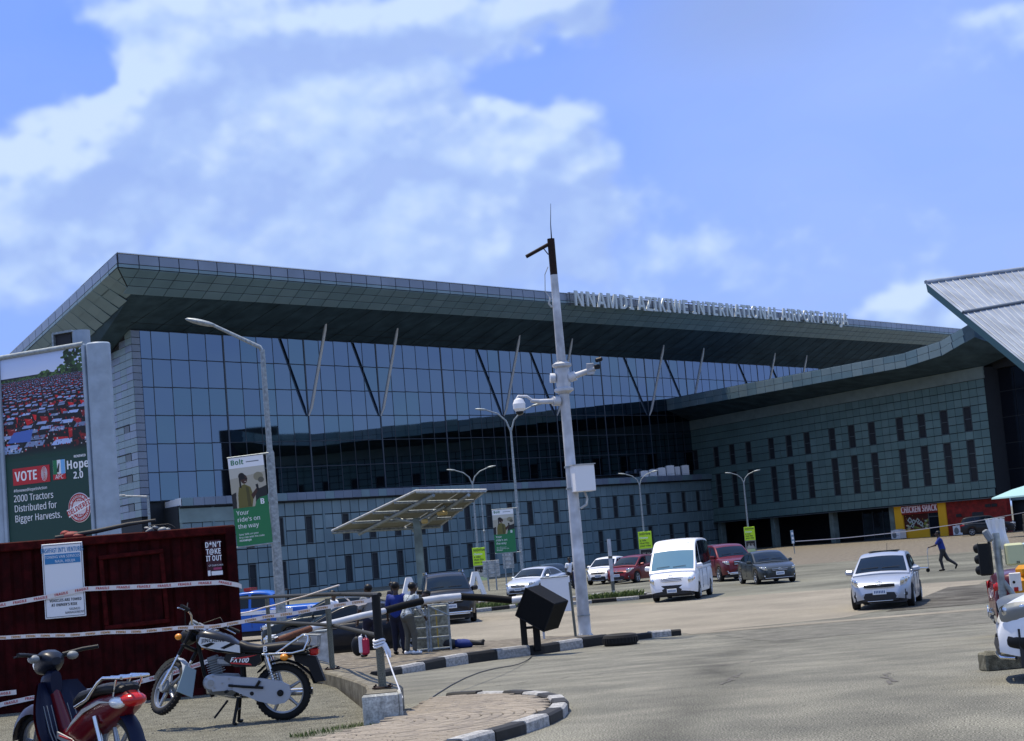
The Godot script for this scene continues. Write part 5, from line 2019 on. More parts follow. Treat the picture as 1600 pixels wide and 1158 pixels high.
	obj("rags", b, M.plastic_g, o)
	b = B.new()
	for k in 4:
		b.tube(sag(V(-0.2 + k * 0.05, 0.02, 0.02), V(0.05 + k * 0.06, 0.03, 0.02), -0.06, 6), 0.006, 4)
	obj("wire", b, M.dark, o)

func tractor_print() -> Image:
	# the picture on the billboard: rows of red tractors with pale canopies under trees
	var W := 300
	var H := 360
	var im := Image.create(W, H, false, Image.FORMAT_RGB8)
	var r := RandomNumberGenerator.new()
	r.seed = 77
	for y in H:
		var t := float(y) / H
		var c := Color(0.72, 0.80, 0.95).lerp(Color(0.86, 0.88, 0.94), clampf(t * 4.0, 0, 1))
		if t > 0.19:
			c = Color(0.13, 0.13, 0.17)
		im.fill_rect(Rect2i(0, y, W, 1), c)
	for i in 420:
		var x := r.randf_range(0, W)
		var top := 78.0 - 46.0 * smoothstep(60.0, 280.0, x) * (0.6 + 0.4 * sin(x * 0.09))
		var y := r.randf_range(top, 84)
		var g := r.randf_range(0.14, 0.46)
		img_ell(im, x, y, r.randf_range(2, 7), r.randf_range(2, 6), Color(g * 0.8, g * 1.1, g * 0.5))
	for i in 80:
		var x := r.randf_range(225, 300)
		var y := r.randf_range(2, 90)
		var g := r.randf_range(0.10, 0.36)
		img_ell(im, x, y, r.randf_range(3, 10), r.randf_range(3, 9), Color(g * 0.7, g * 1.1, g * 0.5))
	var y := 82.0
	while y < 330.0:
		var s := 3.0 + pow((y - 78.0) / 250.0, 1.5) * 58.0
		var x := -r.randf_range(0, s * 2)
		while x < W + s:
			var yy := y + r.randf_range(-s, s) * 0.45 - (x / W - 0.5) * s * 0.6
			# dark body and wheels, red bonnet, pale canopy
			img_poly(im, [Vector2(x - s * 0.9, yy + s * 1.7), Vector2(x - s * 0.8, yy), Vector2(x + s * 0.8, yy), Vector2(x + s * 0.9, yy + s * 1.7)], Color(0.07, 0.06, 0.08))
			img_ell(im, x - s * 0.55, yy + s * 1.2, s * 0.42, s * 0.5, Color(0.03, 0.03, 0.04))
			img_ell(im, x - s * 0.55, yy + s * 1.2, s * 0.2, s * 0.24, Color(0.36, 0.05, 0.06))
			var rd := r.randf_range(0.5, 0.9)
			img_poly(im, [Vector2(x - s * 0.35, yy + s * 0.5), Vector2(x + s * 0.75, yy + s * 0.55 + r.randf_range(0, s * 0.3)), Vector2(x + s * 0.85, yy + s * 1.2), Vector2(x, yy + s * 1.5)], Color(rd, 0.08, 0.10))
			img_poly(im, [Vector2(x + s * 0.05, yy + s * 0.8), Vector2(x + s * 0.6, yy + s * 0.66), Vector2(x + s * 0.5, yy + s * 0.8)], Color(0.86, 0.45, 0.42))
			img_poly(im, [Vector2(x - s * 0.7, yy + s * 0.06), Vector2(x - s * 0.45, yy - s * 0.24), Vector2(x + s * 0.62, yy - s * 0.22), Vector2(x + s * 0.45, yy + s * 0.08)], Color(0.56, 0.63, 0.78) * r.randf_range(0.75, 1.25))
			im.fill_rect(Rect2i(int(x - s * 0.75), int(yy), maxi(1, int(s * 0.07)), int(s * 0.9)), Color(0.04, 0.04, 0.05))
			x += s * r.randf_range(1.25, 2.4)
		y += s * 0.8
	for i in 700:
		var px := r.randf_range(0, W)
		var py := r.randf_range(84, 330)
		var k := 0.6 + (py - 84.0) / 110.0
		img_ell(im, px, py, k * r.randf_range(0.4, 1.3), k * r.randf_range(0.4, 1.6), [Color(0.72, 0.10, 0.11), Color(0.05, 0.05, 0.07), Color(0.85, 0.82, 0.84), Color(0.45, 0.06, 0.08), Color(0.1, 0.09, 0.12)][r.randi() % 5])
	img_poly(im, [Vector2(12, 292), Vector2(38, 258), Vector2(108, 254), Vector2(96, 296)], Color(0.30, 0.42, 0.72))
	# fade into the green field
	for q in range(318, H):
		var t := smoothstep(318.0, 350.0, q)
		for x in W:
			im.set_pixel(x, q, im.get_pixel(x, q).lerp(Color(0.012, 0.22, 0.165), clampf(t + r.randf_range(-0.15, 0.15), 0, 1)))
	return im

func billboard() -> void:
	var right := V(-14.87, 0, -60.0)
	var leftp := V(-18.45, 0, -61.9)
	var dir := (right - leftp).normalized()
	var mid := (right + leftp) / 2
	var wid := right.distance_to(leftp)
	var t := thing("tractor_billboard", "tall green billboard of red tractors between rounded grey columns", "billboard", mid, atan2(-dir.z, dir.x))
	var top := 10.9
	var b := B.new()
	b.box(V(0, 5.4, -0.12), V(wid, 10.8, 0.2))
	obj("panel", b, M.plastic_g, t)
	b = B.new()
	b.box(V(0, 5.0, 0.0), V(wid - 0.1, 4.2, 0.02))
	var field := mat(lin(0.004, 0.042, 0.030), 0.55)
	obj("green_field", b, field, t)
	b = B.new()
	b.quad_uv(V(-wid / 2 + 0.05, 7.08, 0.006), V(wid / 2 - 0.05, 7.08, 0.006), V(wid / 2 - 0.05, 10.82, 0.006), V(-wid / 2 + 0.05, 10.82, 0.006), V(0, 0, 1), Vector2(0, 1), Vector2(1, 1), Vector2(1, 0), Vector2(0, 0))
	obj("tractor_print", b, print_mat(tractor_print()), t)
	# print on the green field
	var k := wid / 4.05
	b = B.new()
	b.box(V(-0.74, 6.55, 0.02), V(1.75, 0.60, 0.012))
	obj("red_label", b, mat(lin(0.50, 0.012, 0.02), 0.5), t)
	text("VOTE", 0.34, M.text_w, t, Transform3D(Basis(), V(-0.98, 6.55, 0.03)), true, 1, "lettering", 0.008, 0.92)
	b = B.new()
	for r in 5:
		var pts := []
		for i in 13:
			pts.append(V(-0.12 + cos(TAU * i / 12) * (0.03 + r * 0.027), 6.55 + sin(TAU * i / 12) * (0.05 + r * 0.05), 0.032))
		b.tube(pts, 0.009, 4)
	obj("fingerprint", b, M.text_w, t)
	b = B.new()
	b.box(V(0.58, 6.72, 0.02), V(0.56, 0.5, 0.012))
	obj("emblem_field", b, M.text_w, t)
	b = B.new()
	b.box(V(0.40, 6.72, 0.028), V(0.18, 0.5, 0.012))
	obj("emblem_green", b, M.green, t)
	b = B.new()
	b.box(V(0.76, 6.72, 0.028), V(0.18, 0.5, 0.012))
	obj("emblem_blue", b, mat(lin(0.16, 0.42, 0.75), 0.5), t)
	b = B.new()
	b.tube([V(0.52, 6.55, 0.04), V(0.60, 6.85, 0.04)], [0.045, 0.012], 5)
	obj("emblem_broom", b, M.text_k, t)
	b = B.new()
	b.box(V(0.58, 6.38, 0.02), V(0.58, 0.2, 0.014))
	obj("emblem_red", b, mat(lin(0.50, 0.012, 0.02), 0.5), t)
	text("APC", 0.15, M.text_w, t, Transform3D(Basis(), V(0.58, 6.38, 0.032)), false, 1, "lettering", 0.006)
	text("RENEWED", 0.085, M.text_w, t, Transform3D(Basis(), V(1.56, 7.02, 0.02)), true, 1, "lettering", 0.006)
	text("Hope", 0.30, M.text_w, t, Transform3D(Basis(), V(1.44, 6.74, 0.02)), true, 1, "lettering", 0.008)
	text("2.0", 0.24, M.text_w, t, Transform3D(Basis(), V(1.44, 6.36, 0.02)), true, 1, "lettering", 0.008)
	text("#RenewedHopeInAction", 0.105, M.text_w, t, Transform3D(Basis(), V(-1.62, 6.06, 0.02)), false, 0, "lettering", 0.006)
	var yy := 5.78
	for line in ["2000 Tractors", "Distributed for", "Bigger Harvests."]:
		text(line, 0.24, M.text_w, t, Transform3D(Basis(), V(-1.64, yy, 0.02)), false, 0, "lettering", 0.008, 0.92)
		yy -= 0.36
	var st := Transform3D(Basis(), V(1.42, 5.22, 0.02))
	b = B.new()
	b.xf = st
	b.lathe([Vector2(0.52, 0.0), Vector2(0.50, 0.012), Vector2(0.0, 0.012)], 32, Transform3D(Basis(Vector3.RIGHT, PI / 2), Vector3.ZERO))
	obj("stamp", b, mat(lin(0.70, 0.62, 0.64), 0.6), t)
	b = B.new()
	for rad in [0.47, 0.34]:
		var pts := []
		for i in 33:
			pts.append(st * V(cos(TAU * i / 32) * rad, sin(TAU * i / 32) * rad, 0.016))
		b.tube(pts, 0.022, 4)
	obj("stamp_ring", b, M.text_r, t)
	b = B.new()
	for i in 5:
		b.ball(st * V(-0.2 + i * 0.1, 0.25, 0.02), V(0.035, 0.035, 0.01), 5, 3)
		b.ball(st * V(-0.2 + i * 0.1, -0.25, 0.02), V(0.035, 0.035, 0.01), 5, 3)
	obj("stamp_stars", b, M.text_r, t)
	for i in 14:
		for s in [1.0, -1.0]:
			var a: float = (PI * (0.1 + 0.8 * i / 13.0)) * s
			var ch: String = "A RENEWED HOPE" if s > 0 else "PRESIDENT TINUBU"
			text(ch.substr(i if s < 0 else 13 - i, 1), 0.062, M.text_r, t, st * Transform3D(Basis(Vector3.BACK, a - PI / 2 if s > 0 else a + PI / 2), V(cos(a) * 0.405, sin(a) * 0.405, 0.016)), true, 1, "lettering", 0.004)
	b = B.new()
	b.box(st * V(0, 0, 0.02), V(1.12, 0.28, 0.014), Basis(Vector3.BACK, 0.34))
	obj("stamp_bar", b, M.text_w, t)
	text("DELIVERED", 0.175, M.text_r, t, st * Transform3D(Basis(Vector3.BACK, 0.34), V(0, 0, 0.032)), true, 1, "lettering", 0.006, 0.92)
	# columns
	for s in [-1.0, 1.0]:
		b = B.new()
		var pr := []
		b.lathe([Vector2(0.42, 0), Vector2(0.42, top - 0.05), Vector2(0.38, top), Vector2(0.0, top)], 24, Transform3D(Basis(), V(s * (wid / 2 + 0.42), 0, -0.25)))
		obj("column", b, M.offwhite_c, t)
		b = B.new()
		b.bbox(V(s * (wid / 2 + 0.0), top / 2, 0.03), V(0.14, top, 0.14), 0.02)
		obj("frame_post", b, M.offwhite_c, t)
	b = B.new()
	b.tube([V(-wid / 2, top, 0.03), V(wid / 2, top, 0.03)], 0.09, 8)
	obj("top_rail", b, M.galv, t)
	b = B.new()
	b.lathe([Vector2(0.33, 0), Vector2(0.33, 12.0), Vector2(0.0, 12.0)], 20, Transform3D(Basis(), V(-0.95, 0, -3.2)))
	obj("column", b, M.offwhite_c, t)
	b = B.new()
	b.box(V(-1.65, 11.3, -3.0), V(0.8, 1.4, 0.06))
	obj("open_box", b, M.void, t)
	b = B.new()
	b.box(V(-1.6, 12.0, -3.0), V(0.9, 0.08, 0.3))
	b.box(V(-2.05, 11.3, -3.0), V(0.08, 1.4, 0.3))
	obj("box_frame", b, M.galv, t)

func banner_print() -> Image:
	# a passenger in an olive top beside a car
	var im := Image.create(120, 130, false, Image.FORMAT_RGB8)
	im.fill(Color(0.66, 0.64, 0.57))
	img_poly(im, [Vector2(0, 0), Vector2(120, 0), Vector2(120, 20), Vector2(0, 34)], Color(0.74, 0.73, 0.68))
	img_ell(im, 96, 34, 16, 14, Color(0.52, 0.50, 0.40))
	img_ell(im, 104, 46, 10, 9, Color(0.34, 0.33, 0.28))
	img_poly(im, [Vector2(82, 78), Vector2(120, 66), Vector2(120, 130), Vector2(78, 130)], Color(0.10, 0.11, 0.11))
	img_poly(im, [Vector2(0, 84), Vector2(16, 78), Vector2(14, 130), Vector2(0, 130)], Color(0.12, 0.12, 0.12))
	img_poly(im, [Vector2(28, 62), Vector2(46, 54), Vector2(66, 66), Vector2(74, 96), Vector2(66, 130), Vector2(20, 130), Vector2(22, 88)], Color(0.40, 0.37, 0.16))
	img_poly(im, [Vector2(50, 62), Vector2(60, 66), Vector2(64, 128), Vector2(52, 128)], Color(0.30, 0.28, 0.11))
	img_poly(im, [Vector2(66, 92), Vector2(90, 68), Vector2(95, 74), Vector2(72, 106)], Color(0.24, 0.14, 0.09))
	img_ell(im, 47, 38, 11, 15, Color(0.24, 0.13, 0.08))
	img_ell(im, 40, 28, 11, 11, Color(0.04, 0.035, 0.03))
	img_ell(im, 53, 37, 2, 1.5, Color(0.08, 0.05, 0.04))
	img_poly(im, [Vector2(30, 24), Vector2(36, 24), Vector2(36, 66), Vector2(30, 64)], Color(0.04, 0.035, 0.03))
	img_poly(im, [Vector2(42, 34), Vector2(59, 35), Vector2(59, 38), Vector2(42, 37)], Color(0.06, 0.06, 0.06))
	img_ell(im, 51, 46, 3.5, 1.5, Color(0.8, 0.76, 0.7))
	img_poly(im, [Vector2(84, 60), Vector2(92, 58), Vector2(94, 78), Vector2(88, 80)], Color(0.05, 0.05, 0.06))
	return im

var banner_mat: Material

func ride_banner(parent: Node, w: float, h: float, at: Transform3D) -> void:
	# hanging banner: white head, picture, green field with white words; origin at its top left corner
	var b := B.new()
	b.xf = at
	b.box(V(w / 2, -h / 2, 0), V(w, h, 0.012))
	obj("banner_sheet", b, M.green, parent)
	b = B.new()
	b.xf = at
	b.box(V(w / 2, -h * 0.065, 0.0), V(w, h * 0.13, 0.02))
	obj("banner_head", b, M.text_w, parent)
	b = B.new()
	b.xf = at
	b.quad_uv(V(0, -h * 0.57, 0.012), V(w, -h * 0.57, 0.012), V(w, -h * 0.125, 0.012), V(0, -h * 0.125, 0.012), V(0, 0, 1), Vector2(0, 1), Vector2(1, 1), Vector2(1, 0), Vector2(0, 0))
	obj("banner_picture", b, banner_mat, parent)
	b = B.new()
	b.xf = at
	var poly := PackedVector2Array()
	for p in [[0.62, -0.57], [0.68, -0.51], [0.8, -0.475], [1.0, -0.465], [1.0, -0.57]]:
		poly.append(Vector2(p[0] * w, p[1] * h))
	b.prism(poly, Transform3D(Basis(), V(0, 0, 0.012)), 0.006)
	obj("green_swoosh", b, M.green, parent)
	text("Bolt", h * 0.055, M.text_g, parent, at * Transform3D(Basis(), V(w * 0.06, -h * 0.062, 0.014)), true, 0, "lettering", 0.006)
	b = B.new()
	b.xf = at
	b.box(V(w * 0.68, -h * 0.067, 0.011), V(w * 0.36, h * 0.011, 0.004))
	obj("small_print", b, M.plastic_g, parent)
	text("B", h * 0.06, M.text_w, parent, at * Transform3D(Basis(), V(w * 0.84, -h * 0.525, 0.018)), true, 1, "lettering", 0.006)
	var y := -0.625
	for s in ["Your", "ride's on", "the way"]:
		text(s, h * 0.048, M.text_w, parent, at * Transform3D(Basis(), V(w * 0.08, y * h, 0.01)), false, 0, "lettering", 0.006)
		y -= 0.075
	y -= 0.015
	for s in ["Save 50% on your", "first ride with the code", "HEYABUJA"]:
		text(s, h * 0.020, M.text_w, parent, at * Transform3D(Basis(), V(w * 0.08, y * h, 0.01)), s == "HEYABUJA", 0, "lettering", 0.004)
		y -= 0.034
	for y2 in [0.0, -h]:
		b = B.new()
		b.xf = at
		b.tube([V(-0.02, y2, 0), V(w + 0.25, y2, 0)], 0.03, 6)
		obj("banner_arm", b, M.galv, parent)

func lamp_head(b: B, at: Vector3, dir: Vector3, k := 1.0) -> void:
	var bas := Basis(dir.cross(Vector3.UP).normalized(), Vector3.UP, Vector3.ZERO)
	bas.x = dir.normalized()
	bas.z = bas.x.cross(Vector3.UP).normalized()
	bas.y = bas.z.cross(bas.x)
	b.ball(at + dir.normalized() * 0.36 * k, V(0.48, 0.085, 0.17) * k, 12, 6, bas)

func double_lamp(called: String, label: String, at: Vector3, h: float, spread: float, turn: float, group: String) -> Node3D:
	var t := thing(called, label, "street lamp", at, turn, group)
	var b := B.new()
	b.tube([V(0, 0, 0), V(0, h * 0.45, 0), V(0, h * 0.96, 0)], [0.10, 0.085, 0.06], 10)
	obj("pole", b, M.galv, t)
	for s in [-1.0, 1.0]:
		b = B.new()
		b.tube([V(0, h * 0.93, 0), V(s * spread * 0.12, h * 1.0, 0), V(s * spread * 0.35, h * 1.045, 0), V(s * spread * 0.72, h * 1.075, 0)], [0.05, 0.045, 0.04, 0.035], 8)
		obj("arm", b, M.galv, t)
		b = B.new()
		lamp_head(b, V(s * spread * 0.70, h * 1.075, 0), V(s, 0.14, 0), 0.75)
		obj("lamp_head", b, M.galv, t)
	b = B.new()
	b.bbox(V(0, 0.06, 0), V(0.4, 0.12, 0.4), 0.02)
	obj("base", b, M.concrete, t)
	return t

func ride_sign(parent: Node, w: float, at: Vector3) -> void:
	# lime advert over a black and white picture, fixed to a lamp pole
	var b := B.new()
	b.bbox(at + V(0, 0, 0.12), V(w, w * 1.28, 0.06), 0.01)
	obj("advert_panel", b, M.lime, parent)
	text("inDrive", w * 0.185, M.text_k, parent, Transform3D(Basis(), at + V(-w * 0.42, w * 0.46, 0.155)), true, 0, "lettering", 0.01, 0.95)
	var y := 0.17
	for s in ["Choose", "a ride", "that fits", "your vibe"]:
		text(s, w * 0.13, M.text_w if s == "Choose" else M.text_k, parent, Transform3D(Basis(), at + V(-w * 0.42, w * y, 0.155)), true, 0, "lettering", 0.01)
		y -= 0.20
	var im := Image.create(40, 34, false, Image.FORMAT_RGB8)
	im.fill(Color(0.62, 0.63, 0.6))
	img_poly(im, [Vector2(2, 3), Vector2(38, 3), Vector2(38, 31), Vector2(2, 31)], Color(0.06, 0.06, 0.06))
	for q in [[13, 14], [27, 15]]:
		img_ell(im, q[0], q[1], 5, 6, Color(0.50, 0.48, 0.44))
		img_ell(im, q[0], q[1] - 4, 5, 3, Color(0.1, 0.1, 0.1))
		img_ell(im, q[0], q[1] + 14, 8, 8, Color(0.66, 0.66, 0.62))
	b = B.new()
	var c := at + V(0, -w * 1.05, 0.12)
	b.quad_uv(c + V(-w * 0.46, -w * 0.36, 0), c + V(w * 0.46, -w * 0.36, 0), c + V(w * 0.46, w * 0.40, 0), c + V(-w * 0.46, w * 0.40, 0), V(0, 0, 1), Vector2(0, 1), Vector2(1, 1), Vector2(1, 0), Vector2(0, 0))
	obj("advert_picture", b, print_mat(im), parent)
	b = B.new()
	b.box(c + V(0, 0, -0.02), V(w * 0.96, w * 0.84, 0.02))
	obj("advert_back", b, M.plastic_g, parent)
	b = B.new()
	b.box(c + V(0, -w * 0.55, -0.0), V(w * 0.8, w * 0.28, 0.03))
	obj("advert_foot", b, mat(lin(0.50, 0.62, 0.30), 0.6), parent)
	b = B.new()
	for s in [-1.0, 1.0]:
		b.tube([V(at.x + s * w * 0.48, 0, at.z + 0.06), at + V(s * w * 0.48, w * 0.62, 0.06)], 0.035, 6)
	obj("advert_post", b, M.galv, parent)

func lamps() -> void:
	banner_mat = print_mat(banner_print())
	# tall single-armed lamp on the left, with the large banner
	var t := thing("street_lamp", "tall single-armed galvanised street lamp carrying the large green ride banner", "street lamp", V(-8.94, 0, -62.17))
	var b := B.new()
	b.tube([V(0, 0, 0), V(0, 6.7, 0)], [0.19, 0.15], 12)
	b.tube([V(0, 6.7, 0), V(0, 6.8, 0), V(-0.02, 10.45, 0)], [0.15, 0.105, 0.09], 12)
	obj("pole", b, M.galv, t)
	b = B.new()
	b.tube([V(-0.02, 10.35, 0), V(-0.1, 10.55, 0), V(-1.75, 11.5, 0.0)], [0.085, 0.075, 0.06], 8)
	obj("arm", b, M.galv, t)
	b = B.new()
	lamp_head(b, V(-1.75, 11.5, 0), V(-0.95, 0.3, 0), 1.25)
	obj("lamp_head", b, M.galv, t)
	b = B.new()
	b.bbox(V(0, 0.15, 0), V(0.5, 0.3, 0.5), 0.03)
	obj("base", b, M.concrete, t)
	ride_banner(t, 1.28, 3.22, Transform3D(Basis(Vector3.BACK, 0.045), V(-1.52, 6.62, 0.12)))
	# double lamps down the forecourt
	var g := "double-armed lamps along the forecourt"
	t = double_lamp("double_lamp", "taller double-armed lamp with a hanging green ride banner", V(-0.36, 0, -100.0), 9.9, 1.95, 0.0, g)
	ride_banner(t, 1.22, 2.52, Transform3D(Basis(), V(-1.47, 4.82, 0.12)))
	t = double_lamp("double_lamp", "double-armed lamp with a lime advert left of the solar canopy's right tip", V(-3.62, 0, -128.0), 8.0, 1.75, 0.0, g)
	ride_sign(t, 1.02, V(0.10, 2.12, 0.0))
	t = double_lamp("double_lamp", "double-armed lamp with a lime advert just left of the white minibus roof", V(10.18, 0, -150.0), 7.5, 1.65, 0.0, g)
	ride_sign(t, 1.15, V(0.05, 2.25, 0.0))
	t = double_lamp("double_lamp", "double-armed lamp with a small lime advert above the red crossover", V(21.1, 0, -165.0), 7.3, 1.55, 0.0, g)
	ride_sign(t, 1.0, V(0.08, 2.0, 0.0))
	# slim plain pole beside the second lime advert
	t = thing("slim_pole", "slim plain grey pole standing close to the leftmost lime advert", "pole", V(-2.95, 0, -124.0))
	b = B.new()
	b.tube([V(0, 0, 0), V(0, 6.3, 0)], [0.06, 0.045], 8)
	b.ball(V(0, 3.9, 0.05), V(0.1, 0.1, 0.1), 8, 5)
	obj("pole", b, M.galv, t)
	# small flat-armed lamp peeping over the container
	t = thing("small_lamp", "small flat-armed lamp rising over the container in front of the end wall", "street lamp", V(-21.6, 0, -100.0))
	b = B.new()
	b.tube([V(0, 0, 0), V(0, 7.3, 0)], [0.10, 0.07], 8)
	obj("pole", b, M.galv, t)
	b = B.new()
	b.tube([V(0, 7.25, 0), V(-1.5, 7.42, 0)], [0.06, 0.05], 6)
	b.bbox(V(-1.55, 7.44, 0), V(0.5, 0.09, 0.2), 0.02)
	obj("arm", b, M.offwhite, t)

func mast() -> void:
	var t := thing("camera_mast", "tall white mast with cameras, a cabinet and a rusty top section", "mast", V(1.33, 0, -45.69))
	var b := B.new()
	b.tube([V(0, 0, 0), V(0, 3.3, 0)], [0.165, 0.155], 20)
	b.tube([V(0, 3.3, 0), V(0, 7.0, 0), V(0, 9.72, 0)], [0.15, 0.125, 0.10], 20)
	obj("pole", b, M.pole_w, t)
	b = B.new()
	b.bbox(V(0, 0.02, 0), V(0.7, 0.05, 0.7), 0.01)
	for i in 6:
		var a := TAU * i / 6
		b.prism(PackedVector2Array([Vector2(0.15, 0.03), Vector2(0.30, 0.03), Vector2(0.16, 0.22)]), Transform3D(Basis(Vector3.UP, a), Vector3.ZERO), 0.015)
	obj("base_flange", b, M.pole_w, t)
	b = B.new()
	b.tube([V(0, 0.66, 0), V(0, 0.69, 0)], 0.179, 20)
	obj("band", b, M.galv, t)
	b = B.new()
	b.tube([V(0, 9.72, 0), V(0, 10.70, 0)], 0.10, 14)
	obj("rusty_top", b, M.rust, t)
	b = B.new()
	b.tube([V(-0.08, 10.55, 0.02), V(-0.70, 10.26, 0.06)], 0.05, 8)
	b.tube([V(-0.1, 10.28, 0), V(-0.22, 10.46, 0.02)], 0.015, 5)
	obj("rusty_arm", b, M.rust, t)
	b = B.new()
	b.tube([V(0.02, 10.7, 0), V(0.03, 11.1, 0), V(0.08, 11.65, 0)], [0.02, 0.012, 0.006], 6)
	obj("aerial", b, M.black, t)
	b = B.new()
	b.tube([V(-0.15, 9.1, 0), V(-0.27, 9.3, 0), V(-0.24, 9.75, 0), V(-0.14, 9.95, 0)], 0.012, 5)
	b.tube([V(-0.15, 9.1, 0.05), V(-0.2, 8.95, 0.05), V(-0.13, 8.85, 0.05)], 0.03, 5)
	obj("cable", b, M.offwhite, t)
	# collar with two flanged rings
	b = B.new()
	for y in [6.62, 7.28]:
		b.lathe([Vector2(0.14, y - 0.1), Vector2(0.26, y - 0.03), Vector2(0.26, y + 0.03), Vector2(0.15, y + 0.09)], 16)
	b.lathe([Vector2(0.17, 6.6), Vector2(0.19, 6.75), Vector2(0.19, 7.15), Vector2(0.17, 7.3)], 16)
	for y in [6.62, 7.28]:
		for i in 8:
			var a := TAU * i / 8 + 0.2
			b.prism(PackedVector2Array([Vector2(0.15, -0.12), Vector2(0.25, 0.0), Vector2(0.15, 0.12)]), Transform3D(Basis(Vector3.UP, a), V(0, y, 0)), 0.015)
	obj("collar", b, M.pole_w, t)
	b = B.new()
	b.tube([V(0.15, 6.92, 0.05), V(0.86, 7.10, 0.2)], [0.085, 0.07], 10)
	b.tube([V(0.18, 6.93, 0.05), V(0.34, 6.97, 0.09)], 0.13, 10)
	b.bbox(V(0.74, 7.1, 0.2), V(0.2, 0.3, 0.05), 0.01)
	obj("right_arm", b, M.pole_w, t)
	b = B.new()
	b.bbox(V(0.92, 7.14, 0.22), V(0.16, 0.12, 0.12), 0.02)
	b.bbox(V(0.98, 7.32, 0.28), V(0.2, 0.11, 0.12), 0.03, Basis(Vector3.BACK, 0.2))
	obj("box_camera", b, M.plastic, t)
	b = B.new()
	b.tube([V(-0.2, 6.95, 0.05), V(-0.34, 6.96, 0.06)], 0.13, 10)
	obj("arm_stub", b, M.pole_w, t)
	b = B.new()
	b.tube([V(-0.12, 6.33, 0.08), V(-0.68, 6.34, 0.3), V(-0.9, 6.38, 0.36)], [0.075, 0.065, 0.05], 10)
	b.tube([V(-0.15, 6.33, 0.08), V(-0.32, 6.33, 0.15)], 0.13, 10)
	b.tube([V(-0.85, 6.37, 0.35), V(-1.0, 6.5, 0.38), V(-1.22, 6.52, 0.42), V(-1.3, 6.4, 0.42)], 0.035, 8)
	obj("left_arm", b, M.pole_w, t)
	b = B.new()
	b.lathe([Vector2(0.0, 0.0), Vector2(0.1, 0.01), Vector2(0.16, 0.09), Vector2(0.165, 0.22), Vector2(0.12, 0.33), Vector2(0.0, 0.38)], 16, Transform3D(Basis(), V(-1.22, 6.1, 0.42)))
	var dome := obj("dome_camera", b, M.white, t)
	b = B.new()
	b.ball(V(-1.22, 6.11, 0.42), V(0.11, 0.1, 0.11), 12, 6)
	obj("dome", b, M.car_glass, dome)
	# cabinet
	b = B.new()
	b.bbox(V(0.28, 4.24, 0.16), V(0.56, 0.70, 0.40), 0.015, Basis(Vector3.UP, 0.35))
	var cab := obj("cabinet", b, M.white, t)
	b = B.new()
	b.bbox(V(0.545, 4.22, 0.06), V(0.02, 0.60, 0.34), 0.005, Basis(Vector3.UP, 0.35))
	obj("cabinet_door", b, M.offwhite, cab)
	b = B.new()
	b.box(V(0.28, 4.60, 0.16), V(0.62, 0.025, 0.46), Basis(Vector3.UP, 0.35))
	obj("cabinet_lid", b, M.offwhite, cab)
	b = B.new()
	b.tube([V(0.3, 3.9, 0.1), V(0.36, 3.72, 0.1), V(0.33, 3.55, 0.1), V(0.16, 3.46, 0.1)], 0.03, 8)
	obj("conduit", b, M.offwhite, t)
	b = B.new()
	for y in [3.98, 4.55]:
		b.tube([V(0, y, 0), V(0, y + 0.05, 0)], 0.17, 16)
	obj("strap", b, M.galv, t)

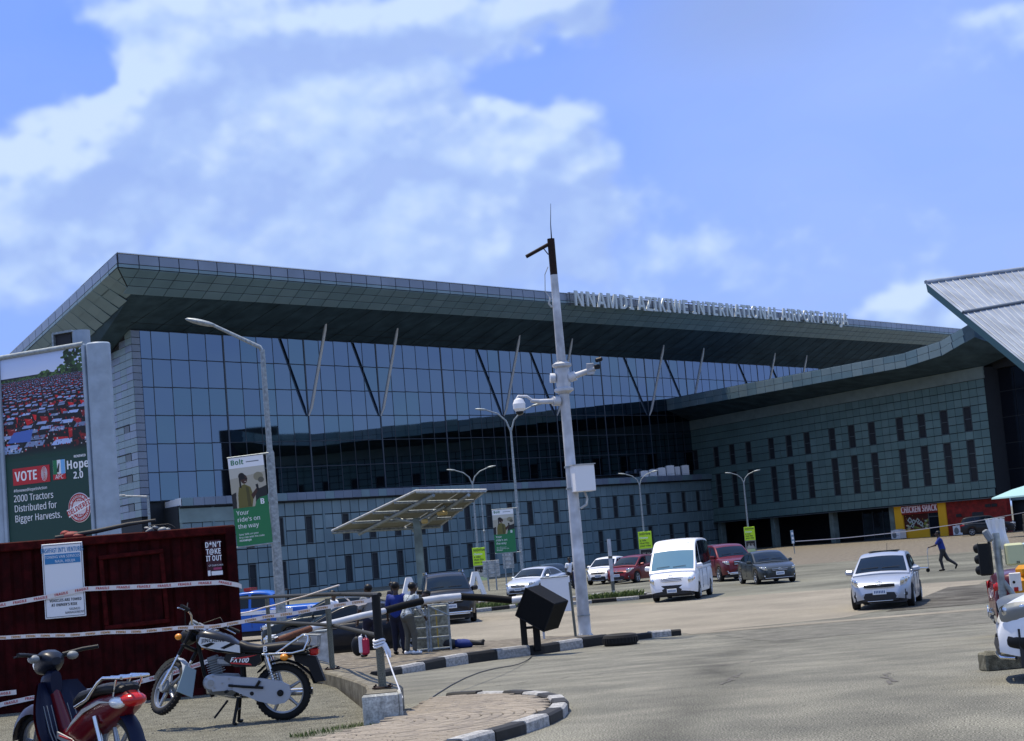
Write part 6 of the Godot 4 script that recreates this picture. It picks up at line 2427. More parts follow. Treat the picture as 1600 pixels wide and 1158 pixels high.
func low_wall() -> void:
	var line := [V(-1.55, 0, -17.15), V(-1.57, 0, -17.7), V(-1.61, 0, -18.4), V(-1.72, 0, -19.4), V(-1.95, 0, -20.8), V(-2.32, 0, -22.4), V(-2.80, 0, -24.0), V(-3.55, 0, -27.0), V(-4.7, 0, -31.0), V(-6.4, 0, -35.0)]
	var t := thing("low_concrete_wall", "curved low concrete wall with a thick whitewashed end beside the parking lot", "wall", Vector3.ZERO)
	var b := B.new()
	var rows := []
	for i in line.size():
		var p: Vector3 = line[i]
		var d: Vector3 = (line[mini(i + 1, line.size() - 1)] - line[maxi(i - 1, 0)]).normalized()
		var s := d.cross(Vector3.UP).normalized() * (0.19 if i > 1 else 0.17)
		var top := maxf(1.14, 1.29 - 0.034 * (-p.z - 17.2))
		rows.append([V(p.x, 0.2, p.z) - s, V(p.x, top - 0.02, p.z) - s, V(p.x, top, p.z) - s * 0.88, V(p.x, top, p.z) + s * 0.88, V(p.x, top - 0.02, p.z) + s, V(p.x, 0.2, p.z) + s])
	for k in rows.size() - 1:
		for j in 5:
			var c: Vector3 = (line[k] + line[k + 1]) / 2 + V(0, 0.8, 0)
			b.quad(rows[k][j], rows[k][j + 1], rows[k + 1][j + 1], rows[k + 1][j], (rows[k][j] + rows[k + 1][j + 1]) / 2 - c)
	for j in range(1, 5):
		b.tri(rows[0][0], rows[0][j], rows[0][j + 1], V(0, 0, 1))
	obj("wall_body", b, M.concrete, t)
	b = B.new()
	b.bbox(V(-1.545, 1.10, -17.12), V(0.37, 0.37, 0.06), 0.02, Basis(Vector3.UP, 0.12))
	b.bbox(V(-1.375, 1.10, -17.3), V(0.03, 0.37, 0.42), 0.012, Basis(Vector3.UP, 0.12))
	obj("whitewashed_end", b, second(mat(lin(0.78, 0.80, 0.74), 0.85, 0, M.soft, 1.0), noise_tex(41, 0.04, 5, 0.7, 1.15), 1.4), t)
	# railing
	var r := thing("tube_railing", "weathered two-rail tube railing standing on the low concrete wall", "railing", Vector3.ZERO)
	var posts := [[V(-1.60, 1.275, -18.0), 0.95, 0.042], [V(-2.80, 1.14, -24.0), 0.97, 0.038], [V(-4.66, 1.13, -30.8), 0.97, 0.036], [V(-6.3, 1.1, -34.8), 0.97, 0.036]]
	for q in posts:
		b = B.new()
		b.tube([q[0], q[0] + V(0, q[1], 0)], q[2], 12)
		var p := obj("post", b, M.post, r)
		b = B.new()
		b.bbox(q[0] + V(0, 0.008, 0), V(0.2, 0.016, 0.2), 0.004)
		for s in [[-1, -1], [1, 1], [-1, 1], [1, -1]]:
			b.tube([q[0] + V(s[0] * 0.075, 0.01, s[1] * 0.075), q[0] + V(s[0] * 0.075, 0.035, s[1] * 0.075)], 0.012, 6)
		obj("foot_plate", b, M.rust, p)
	b = B.new()
	b.tube([posts[0][0] + V(0, 0.45, 0), posts[0][0] + V(0, 0.955, 0)], 0.046, 12)
	obj("black_sleeve", b, M.black, r)
	for h in [0.95, 0.52]:
		b = B.new()
		var pts := []
		for q in 41:
			var f := q / 40.0
			var zz := lerpf(-18.0, -34.8, f)
			var xx := -1.60 - (0.195 * (-zz - 18.0) if zz > -24.0 else 1.17 + (-zz - 24.0) * 0.275 + pow((-zz - 24.0) / 10.8, 2) * 0.6)
			pts.append(V(xx + 0.04, lerpf(1.275, 1.10, f) + h, zz))
		b.tube(pts, 0.026, 8)
		obj("top_rail" if h > 0.6 else "mid_rail", b, M.rail, r)
	# tapes on the railing
	var tp := thing("warning_tape", "twisted tape slanting from the nearest rail post up to the far railing", "tape", Vector3.ZERO)
	b = ribbon(sag(V(-1.62, 2.22, -18.0), V(-2.35, 2.16, -22.0), 0.10, 8), 0.025)
	obj("strip", b, M.tape, tp)
	tp = thing("warning_tape", "rolled tape running from the railing down to the left past the lamp", "tape", Vector3.ZERO)
	b = B.new()
	b.tube(sag(V(-2.45, 2.30, -22.4), V(-5.35, 1.80, -31.0), 0.02, 8), 0.012, 5)
	obj("strip", b, M.tape, tp)
	tp = thing("rope_knot", "pale rag knotted round the nearest rail post with its cord to the ground", "rope", Vector3.ZERO)
	b = B.new()
	for k in 3:
		var pts := []
		for i in 13:
			pts.append(V(-1.60 + cos(TAU * i / 12) * 0.055, 1.70 + k * 0.03 + sin(TAU * i / 6) * 0.01, -18.0 + sin(TAU * i / 12) * 0.055))
		b.tube(pts, 0.014, 5)
	b.tube([V(-1.55, 1.72, -17.95), V(-1.50, 1.63, -17.93), V(-1.49, 1.58, -17.93)], [0.03, 0.022, 0.008], 6)
	b.tube([V(-1.55, 1.70, -17.95), V(-1.46, 1.45, -17.7), V(-1.36, 1.2, -17.45)], 0.008, 5)
	obj("rag", b, M.cloth_w, tp)
	tp = thing("slack_cable", "thin dark cable lying across the road from wall to barrier stand", "cable", Vector3.ZERO)
	b = B.new()
	var pts := []
	for i in 13:
		var f := i / 12.0
		var q := V(-1.35, 0, -19.2).lerp(V(-0.1, 0, -40.6), f)
		pts.append(V(q.x + sin(f * 3.0) * 0.05, ground_y(q.z) + 0.25 * sin(PI * f) * (1.0 - f) + 0.012, q.z))
	b.tube(pts, 0.010, 5)
	obj("cable", b, M.black, tp)
	tuft("weeds", "straggly green weeds at the foot of the whitewashed wall end", [V(-1.95, ground_y(-17.1), -17.1), V(-2.1, ground_y(-16.7), -16.75), V(-1.8, ground_y(-17.2), -17.2), V(-2.25, ground_y(-16.5), -16.5), V(-1.62, ground_y(-16.95), -16.95)], 0.14, 420, 0.06)

func island() -> void:
	# brick paved traffic island in the foreground with a rounded painted kerb
	var z0 := -12.6
	var ring := []
	for p in [[-0.95, -13.2], [-0.60, -14.0], [-0.25, -14.75], [0.0, -15.5], [0.14, -16.2], [0.20, -17.0], [0.17, -17.9], [0.02, -18.8], [-0.25, -19.6], [-0.62, -20.2], [-1.05, -20.5]]:
		ring.append(V(p[0], ground_y(p[1]), p[1]))
	kerb_run("island_kerb", "rounded black and white painted kerb round the brick paved island", ring, 0.10, 0.16, 0.62, true)
	var t := thing("paved_island", "brick paved traffic island with curving courses in the foreground", "paving", Vector3.ZERO)
	t.remove_meta("label"); t.remove_meta("category")
	t.set_meta("kind", "structure")
	var b := B.new()
	var lx := func(z: float) -> float: return lerpf(-2.9, -1.5, smoothstep(-12.6, -17.3, z)) if z > -17.3 else lerpf(-1.5, -1.25, (z + 17.3) / -3.2)
	var rx := func(z: float) -> float:
		for i in ring.size() - 1:
			if z <= ring[i].z and z >= ring[i + 1].z:
				return lerpf(ring[i].x, ring[i + 1].x, (z - ring[i].z) / (ring[i + 1].z - ring[i].z))
		return ring[0].x - (z - ring[0].z) * 0.45 if z > ring[0].z else -1.05
	obj("bed", slope_sheet(lx, rx, -12.7, -20.4, 0.05, 0.3), M.joint, t)
	# courses of pavers that bend round the nose of the island
	var pv := B.new()
	pv.bbox(Vector3.ZERO, V(0.186, 0.06, 0.096), 0.008)
	var pm := pv.mesh()
	var cells := []
	var c := V(-1.75, 0, -16.2)
	for course in 46:
		var rad := 0.22 + course * 0.103
		var k := int(TAU * rad / 0.194)
		for i in k:
			var a := TAU * (i + 0.5 * (course % 2)) / k
			var x := c.x + cos(a) * rad
			var z := c.z + sin(a) * rad
			if z > -12.8 or z < -20.3 or x < lx.call(z) + 0.1 or x > rx.call(z) - 0.12:
				continue
			var sl := (ground_y(z - 0.1) - ground_y(z + 0.1)) / 0.2
			cells.append([z, Transform3D(Basis(Vector3.RIGHT, atan(sl)) * Basis(Vector3.UP, -a + PI / 2 + rng.randf_range(-0.03, 0.03)) * Basis(Vector3.RIGHT, rng.randf_range(-0.02, 0.02)), V(x, ground_y(z) + 0.052 + rng.randf_range(-0.004, 0.004), z))])
	cells.sort_custom(func(p, q): return p[0] > q[0])
	var ts := []
	for q in cells:
		if q[0] < -14.6:
			ts.append(q[1])
	for q in cells:
		if q[0] >= -14.6:
			ts.append(q[1])
	tiles(t, "paver", pm, ts, [M.paver_a, M.paver_b, M.paver_c], 300)

func barrier() -> void:
	var line := []
	for p in [[-3.35, -36.2], [-3.07, -36.94], [-2.6, -37.9], [-2.12, -39.0], [-1.59, -40.0], [-0.93, -40.8], [0.12, -41.7], [1.0, -42.9], [1.74, -43.6]]:
		line.append(V(p[0], minf(0.05, ground_y(p[1])), p[1]))
	kerb_run("barrier_kerb", "straight black and white kerb below the barrier stand and white mast", line, 0.24, 0.26, 1.02, true)
	line = []
	for p in [[2.45, -44.4], [3.0, -44.7], [3.75, -44.8]]:
		line.append(V(p[0], ground_y(p[1]), p[1]))
	kerb_run("barrier_kerb", "short end piece of painted kerb right of the old tyre", line, 0.16, 0.24, 0.55, true)
	# raised paving behind the kerb
	var b := sheet([Vector2(-3.33, -36.3), Vector2(-3.07, -37.0), Vector2(-2.62, -38.0), Vector2(-2.14, -39.1), Vector2(-1.62, -40.1), Vector2(-0.96, -40.9), Vector2(0.08, -41.8), Vector2(0.96, -43.0), Vector2(1.70, -43.7), Vector2(0.2, -45.3), Vector2(-3.0, -45.4), Vector2(-12, -45.4), Vector2(-12, -36.0)], 0.24)
	b.quad(V(1.70, 0.24, -43.7), V(0.2, 0.24, -45.3), V(0.2, 0.0, -45.3), V(1.70, 0.0, -43.7), V(1, 0, -1))
	b.quad(V(0.2, 0.24, -45.3), V(-12, 0.24, -45.4), V(-12, 0.0, -45.4), V(0.2, 0.0, -45.3), V(0, 0, -1))
	struct("barrier_island", b, M.pave)
	var t := thing("barrier_pole", "long sagging black and white barrier pole with a rusty orange end", "barrier", V(-0.1, 0, -41.0))
	var pts := [V(0.25, 1.36, 0.1), V(-0.35, 1.36, 0.0), V(-1.55, 1.55, 0.1), V(-2.43, 1.53, 0.5), V(-3.25, 1.40, 1.3), V(-4.22, 1.28, 2.3), V(-4.75, 1.20, 3.0), V(-5.35, 1.04, 3.9)]
	var ms := [M.pole_w, M.black_chip, M.pole_w, M.black_chip, M.pole_w, M.pole_w, M.rust_o]
	for i in 7:
		b = B.new()
		b.tube([pts[i], pts[i].lerp(pts[i + 1], 0.5) + V(0, 0.01, 0), pts[i + 1]], 0.085 if i < 4 else 0.07, 12, true)
		obj("pole_length", b, ms[i], t)
	t = thing("barrier_stand", "pair of black uprights holding the barrier pole and tilted counterweight", "barrier stand", V(-0.1, 0.12, -41.45))
	b = B.new()
	b.bbox(V(-0.14, 0.61, 0), V(0.15, 1.24, 0.16), 0.015)
	b.bbox(V(0.16, 0.61, 0), V(0.17, 1.24, 0.16), 0.015)
	b.box(V(0.01, 0.55, 0), V(0.2, 0.06, 0.1))
	obj("upright", b, M.black, t)
	b = B.new()
	b.bbox(V(0.0, 1.26, 0), V(0.62, 0.05, 0.2), 0.01)
	b.tube([V(-0.1, 1.2, 0.14), V(-0.1, 1.2, -0.14)], 0.06, 10)
	obj("pivot_plate", b, M.black, t)
	t = thing("counterweight_box", "black tilted steel box hanging as counterweight on the barrier", "counterweight", V(0.24, 1.12, -41.0))
	t.rotation = V(0.05, -0.55, -0.52)
	b = B.new()
	b.bbox(Vector3.ZERO, V(0.86, 0.74, 0.66), 0.02)
	obj("box", b, M.black_chip, t)
	b = B.new()
	for s in [-1.0, 1.0]:
		b.bbox(V(s * 0.42, 0, 0.335), V(0.03, 0.74, 0.02), 0.004)
		b.bbox(V(0, s * 0.36, 0.335), V(0.82, 0.03, 0.02), 0.004)
	obj("edge_strip", b, M.black, t)
	t = thing("white_board", "plain white board on two thin rusty legs behind the counterweight", "sign board", V(0.72, 0.2, -44.0))
	b = B.new()
	b.bbox(V(-0.08, 1.12, 0), V(0.74, 0.88, 0.03), 0.006)
	obj("board", b, M.white, t)
	b = B.new()
	b.tube([V(0.32, 0, 0), V(0.28, 1.4, 0)], 0.035, 8)
	obj("leg", b, M.post, t)
	b = B.new()
	b.tube([V(-0.48, 0, 0), V(-0.48, 1.3, 0)], 0.03, 8)
	obj("leg", b, M.pole_w, t)
	b = B.new()
	b.bbox(V(-0.1, 1.56, 0.01), V(0.7, 0.03, 0.05), 0.006)
	obj("frame", b, M.galv, t)
	t = thing("old_tyre", "worn black tyre lying flat at the kerb beside the white mast", "tyre", V(2.09, 0.0, -42.7))
	b = B.new()
	b.lathe([Vector2(0.22, 0.05), Vector2(0.32, 0.0), Vector2(0.40, 0.02), Vector2(0.425, 0.07), Vector2(0.425, 0.20), Vector2(0.40, 0.26), Vector2(0.32, 0.28), Vector2(0.22, 0.24)], 30)
	obj("tread", b, M.rubber, t)
	b = B.new()
	for i in 30:
		var a := TAU * i / 30
		b.box(V(cos(a) * 0.425, 0.135, sin(a) * 0.425), V(0.03, 0.12, 0.05), Basis(Vector3.UP, -a))
	obj("tread_blocks", b, M.rubber, t)
	# grille frame and beige cabinet
	t = thing("grey_gate_frame", "grey steel gate leaf of bars leaning against the beige cabinet", "gate", V(-2.55, 0.24, -42.6), 0.12)
	b = B.new()
	for x in [-0.52, -0.05, 0.02, 0.50]:
		b.bbox(V(x, 0.56, 0), V(0.05, 1.14, 0.05), 0.008)
	obj("upright", b, M.galv, t)
	for y in [0.06, 0.34, 0.58, 0.86, 1.12]:
		b = B.new()
		b.bbox(V(0, y, 0), V(1.05, 0.04, 0.04), 0.006)
		obj("bar", b, M.galv, t)
	b = B.new()
	b.tube([V(0.04, 1.1, 0.03), V(0.50, 0.84, 0.03)], 0.022, 6)
	obj("brace", b, M.galv, t)
	t = thing("beige_cabinet", "beige steel cabinet with a yellow streak behind the grey gate leaf", "cabinet", V(-2.55, 0.24, -43.1), 0.12)
	b = B.new()
	b.bbox(V(-0.22, 0.52, 0), V(0.42, 1.04, 0.4), 0.015)
	b.bbox(V(0.22, 0.54, 0), V(0.44, 1.08, 0.42), 0.015)
	obj("casing", b, mat(lin(0.44, 0.46, 0.38), 0.6, 0, M.grime, 0.7), t)
	b = B.new()
	b.box(V(0.16, 0.54, 0.212), V(0.035, 1.0, 0.006))
	obj("streak", b, mat(lin(0.42, 0.30, 0.06), 0.7), t)
	t = thing("pale_cabinet", "pale grey steel box standing behind the motorcycle's tail", "cabinet", V(-4.95, 0.24, -39.2), 0.25)
	b = B.new()
	b.bbox(V(0, 0.42, 0), V(0.72, 0.84, 0.5), 0.02)
	obj("casing", b, M.offwhite, t)
	b = B.new()
	b.box(V(0, 0.85, 0), V(0.78, 0.03, 0.56))
	obj("lid", b, M.galv, t)

func right_gate() -> void:
	# traffic light on a leaning grey post, card reader, yellow machine
	var t := thing("gate_post", "leaning grey steel post with a stay at the right-hand gate", "post", V(6.47, ground_y(-24.0) - 0.1, -24.0))
	var b := B.new()
	b.tube([V(0.0, 0, 0), V(-0.01, 1.62, 0)], 0.052, 12)
	b.tube([V(-0.005, 0.78, 0.0), V(-0.005, 0.82, 0.0)], 0.058, 12)
	b.tube([V(-0.008, 1.28, 0.0), V(-0.008, 1.31, 0.0)], 0.058, 12)
	obj("upright", b, M.galv, t)
	b = B.new()
	b.tube([V(0.02, 0.95, 0.02), V(0.36, 0.38, 0.1)], 0.035, 10)
	obj("stay", b, M.galv, t)
	t = thing("traffic_light", "black traffic signal seen from the back beside the gate post", "traffic light", V(6.27, 1.90, -23.95), -0.5)
	b = B.new()
	b.bbox(Vector3.ZERO, V(0.17, 0.46, 0.13), 0.02)
	obj("housing", b, M.black, t)
	for y in [-0.15, 0.0, 0.15]:
		b = B.new()
		b.tube([V(-0.06, y, -0.02), V(-0.13, y - 0.01, -0.05)], [0.07, 0.06], 12)
		obj("hood", b, M.black, t)
	b = B.new()
	b.bbox(V(0.07, 0.31, 0), V(0.09, 0.18, 0.08), 0.02, Basis(Vector3.BACK, 0.5))
	obj("bracket", b, M.plastic_g, t)
	t = thing("card_reader", "beige card reader box on the gate post", "card reader", V(6.66, 1.93, -23.9), -0.1)
	b = B.new()
	b.bbox(Vector3.ZERO, V(0.24, 0.30, 0.22), 0.025)
	obj("box", b, mat(lin(0.50, 0.52, 0.30), 0.5), t)
	text("ZK", 0.03, M.text_k, t, Transform3D(Basis(), V(0.02, -0.11, 0.113)), true, 1)
	t = thing("white_shirt", "white shirt hung up to dry on the gate post", "shirt", V(6.52, 2.22, -24.2), -0.1)
	b = B.new()
	var rows := []
	for i in 9:
		var y := 0.22 - i * 0.055
		var r := []
		for j in 9:
			var x := lerpf(-0.13, 0.13, j / 8.0) * (1.0 - 0.12 * sin(i * 0.35))
			r.append(V(x + i * 0.008, y - 0.02 * pow(x / 0.13, 2), 0.025 * sin(j * 1.9 + i * 0.5) + 0.015 * cos(i * 1.1)))
		rows.append(r)
	b.grid(rows, V(0, 0, -3))
	var sh := obj("cloth", b, M.cloth_w, t)
	(M.cloth_w as StandardMaterial3D).cull_mode = BaseMaterial3D.CULL_DISABLED
	b = B.new()
	b.tube([V(-0.14, 0.21, 0), V(0.14, 0.215, 0)], 0.008, 5)
	obj("hanger", b, M.galv, t)
	t = thing("gate_machine", "yellow barrier machine with a white front plate at the right-hand gate", "barrier machine", V(6.80, ground_y(-24.6), -24.6), -0.25)
	var yel := paint(0.62, 0.27, 0.01, 0.0)
	b = B.new()
	b.bbox(V(0.2, 0.45, 0), V(0.5, 0.9, 0.4), 0.05)
	b.bbox(V(0.22, 0.98, 0), V(0.36, 0.24, 0.36), 0.09)
	obj("cabinet", b, yel, t)
	b = B.new()
	b.bbox(V(0.02, 0.84, 0.21), V(0.16, 0.26, 0.02), 0.01)
	obj("front_plate", b, M.white, t)
	b = B.new()
	b.bbox(V(0.02, 0.74, 0.225), V(0.06, 0.06, 0.01), 0.004)
	obj("red_label", b, M.red_lens, t)
	b = B.new()
	b.ball(V(0.0, 0.84, 0.225), V(0.02, 0.02, 0.012), 8, 5)
	obj("lock", b, M.black, t)
	b = B.new()
	b.bbox(V(-0.17, 0.40, 0.05), V(0.09, 0.9, 0.10), 0.02)
	obj("side_post", b, yel, t)
	b = B.new()
	for k in 3:
		b.tube([V(0.20 + k * 0.03, 0.62, 0.22), V(0.27 + k * 0.03, 0.86, 0.24)], 0.016, 6)
	obj("red_white_bars", b, M.text_r, t)
	t = thing("concrete_block", "chipped grey concrete block on the road under the white car's nose", "block", V(4.80, ground_y(-17.7), -17.75), 0.08)
	b = B.new()
	b.bbox(V(0, 0.085, 0), V(0.62, 0.19, 0.26), 0.02, Basis(Vector3.BACK, 0.0))
	b.bbox(V(-0.22, 0.17, 0.02), V(0.12, 0.05, 0.16), 0.02)
	obj("block", b, second(mat(lin(0.60, 0.58, 0.42), 0.9, 0, M.fine, 2.0), M.grime, 0.9), t)
	t = thing("blue_kiosk", "small grey blue kiosk with a sloping top behind the gate", "kiosk", V(16.9, 0, -58.0), -0.2)
	b = B.new()
	b.bbox(V(0.35, 0.65, 0), V(1.5, 1.3, 1.0), 0.03)
	obj("cabin", b, mat(lin(0.16, 0.25, 0.33), 0.6), t)
	b = B.new()
	b.box(V(0.2, 1.36, 0.1), V(1.7, 0.05, 1.3), Basis(Vector3.BACK, 0.14))
	obj("top", b, mat(lin(0.36, 0.48, 0.52), 0.5), t)
	b = B.new()
	b.box(V(-0.1, 0.8, 0.505), V(0.5, 0.6, 0.02))
	obj("window", b, M.win, t)

func canopy() -> void:
	var t := thing("solar_canopy", "car port canopy of solar panels tilted on a single grey column", "canopy", V(-5.1, 0, -80.0))
	var A := V(-4.15, 4.09, -3.2)  # low far corner
	var D := V(0.35, 5.47, 2.2)    # high near edge
	var R := V(3.50, 5.24, 2.2)
	var F := V(1.10, 3.93, -2.8)
	var b := B.new()
	var up := (R - A).cross(D - A).normalized()
	if up.y < 0.0:
		up = -up
	for i in 4:
		for j in 3:
			var f0 := (i + 0.03) / 4.0
			var f1 := (i + 0.97) / 4.0
			var g0 := (j + 0.03) / 3.0
			var g1 := (j + 0.97) / 3.0
			var P := func(f: float, g: float) -> Vector3: return A.lerp(D, f).lerp(F.lerp(R, f), g)
			b = B.new()
			var n := [P.call(f0, g0), P.call(f1, g0), P.call(f1, g1), P.call(f0, g1)]
			b.quad(n[0], n[1], n[2], n[3], -up)
			b.quad(n[0] + up * 0.05, n[1] + up * 0.05, n[2] + up * 0.05, n[3] + up * 0.05, up)
			for k in 4:
				var p: Vector3 = n[k]
				var q: Vector3 = n[(k + 1) % 4]
				b.quad(p, q, q + up * 0.05, p + up * 0.05, (p + q) / 2 - (n[0] + n[2]) / 2)
			obj("solar_panel", b, mat(lin(0.17, 0.17, 0.13), 0.6), t)
	for i in 5:
		b = B.new()
		var f := i / 4.0
		b.tube([A.lerp(D, f) - up * 0.08, F.lerp(R, f) - up * 0.08], 0.07, 4)
		obj("purlin", b, M.galv, t)
	for g in [0.25, 0.75]:
		b = B.new()
		b.tube([A.lerp(F, g) - up * 0.22, D.lerp(R, g) - up * 0.22], 0.10, 4)
		obj("rafter", b, M.galv, t)
	b = B.new()
	b.tube([A, D, R], 0.06, 6)
	b.tube([A, F, R], 0.05, 6)
	obj("rim", b, M.offwhite, t)
	b = B.new()
	b.bbox(V(0.12, 2.1, -0.4), V(0.36, 4.4, 0.36), 0.03)
	obj("column", b, M.column, t)
	b = B.new()
	b.tube([V(0.12, 4.1, -0.4), V(-1.4, 4.5, -0.9)], 0.08, 6)
	b.tube([V(0.12, 4.1, -0.4), V(1.5, 4.7, 0.7)], 0.08, 6)
	obj("bracket", b, M.galv, t)
	b = B.new()
	b.bbox(V(1.35, 4.42, 0.3), V(0.5, 0.2, 0.3), 0.05)
	b.bbox(V(0.5, 4.12, 0.0), V(0.3, 0.22, 0.25), 0.05)
	obj("floodlight", b, mat(lin(0.45, 0.32, 0.10), 0.5), t)

func far_bits() -> void:
	# white giant letters behind the off-roader
	var t := thing("giant_letters", "giant white standing letters half hidden behind the black off-roader", "letters", V(-4.75, 0, -96.0), 0.1)
	for i in 5:
		text("ABUJA".substr(i, 1), 1.25, M.white, t, Transform3D(Basis(Vector3.UP, 0.1), V(-1.9 + i * 0.92, 0.75, 0)), true, 1, "letter", 0.35, 0.95)
	# backs of notice boards
	var q := 0
	for p in [[-2.35, -110.0, 1.35, 1.05, "pale notice board seen from the back left of the second banner lamp"], [-1.35, -120.0, 1.7, 0.75, "small pale board seen from the back, right behind the banner lamp pole"]]:
		t = thing("notice_board", p[4], "notice board", V(p[0], 0, p[1]))
		var b := B.new()
		b.bbox(V(0, p[2], 0), V(p[3], 1.05, 0.05), 0.01)
		obj("board", b, M.offwhite, t)
		for s in [-0.25, 0.25]:
			b = B.new()
			b.tube([V(s, 0, 0.06), V(s, p[2] + 0.5, 0.06)], 0.05, 6)
			obj("leg", b, M.galv, t)
		b = B.new()
		for y in [-0.3, 0.0, 0.3]:
			b.box(V(0, p[2] + y, 0.04), V(p[3], 0.04, 0.03))
		obj("batten", b, M.galv, t)
	t = thing("white_stub_post", "short white post with a grey joint standing on a weedy traffic island", "post", V(3.62, 0, -76.4))
	var b := B.new()
	b.tube([V(0, 0, 0), V(0, 1.0, 0)], 0.075, 10)
	b.tube([V(0, 1.0, 0), V(0, 2.6, 0)], 0.085, 10)
	obj("post", b, M.pole_w, t)
	b = B.new()
	b.tube([V(0, 1.75, 0), V(0, 1.85, 0)], 0.10, 10)
	b.tube([V(0, 0.35, 0), V(0, 0.75, 0)], 0.082, 10)
	obj("joint", b, M.post, t)
	kerb_run("traffic_island_kerb", "painted kerb of the weedy island at the white stub post", [V(1.55, 0, -72.8), V(2.4, 0, -72.6), V(4.2, 0, -72.4), V(4.95, 0, -72.9), V(5.05, 0, -74.5), V(4.6, 0, -78.5), V(3.2, 0, -81.0), V(1.5, 0, -78.0), V(1.4, 0, -74.0), V(1.55, 0, -72.8)], 0.16, 0.25, 1.0, false)
	b = sheet([Vector2(1.6, -72.9), Vector2(4.9, -72.7), Vector2(4.5, -78.3), Vector2(3.2, -80.7), Vector2(1.6, -78.0)], 0.10)
	struct("island_soil", b, M.soil)
	tuft("island_weeds", "yellowish weeds and grass round the white stub post", [V(3.6, 0.1, -74.0), V(3.9, 0.1, -73.6), V(3.0, 0.1, -73.4), V(4.3, 0.1, -74.6), V(2.4, 0.1, -73.4)], 0.55, 900, 0.36)
	kerb_run("traffic_island_kerb", "painted kerb of the grass island right of the black off-roader", [V(-3.6, 0, -73.6), V(-2.2, 0, -73.3), V(-0.9, 0, -74.4), V(-0.6, 0, -77.0), V(-1.4, 0, -84.0), V(-3.4, 0, -84.0)], 0.16, 0.25, 1.0, true)
	b = sheet([Vector2(-3.6, -73.8), Vector2(-2.2, -73.5), Vector2(-1.0, -74.5), Vector2(-0.8, -77.0), Vector2(-1.5, -83.8), Vector2(-3.4, -83.8)], 0.10)
	struct("island_soil", b, M.soil)
	tuft("island_grass", "short green grass on the island right of the black off-roader", [V(-2.2, 0.1, -75.0), V(-1.6, 0.1, -76.0), V(-2.8, 0.1, -75.6), V(-1.4, 0.1, -75.2), V(-2.0, 0.1, -77.5)], 0.8, 1500, 0.26)
	t = thing("blue_sign_post", "narrow blue and white parking sign on a leaning post before the dark undercroft", "sign", V(22.9, 0, -150.0), 0.5)
	b = B.new()
	b.tube([V(0.1, 0, 0), V(0, 2.0, 0)], 0.04, 6)
	obj("post", b, M.galv, t)
	b = B.new()
	b.bbox(V(-0.02, 1.45, 0.05), V(0.32, 1.15, 0.04), 0.01, Basis(Vector3.BACK, 0.05))
	obj("plate", b, mat(lin(0.18, 0.28, 0.36), 0.5), t)
	for y in [1.75, 1.35, 1.0]:
		b = B.new()
		b.box(V(-0.02, y, 0.075), V(0.2, 0.2, 0.01))
		obj("white_mark", b, M.text_w, t)
	t = thing("parasol", "pale blue market parasol at the right edge in front of the shops", "parasol", V(41.5, 0, -142.0))
	b = B.new()
	b.lathe([Vector2(3.3, 3.2), Vector2(3.25, 3.32), Vector2(1.6, 3.85), Vector2(0.0, 4.2)], 8)
	obj("canopy", b, mat(lin(0.28, 0.48, 0.52), 0.8), t)
	b = B.new()
	b.tube([V(0, 0, 0), V(0, 4.15, 0)], 0.05, 8)
	obj("pole", b, M.galv, t)
	t = thing("block_wall", "low pale wall of pierced blocks behind the black car", "wall", V(47.2, 0, -158.0), deg_to_rad(-20))
	for i in 5:
		b = B.new()
		b.bbox(V(-1.6 + i * 0.8, 1.25, 0), V(0.76, 0.9, 0.3), 0.03)
		b.box(V(-1.6 + i * 0.8, 1.25, 0.12), V(0.3, 0.5, 0.1))
		obj("block", b, M.concrete, t)
	b = B.new()
	b.box(V(0, 0.4, 0), V(4.1, 0.8, 0.3))
	obj("base", b, M.concrete, t)
	# barrier tape before the shops
	t = thing("warning_tape", "long thin striped tape strung low across the shop forecourt", "tape", Vector3.ZERO)
	var pts := sag(V(23.2, 1.05, -150.5), V(41.4, 2.0, -142.0), 0.35, 14)
	obj("strip", ribbon(pts, 0.06), M.tape, t)
	# bundle on the paving by the gate leaf
	t = thing("clothes_bundle", "bright blue and black clothes bundle lying right of the grey gate leaf", "bundle", V(-1.75, 0.24, -43.0), 0.1)
	b = B.new()
	b.ball(V(0.0, 0.10, 0), V(0.26, 0.12, 0.2), 12, 7, Basis(Vector3.BACK, -0.1))
	b.ball(V(-0.12, 0.12, 0.02), V(0.16, 0.11, 0.16), 10, 6)
	obj("blue_cloth", b, mat(lin(0.012, 0.05, 0.33), 0.9, 0, M.fine, 3.0), t)
	b = B.new()
	b.ball(V(-0.32, 0.12, 0), V(0.20, 0.13, 0.17), 10, 6)
	b.tube([V(0.15, 0.12, 0.05), V(0.34, 0.09, 0.05), V(0.50, 0.07, 0.08)], [0.07, 0.06, 0.05], 8)
	b.tube([V(0.44, 0.07, 0.08), V(0.50, 0.16, 0.10)], [0.045, 0.035], 8)
	b.tube([V(0.12, 0.10, -0.08), V(0.36, 0.10, -0.05), V(0.47, 0.12, -0.03)], [0.07, 0.05, 0.04], 8)
	obj("dark_cloth", b, M.dark, t)

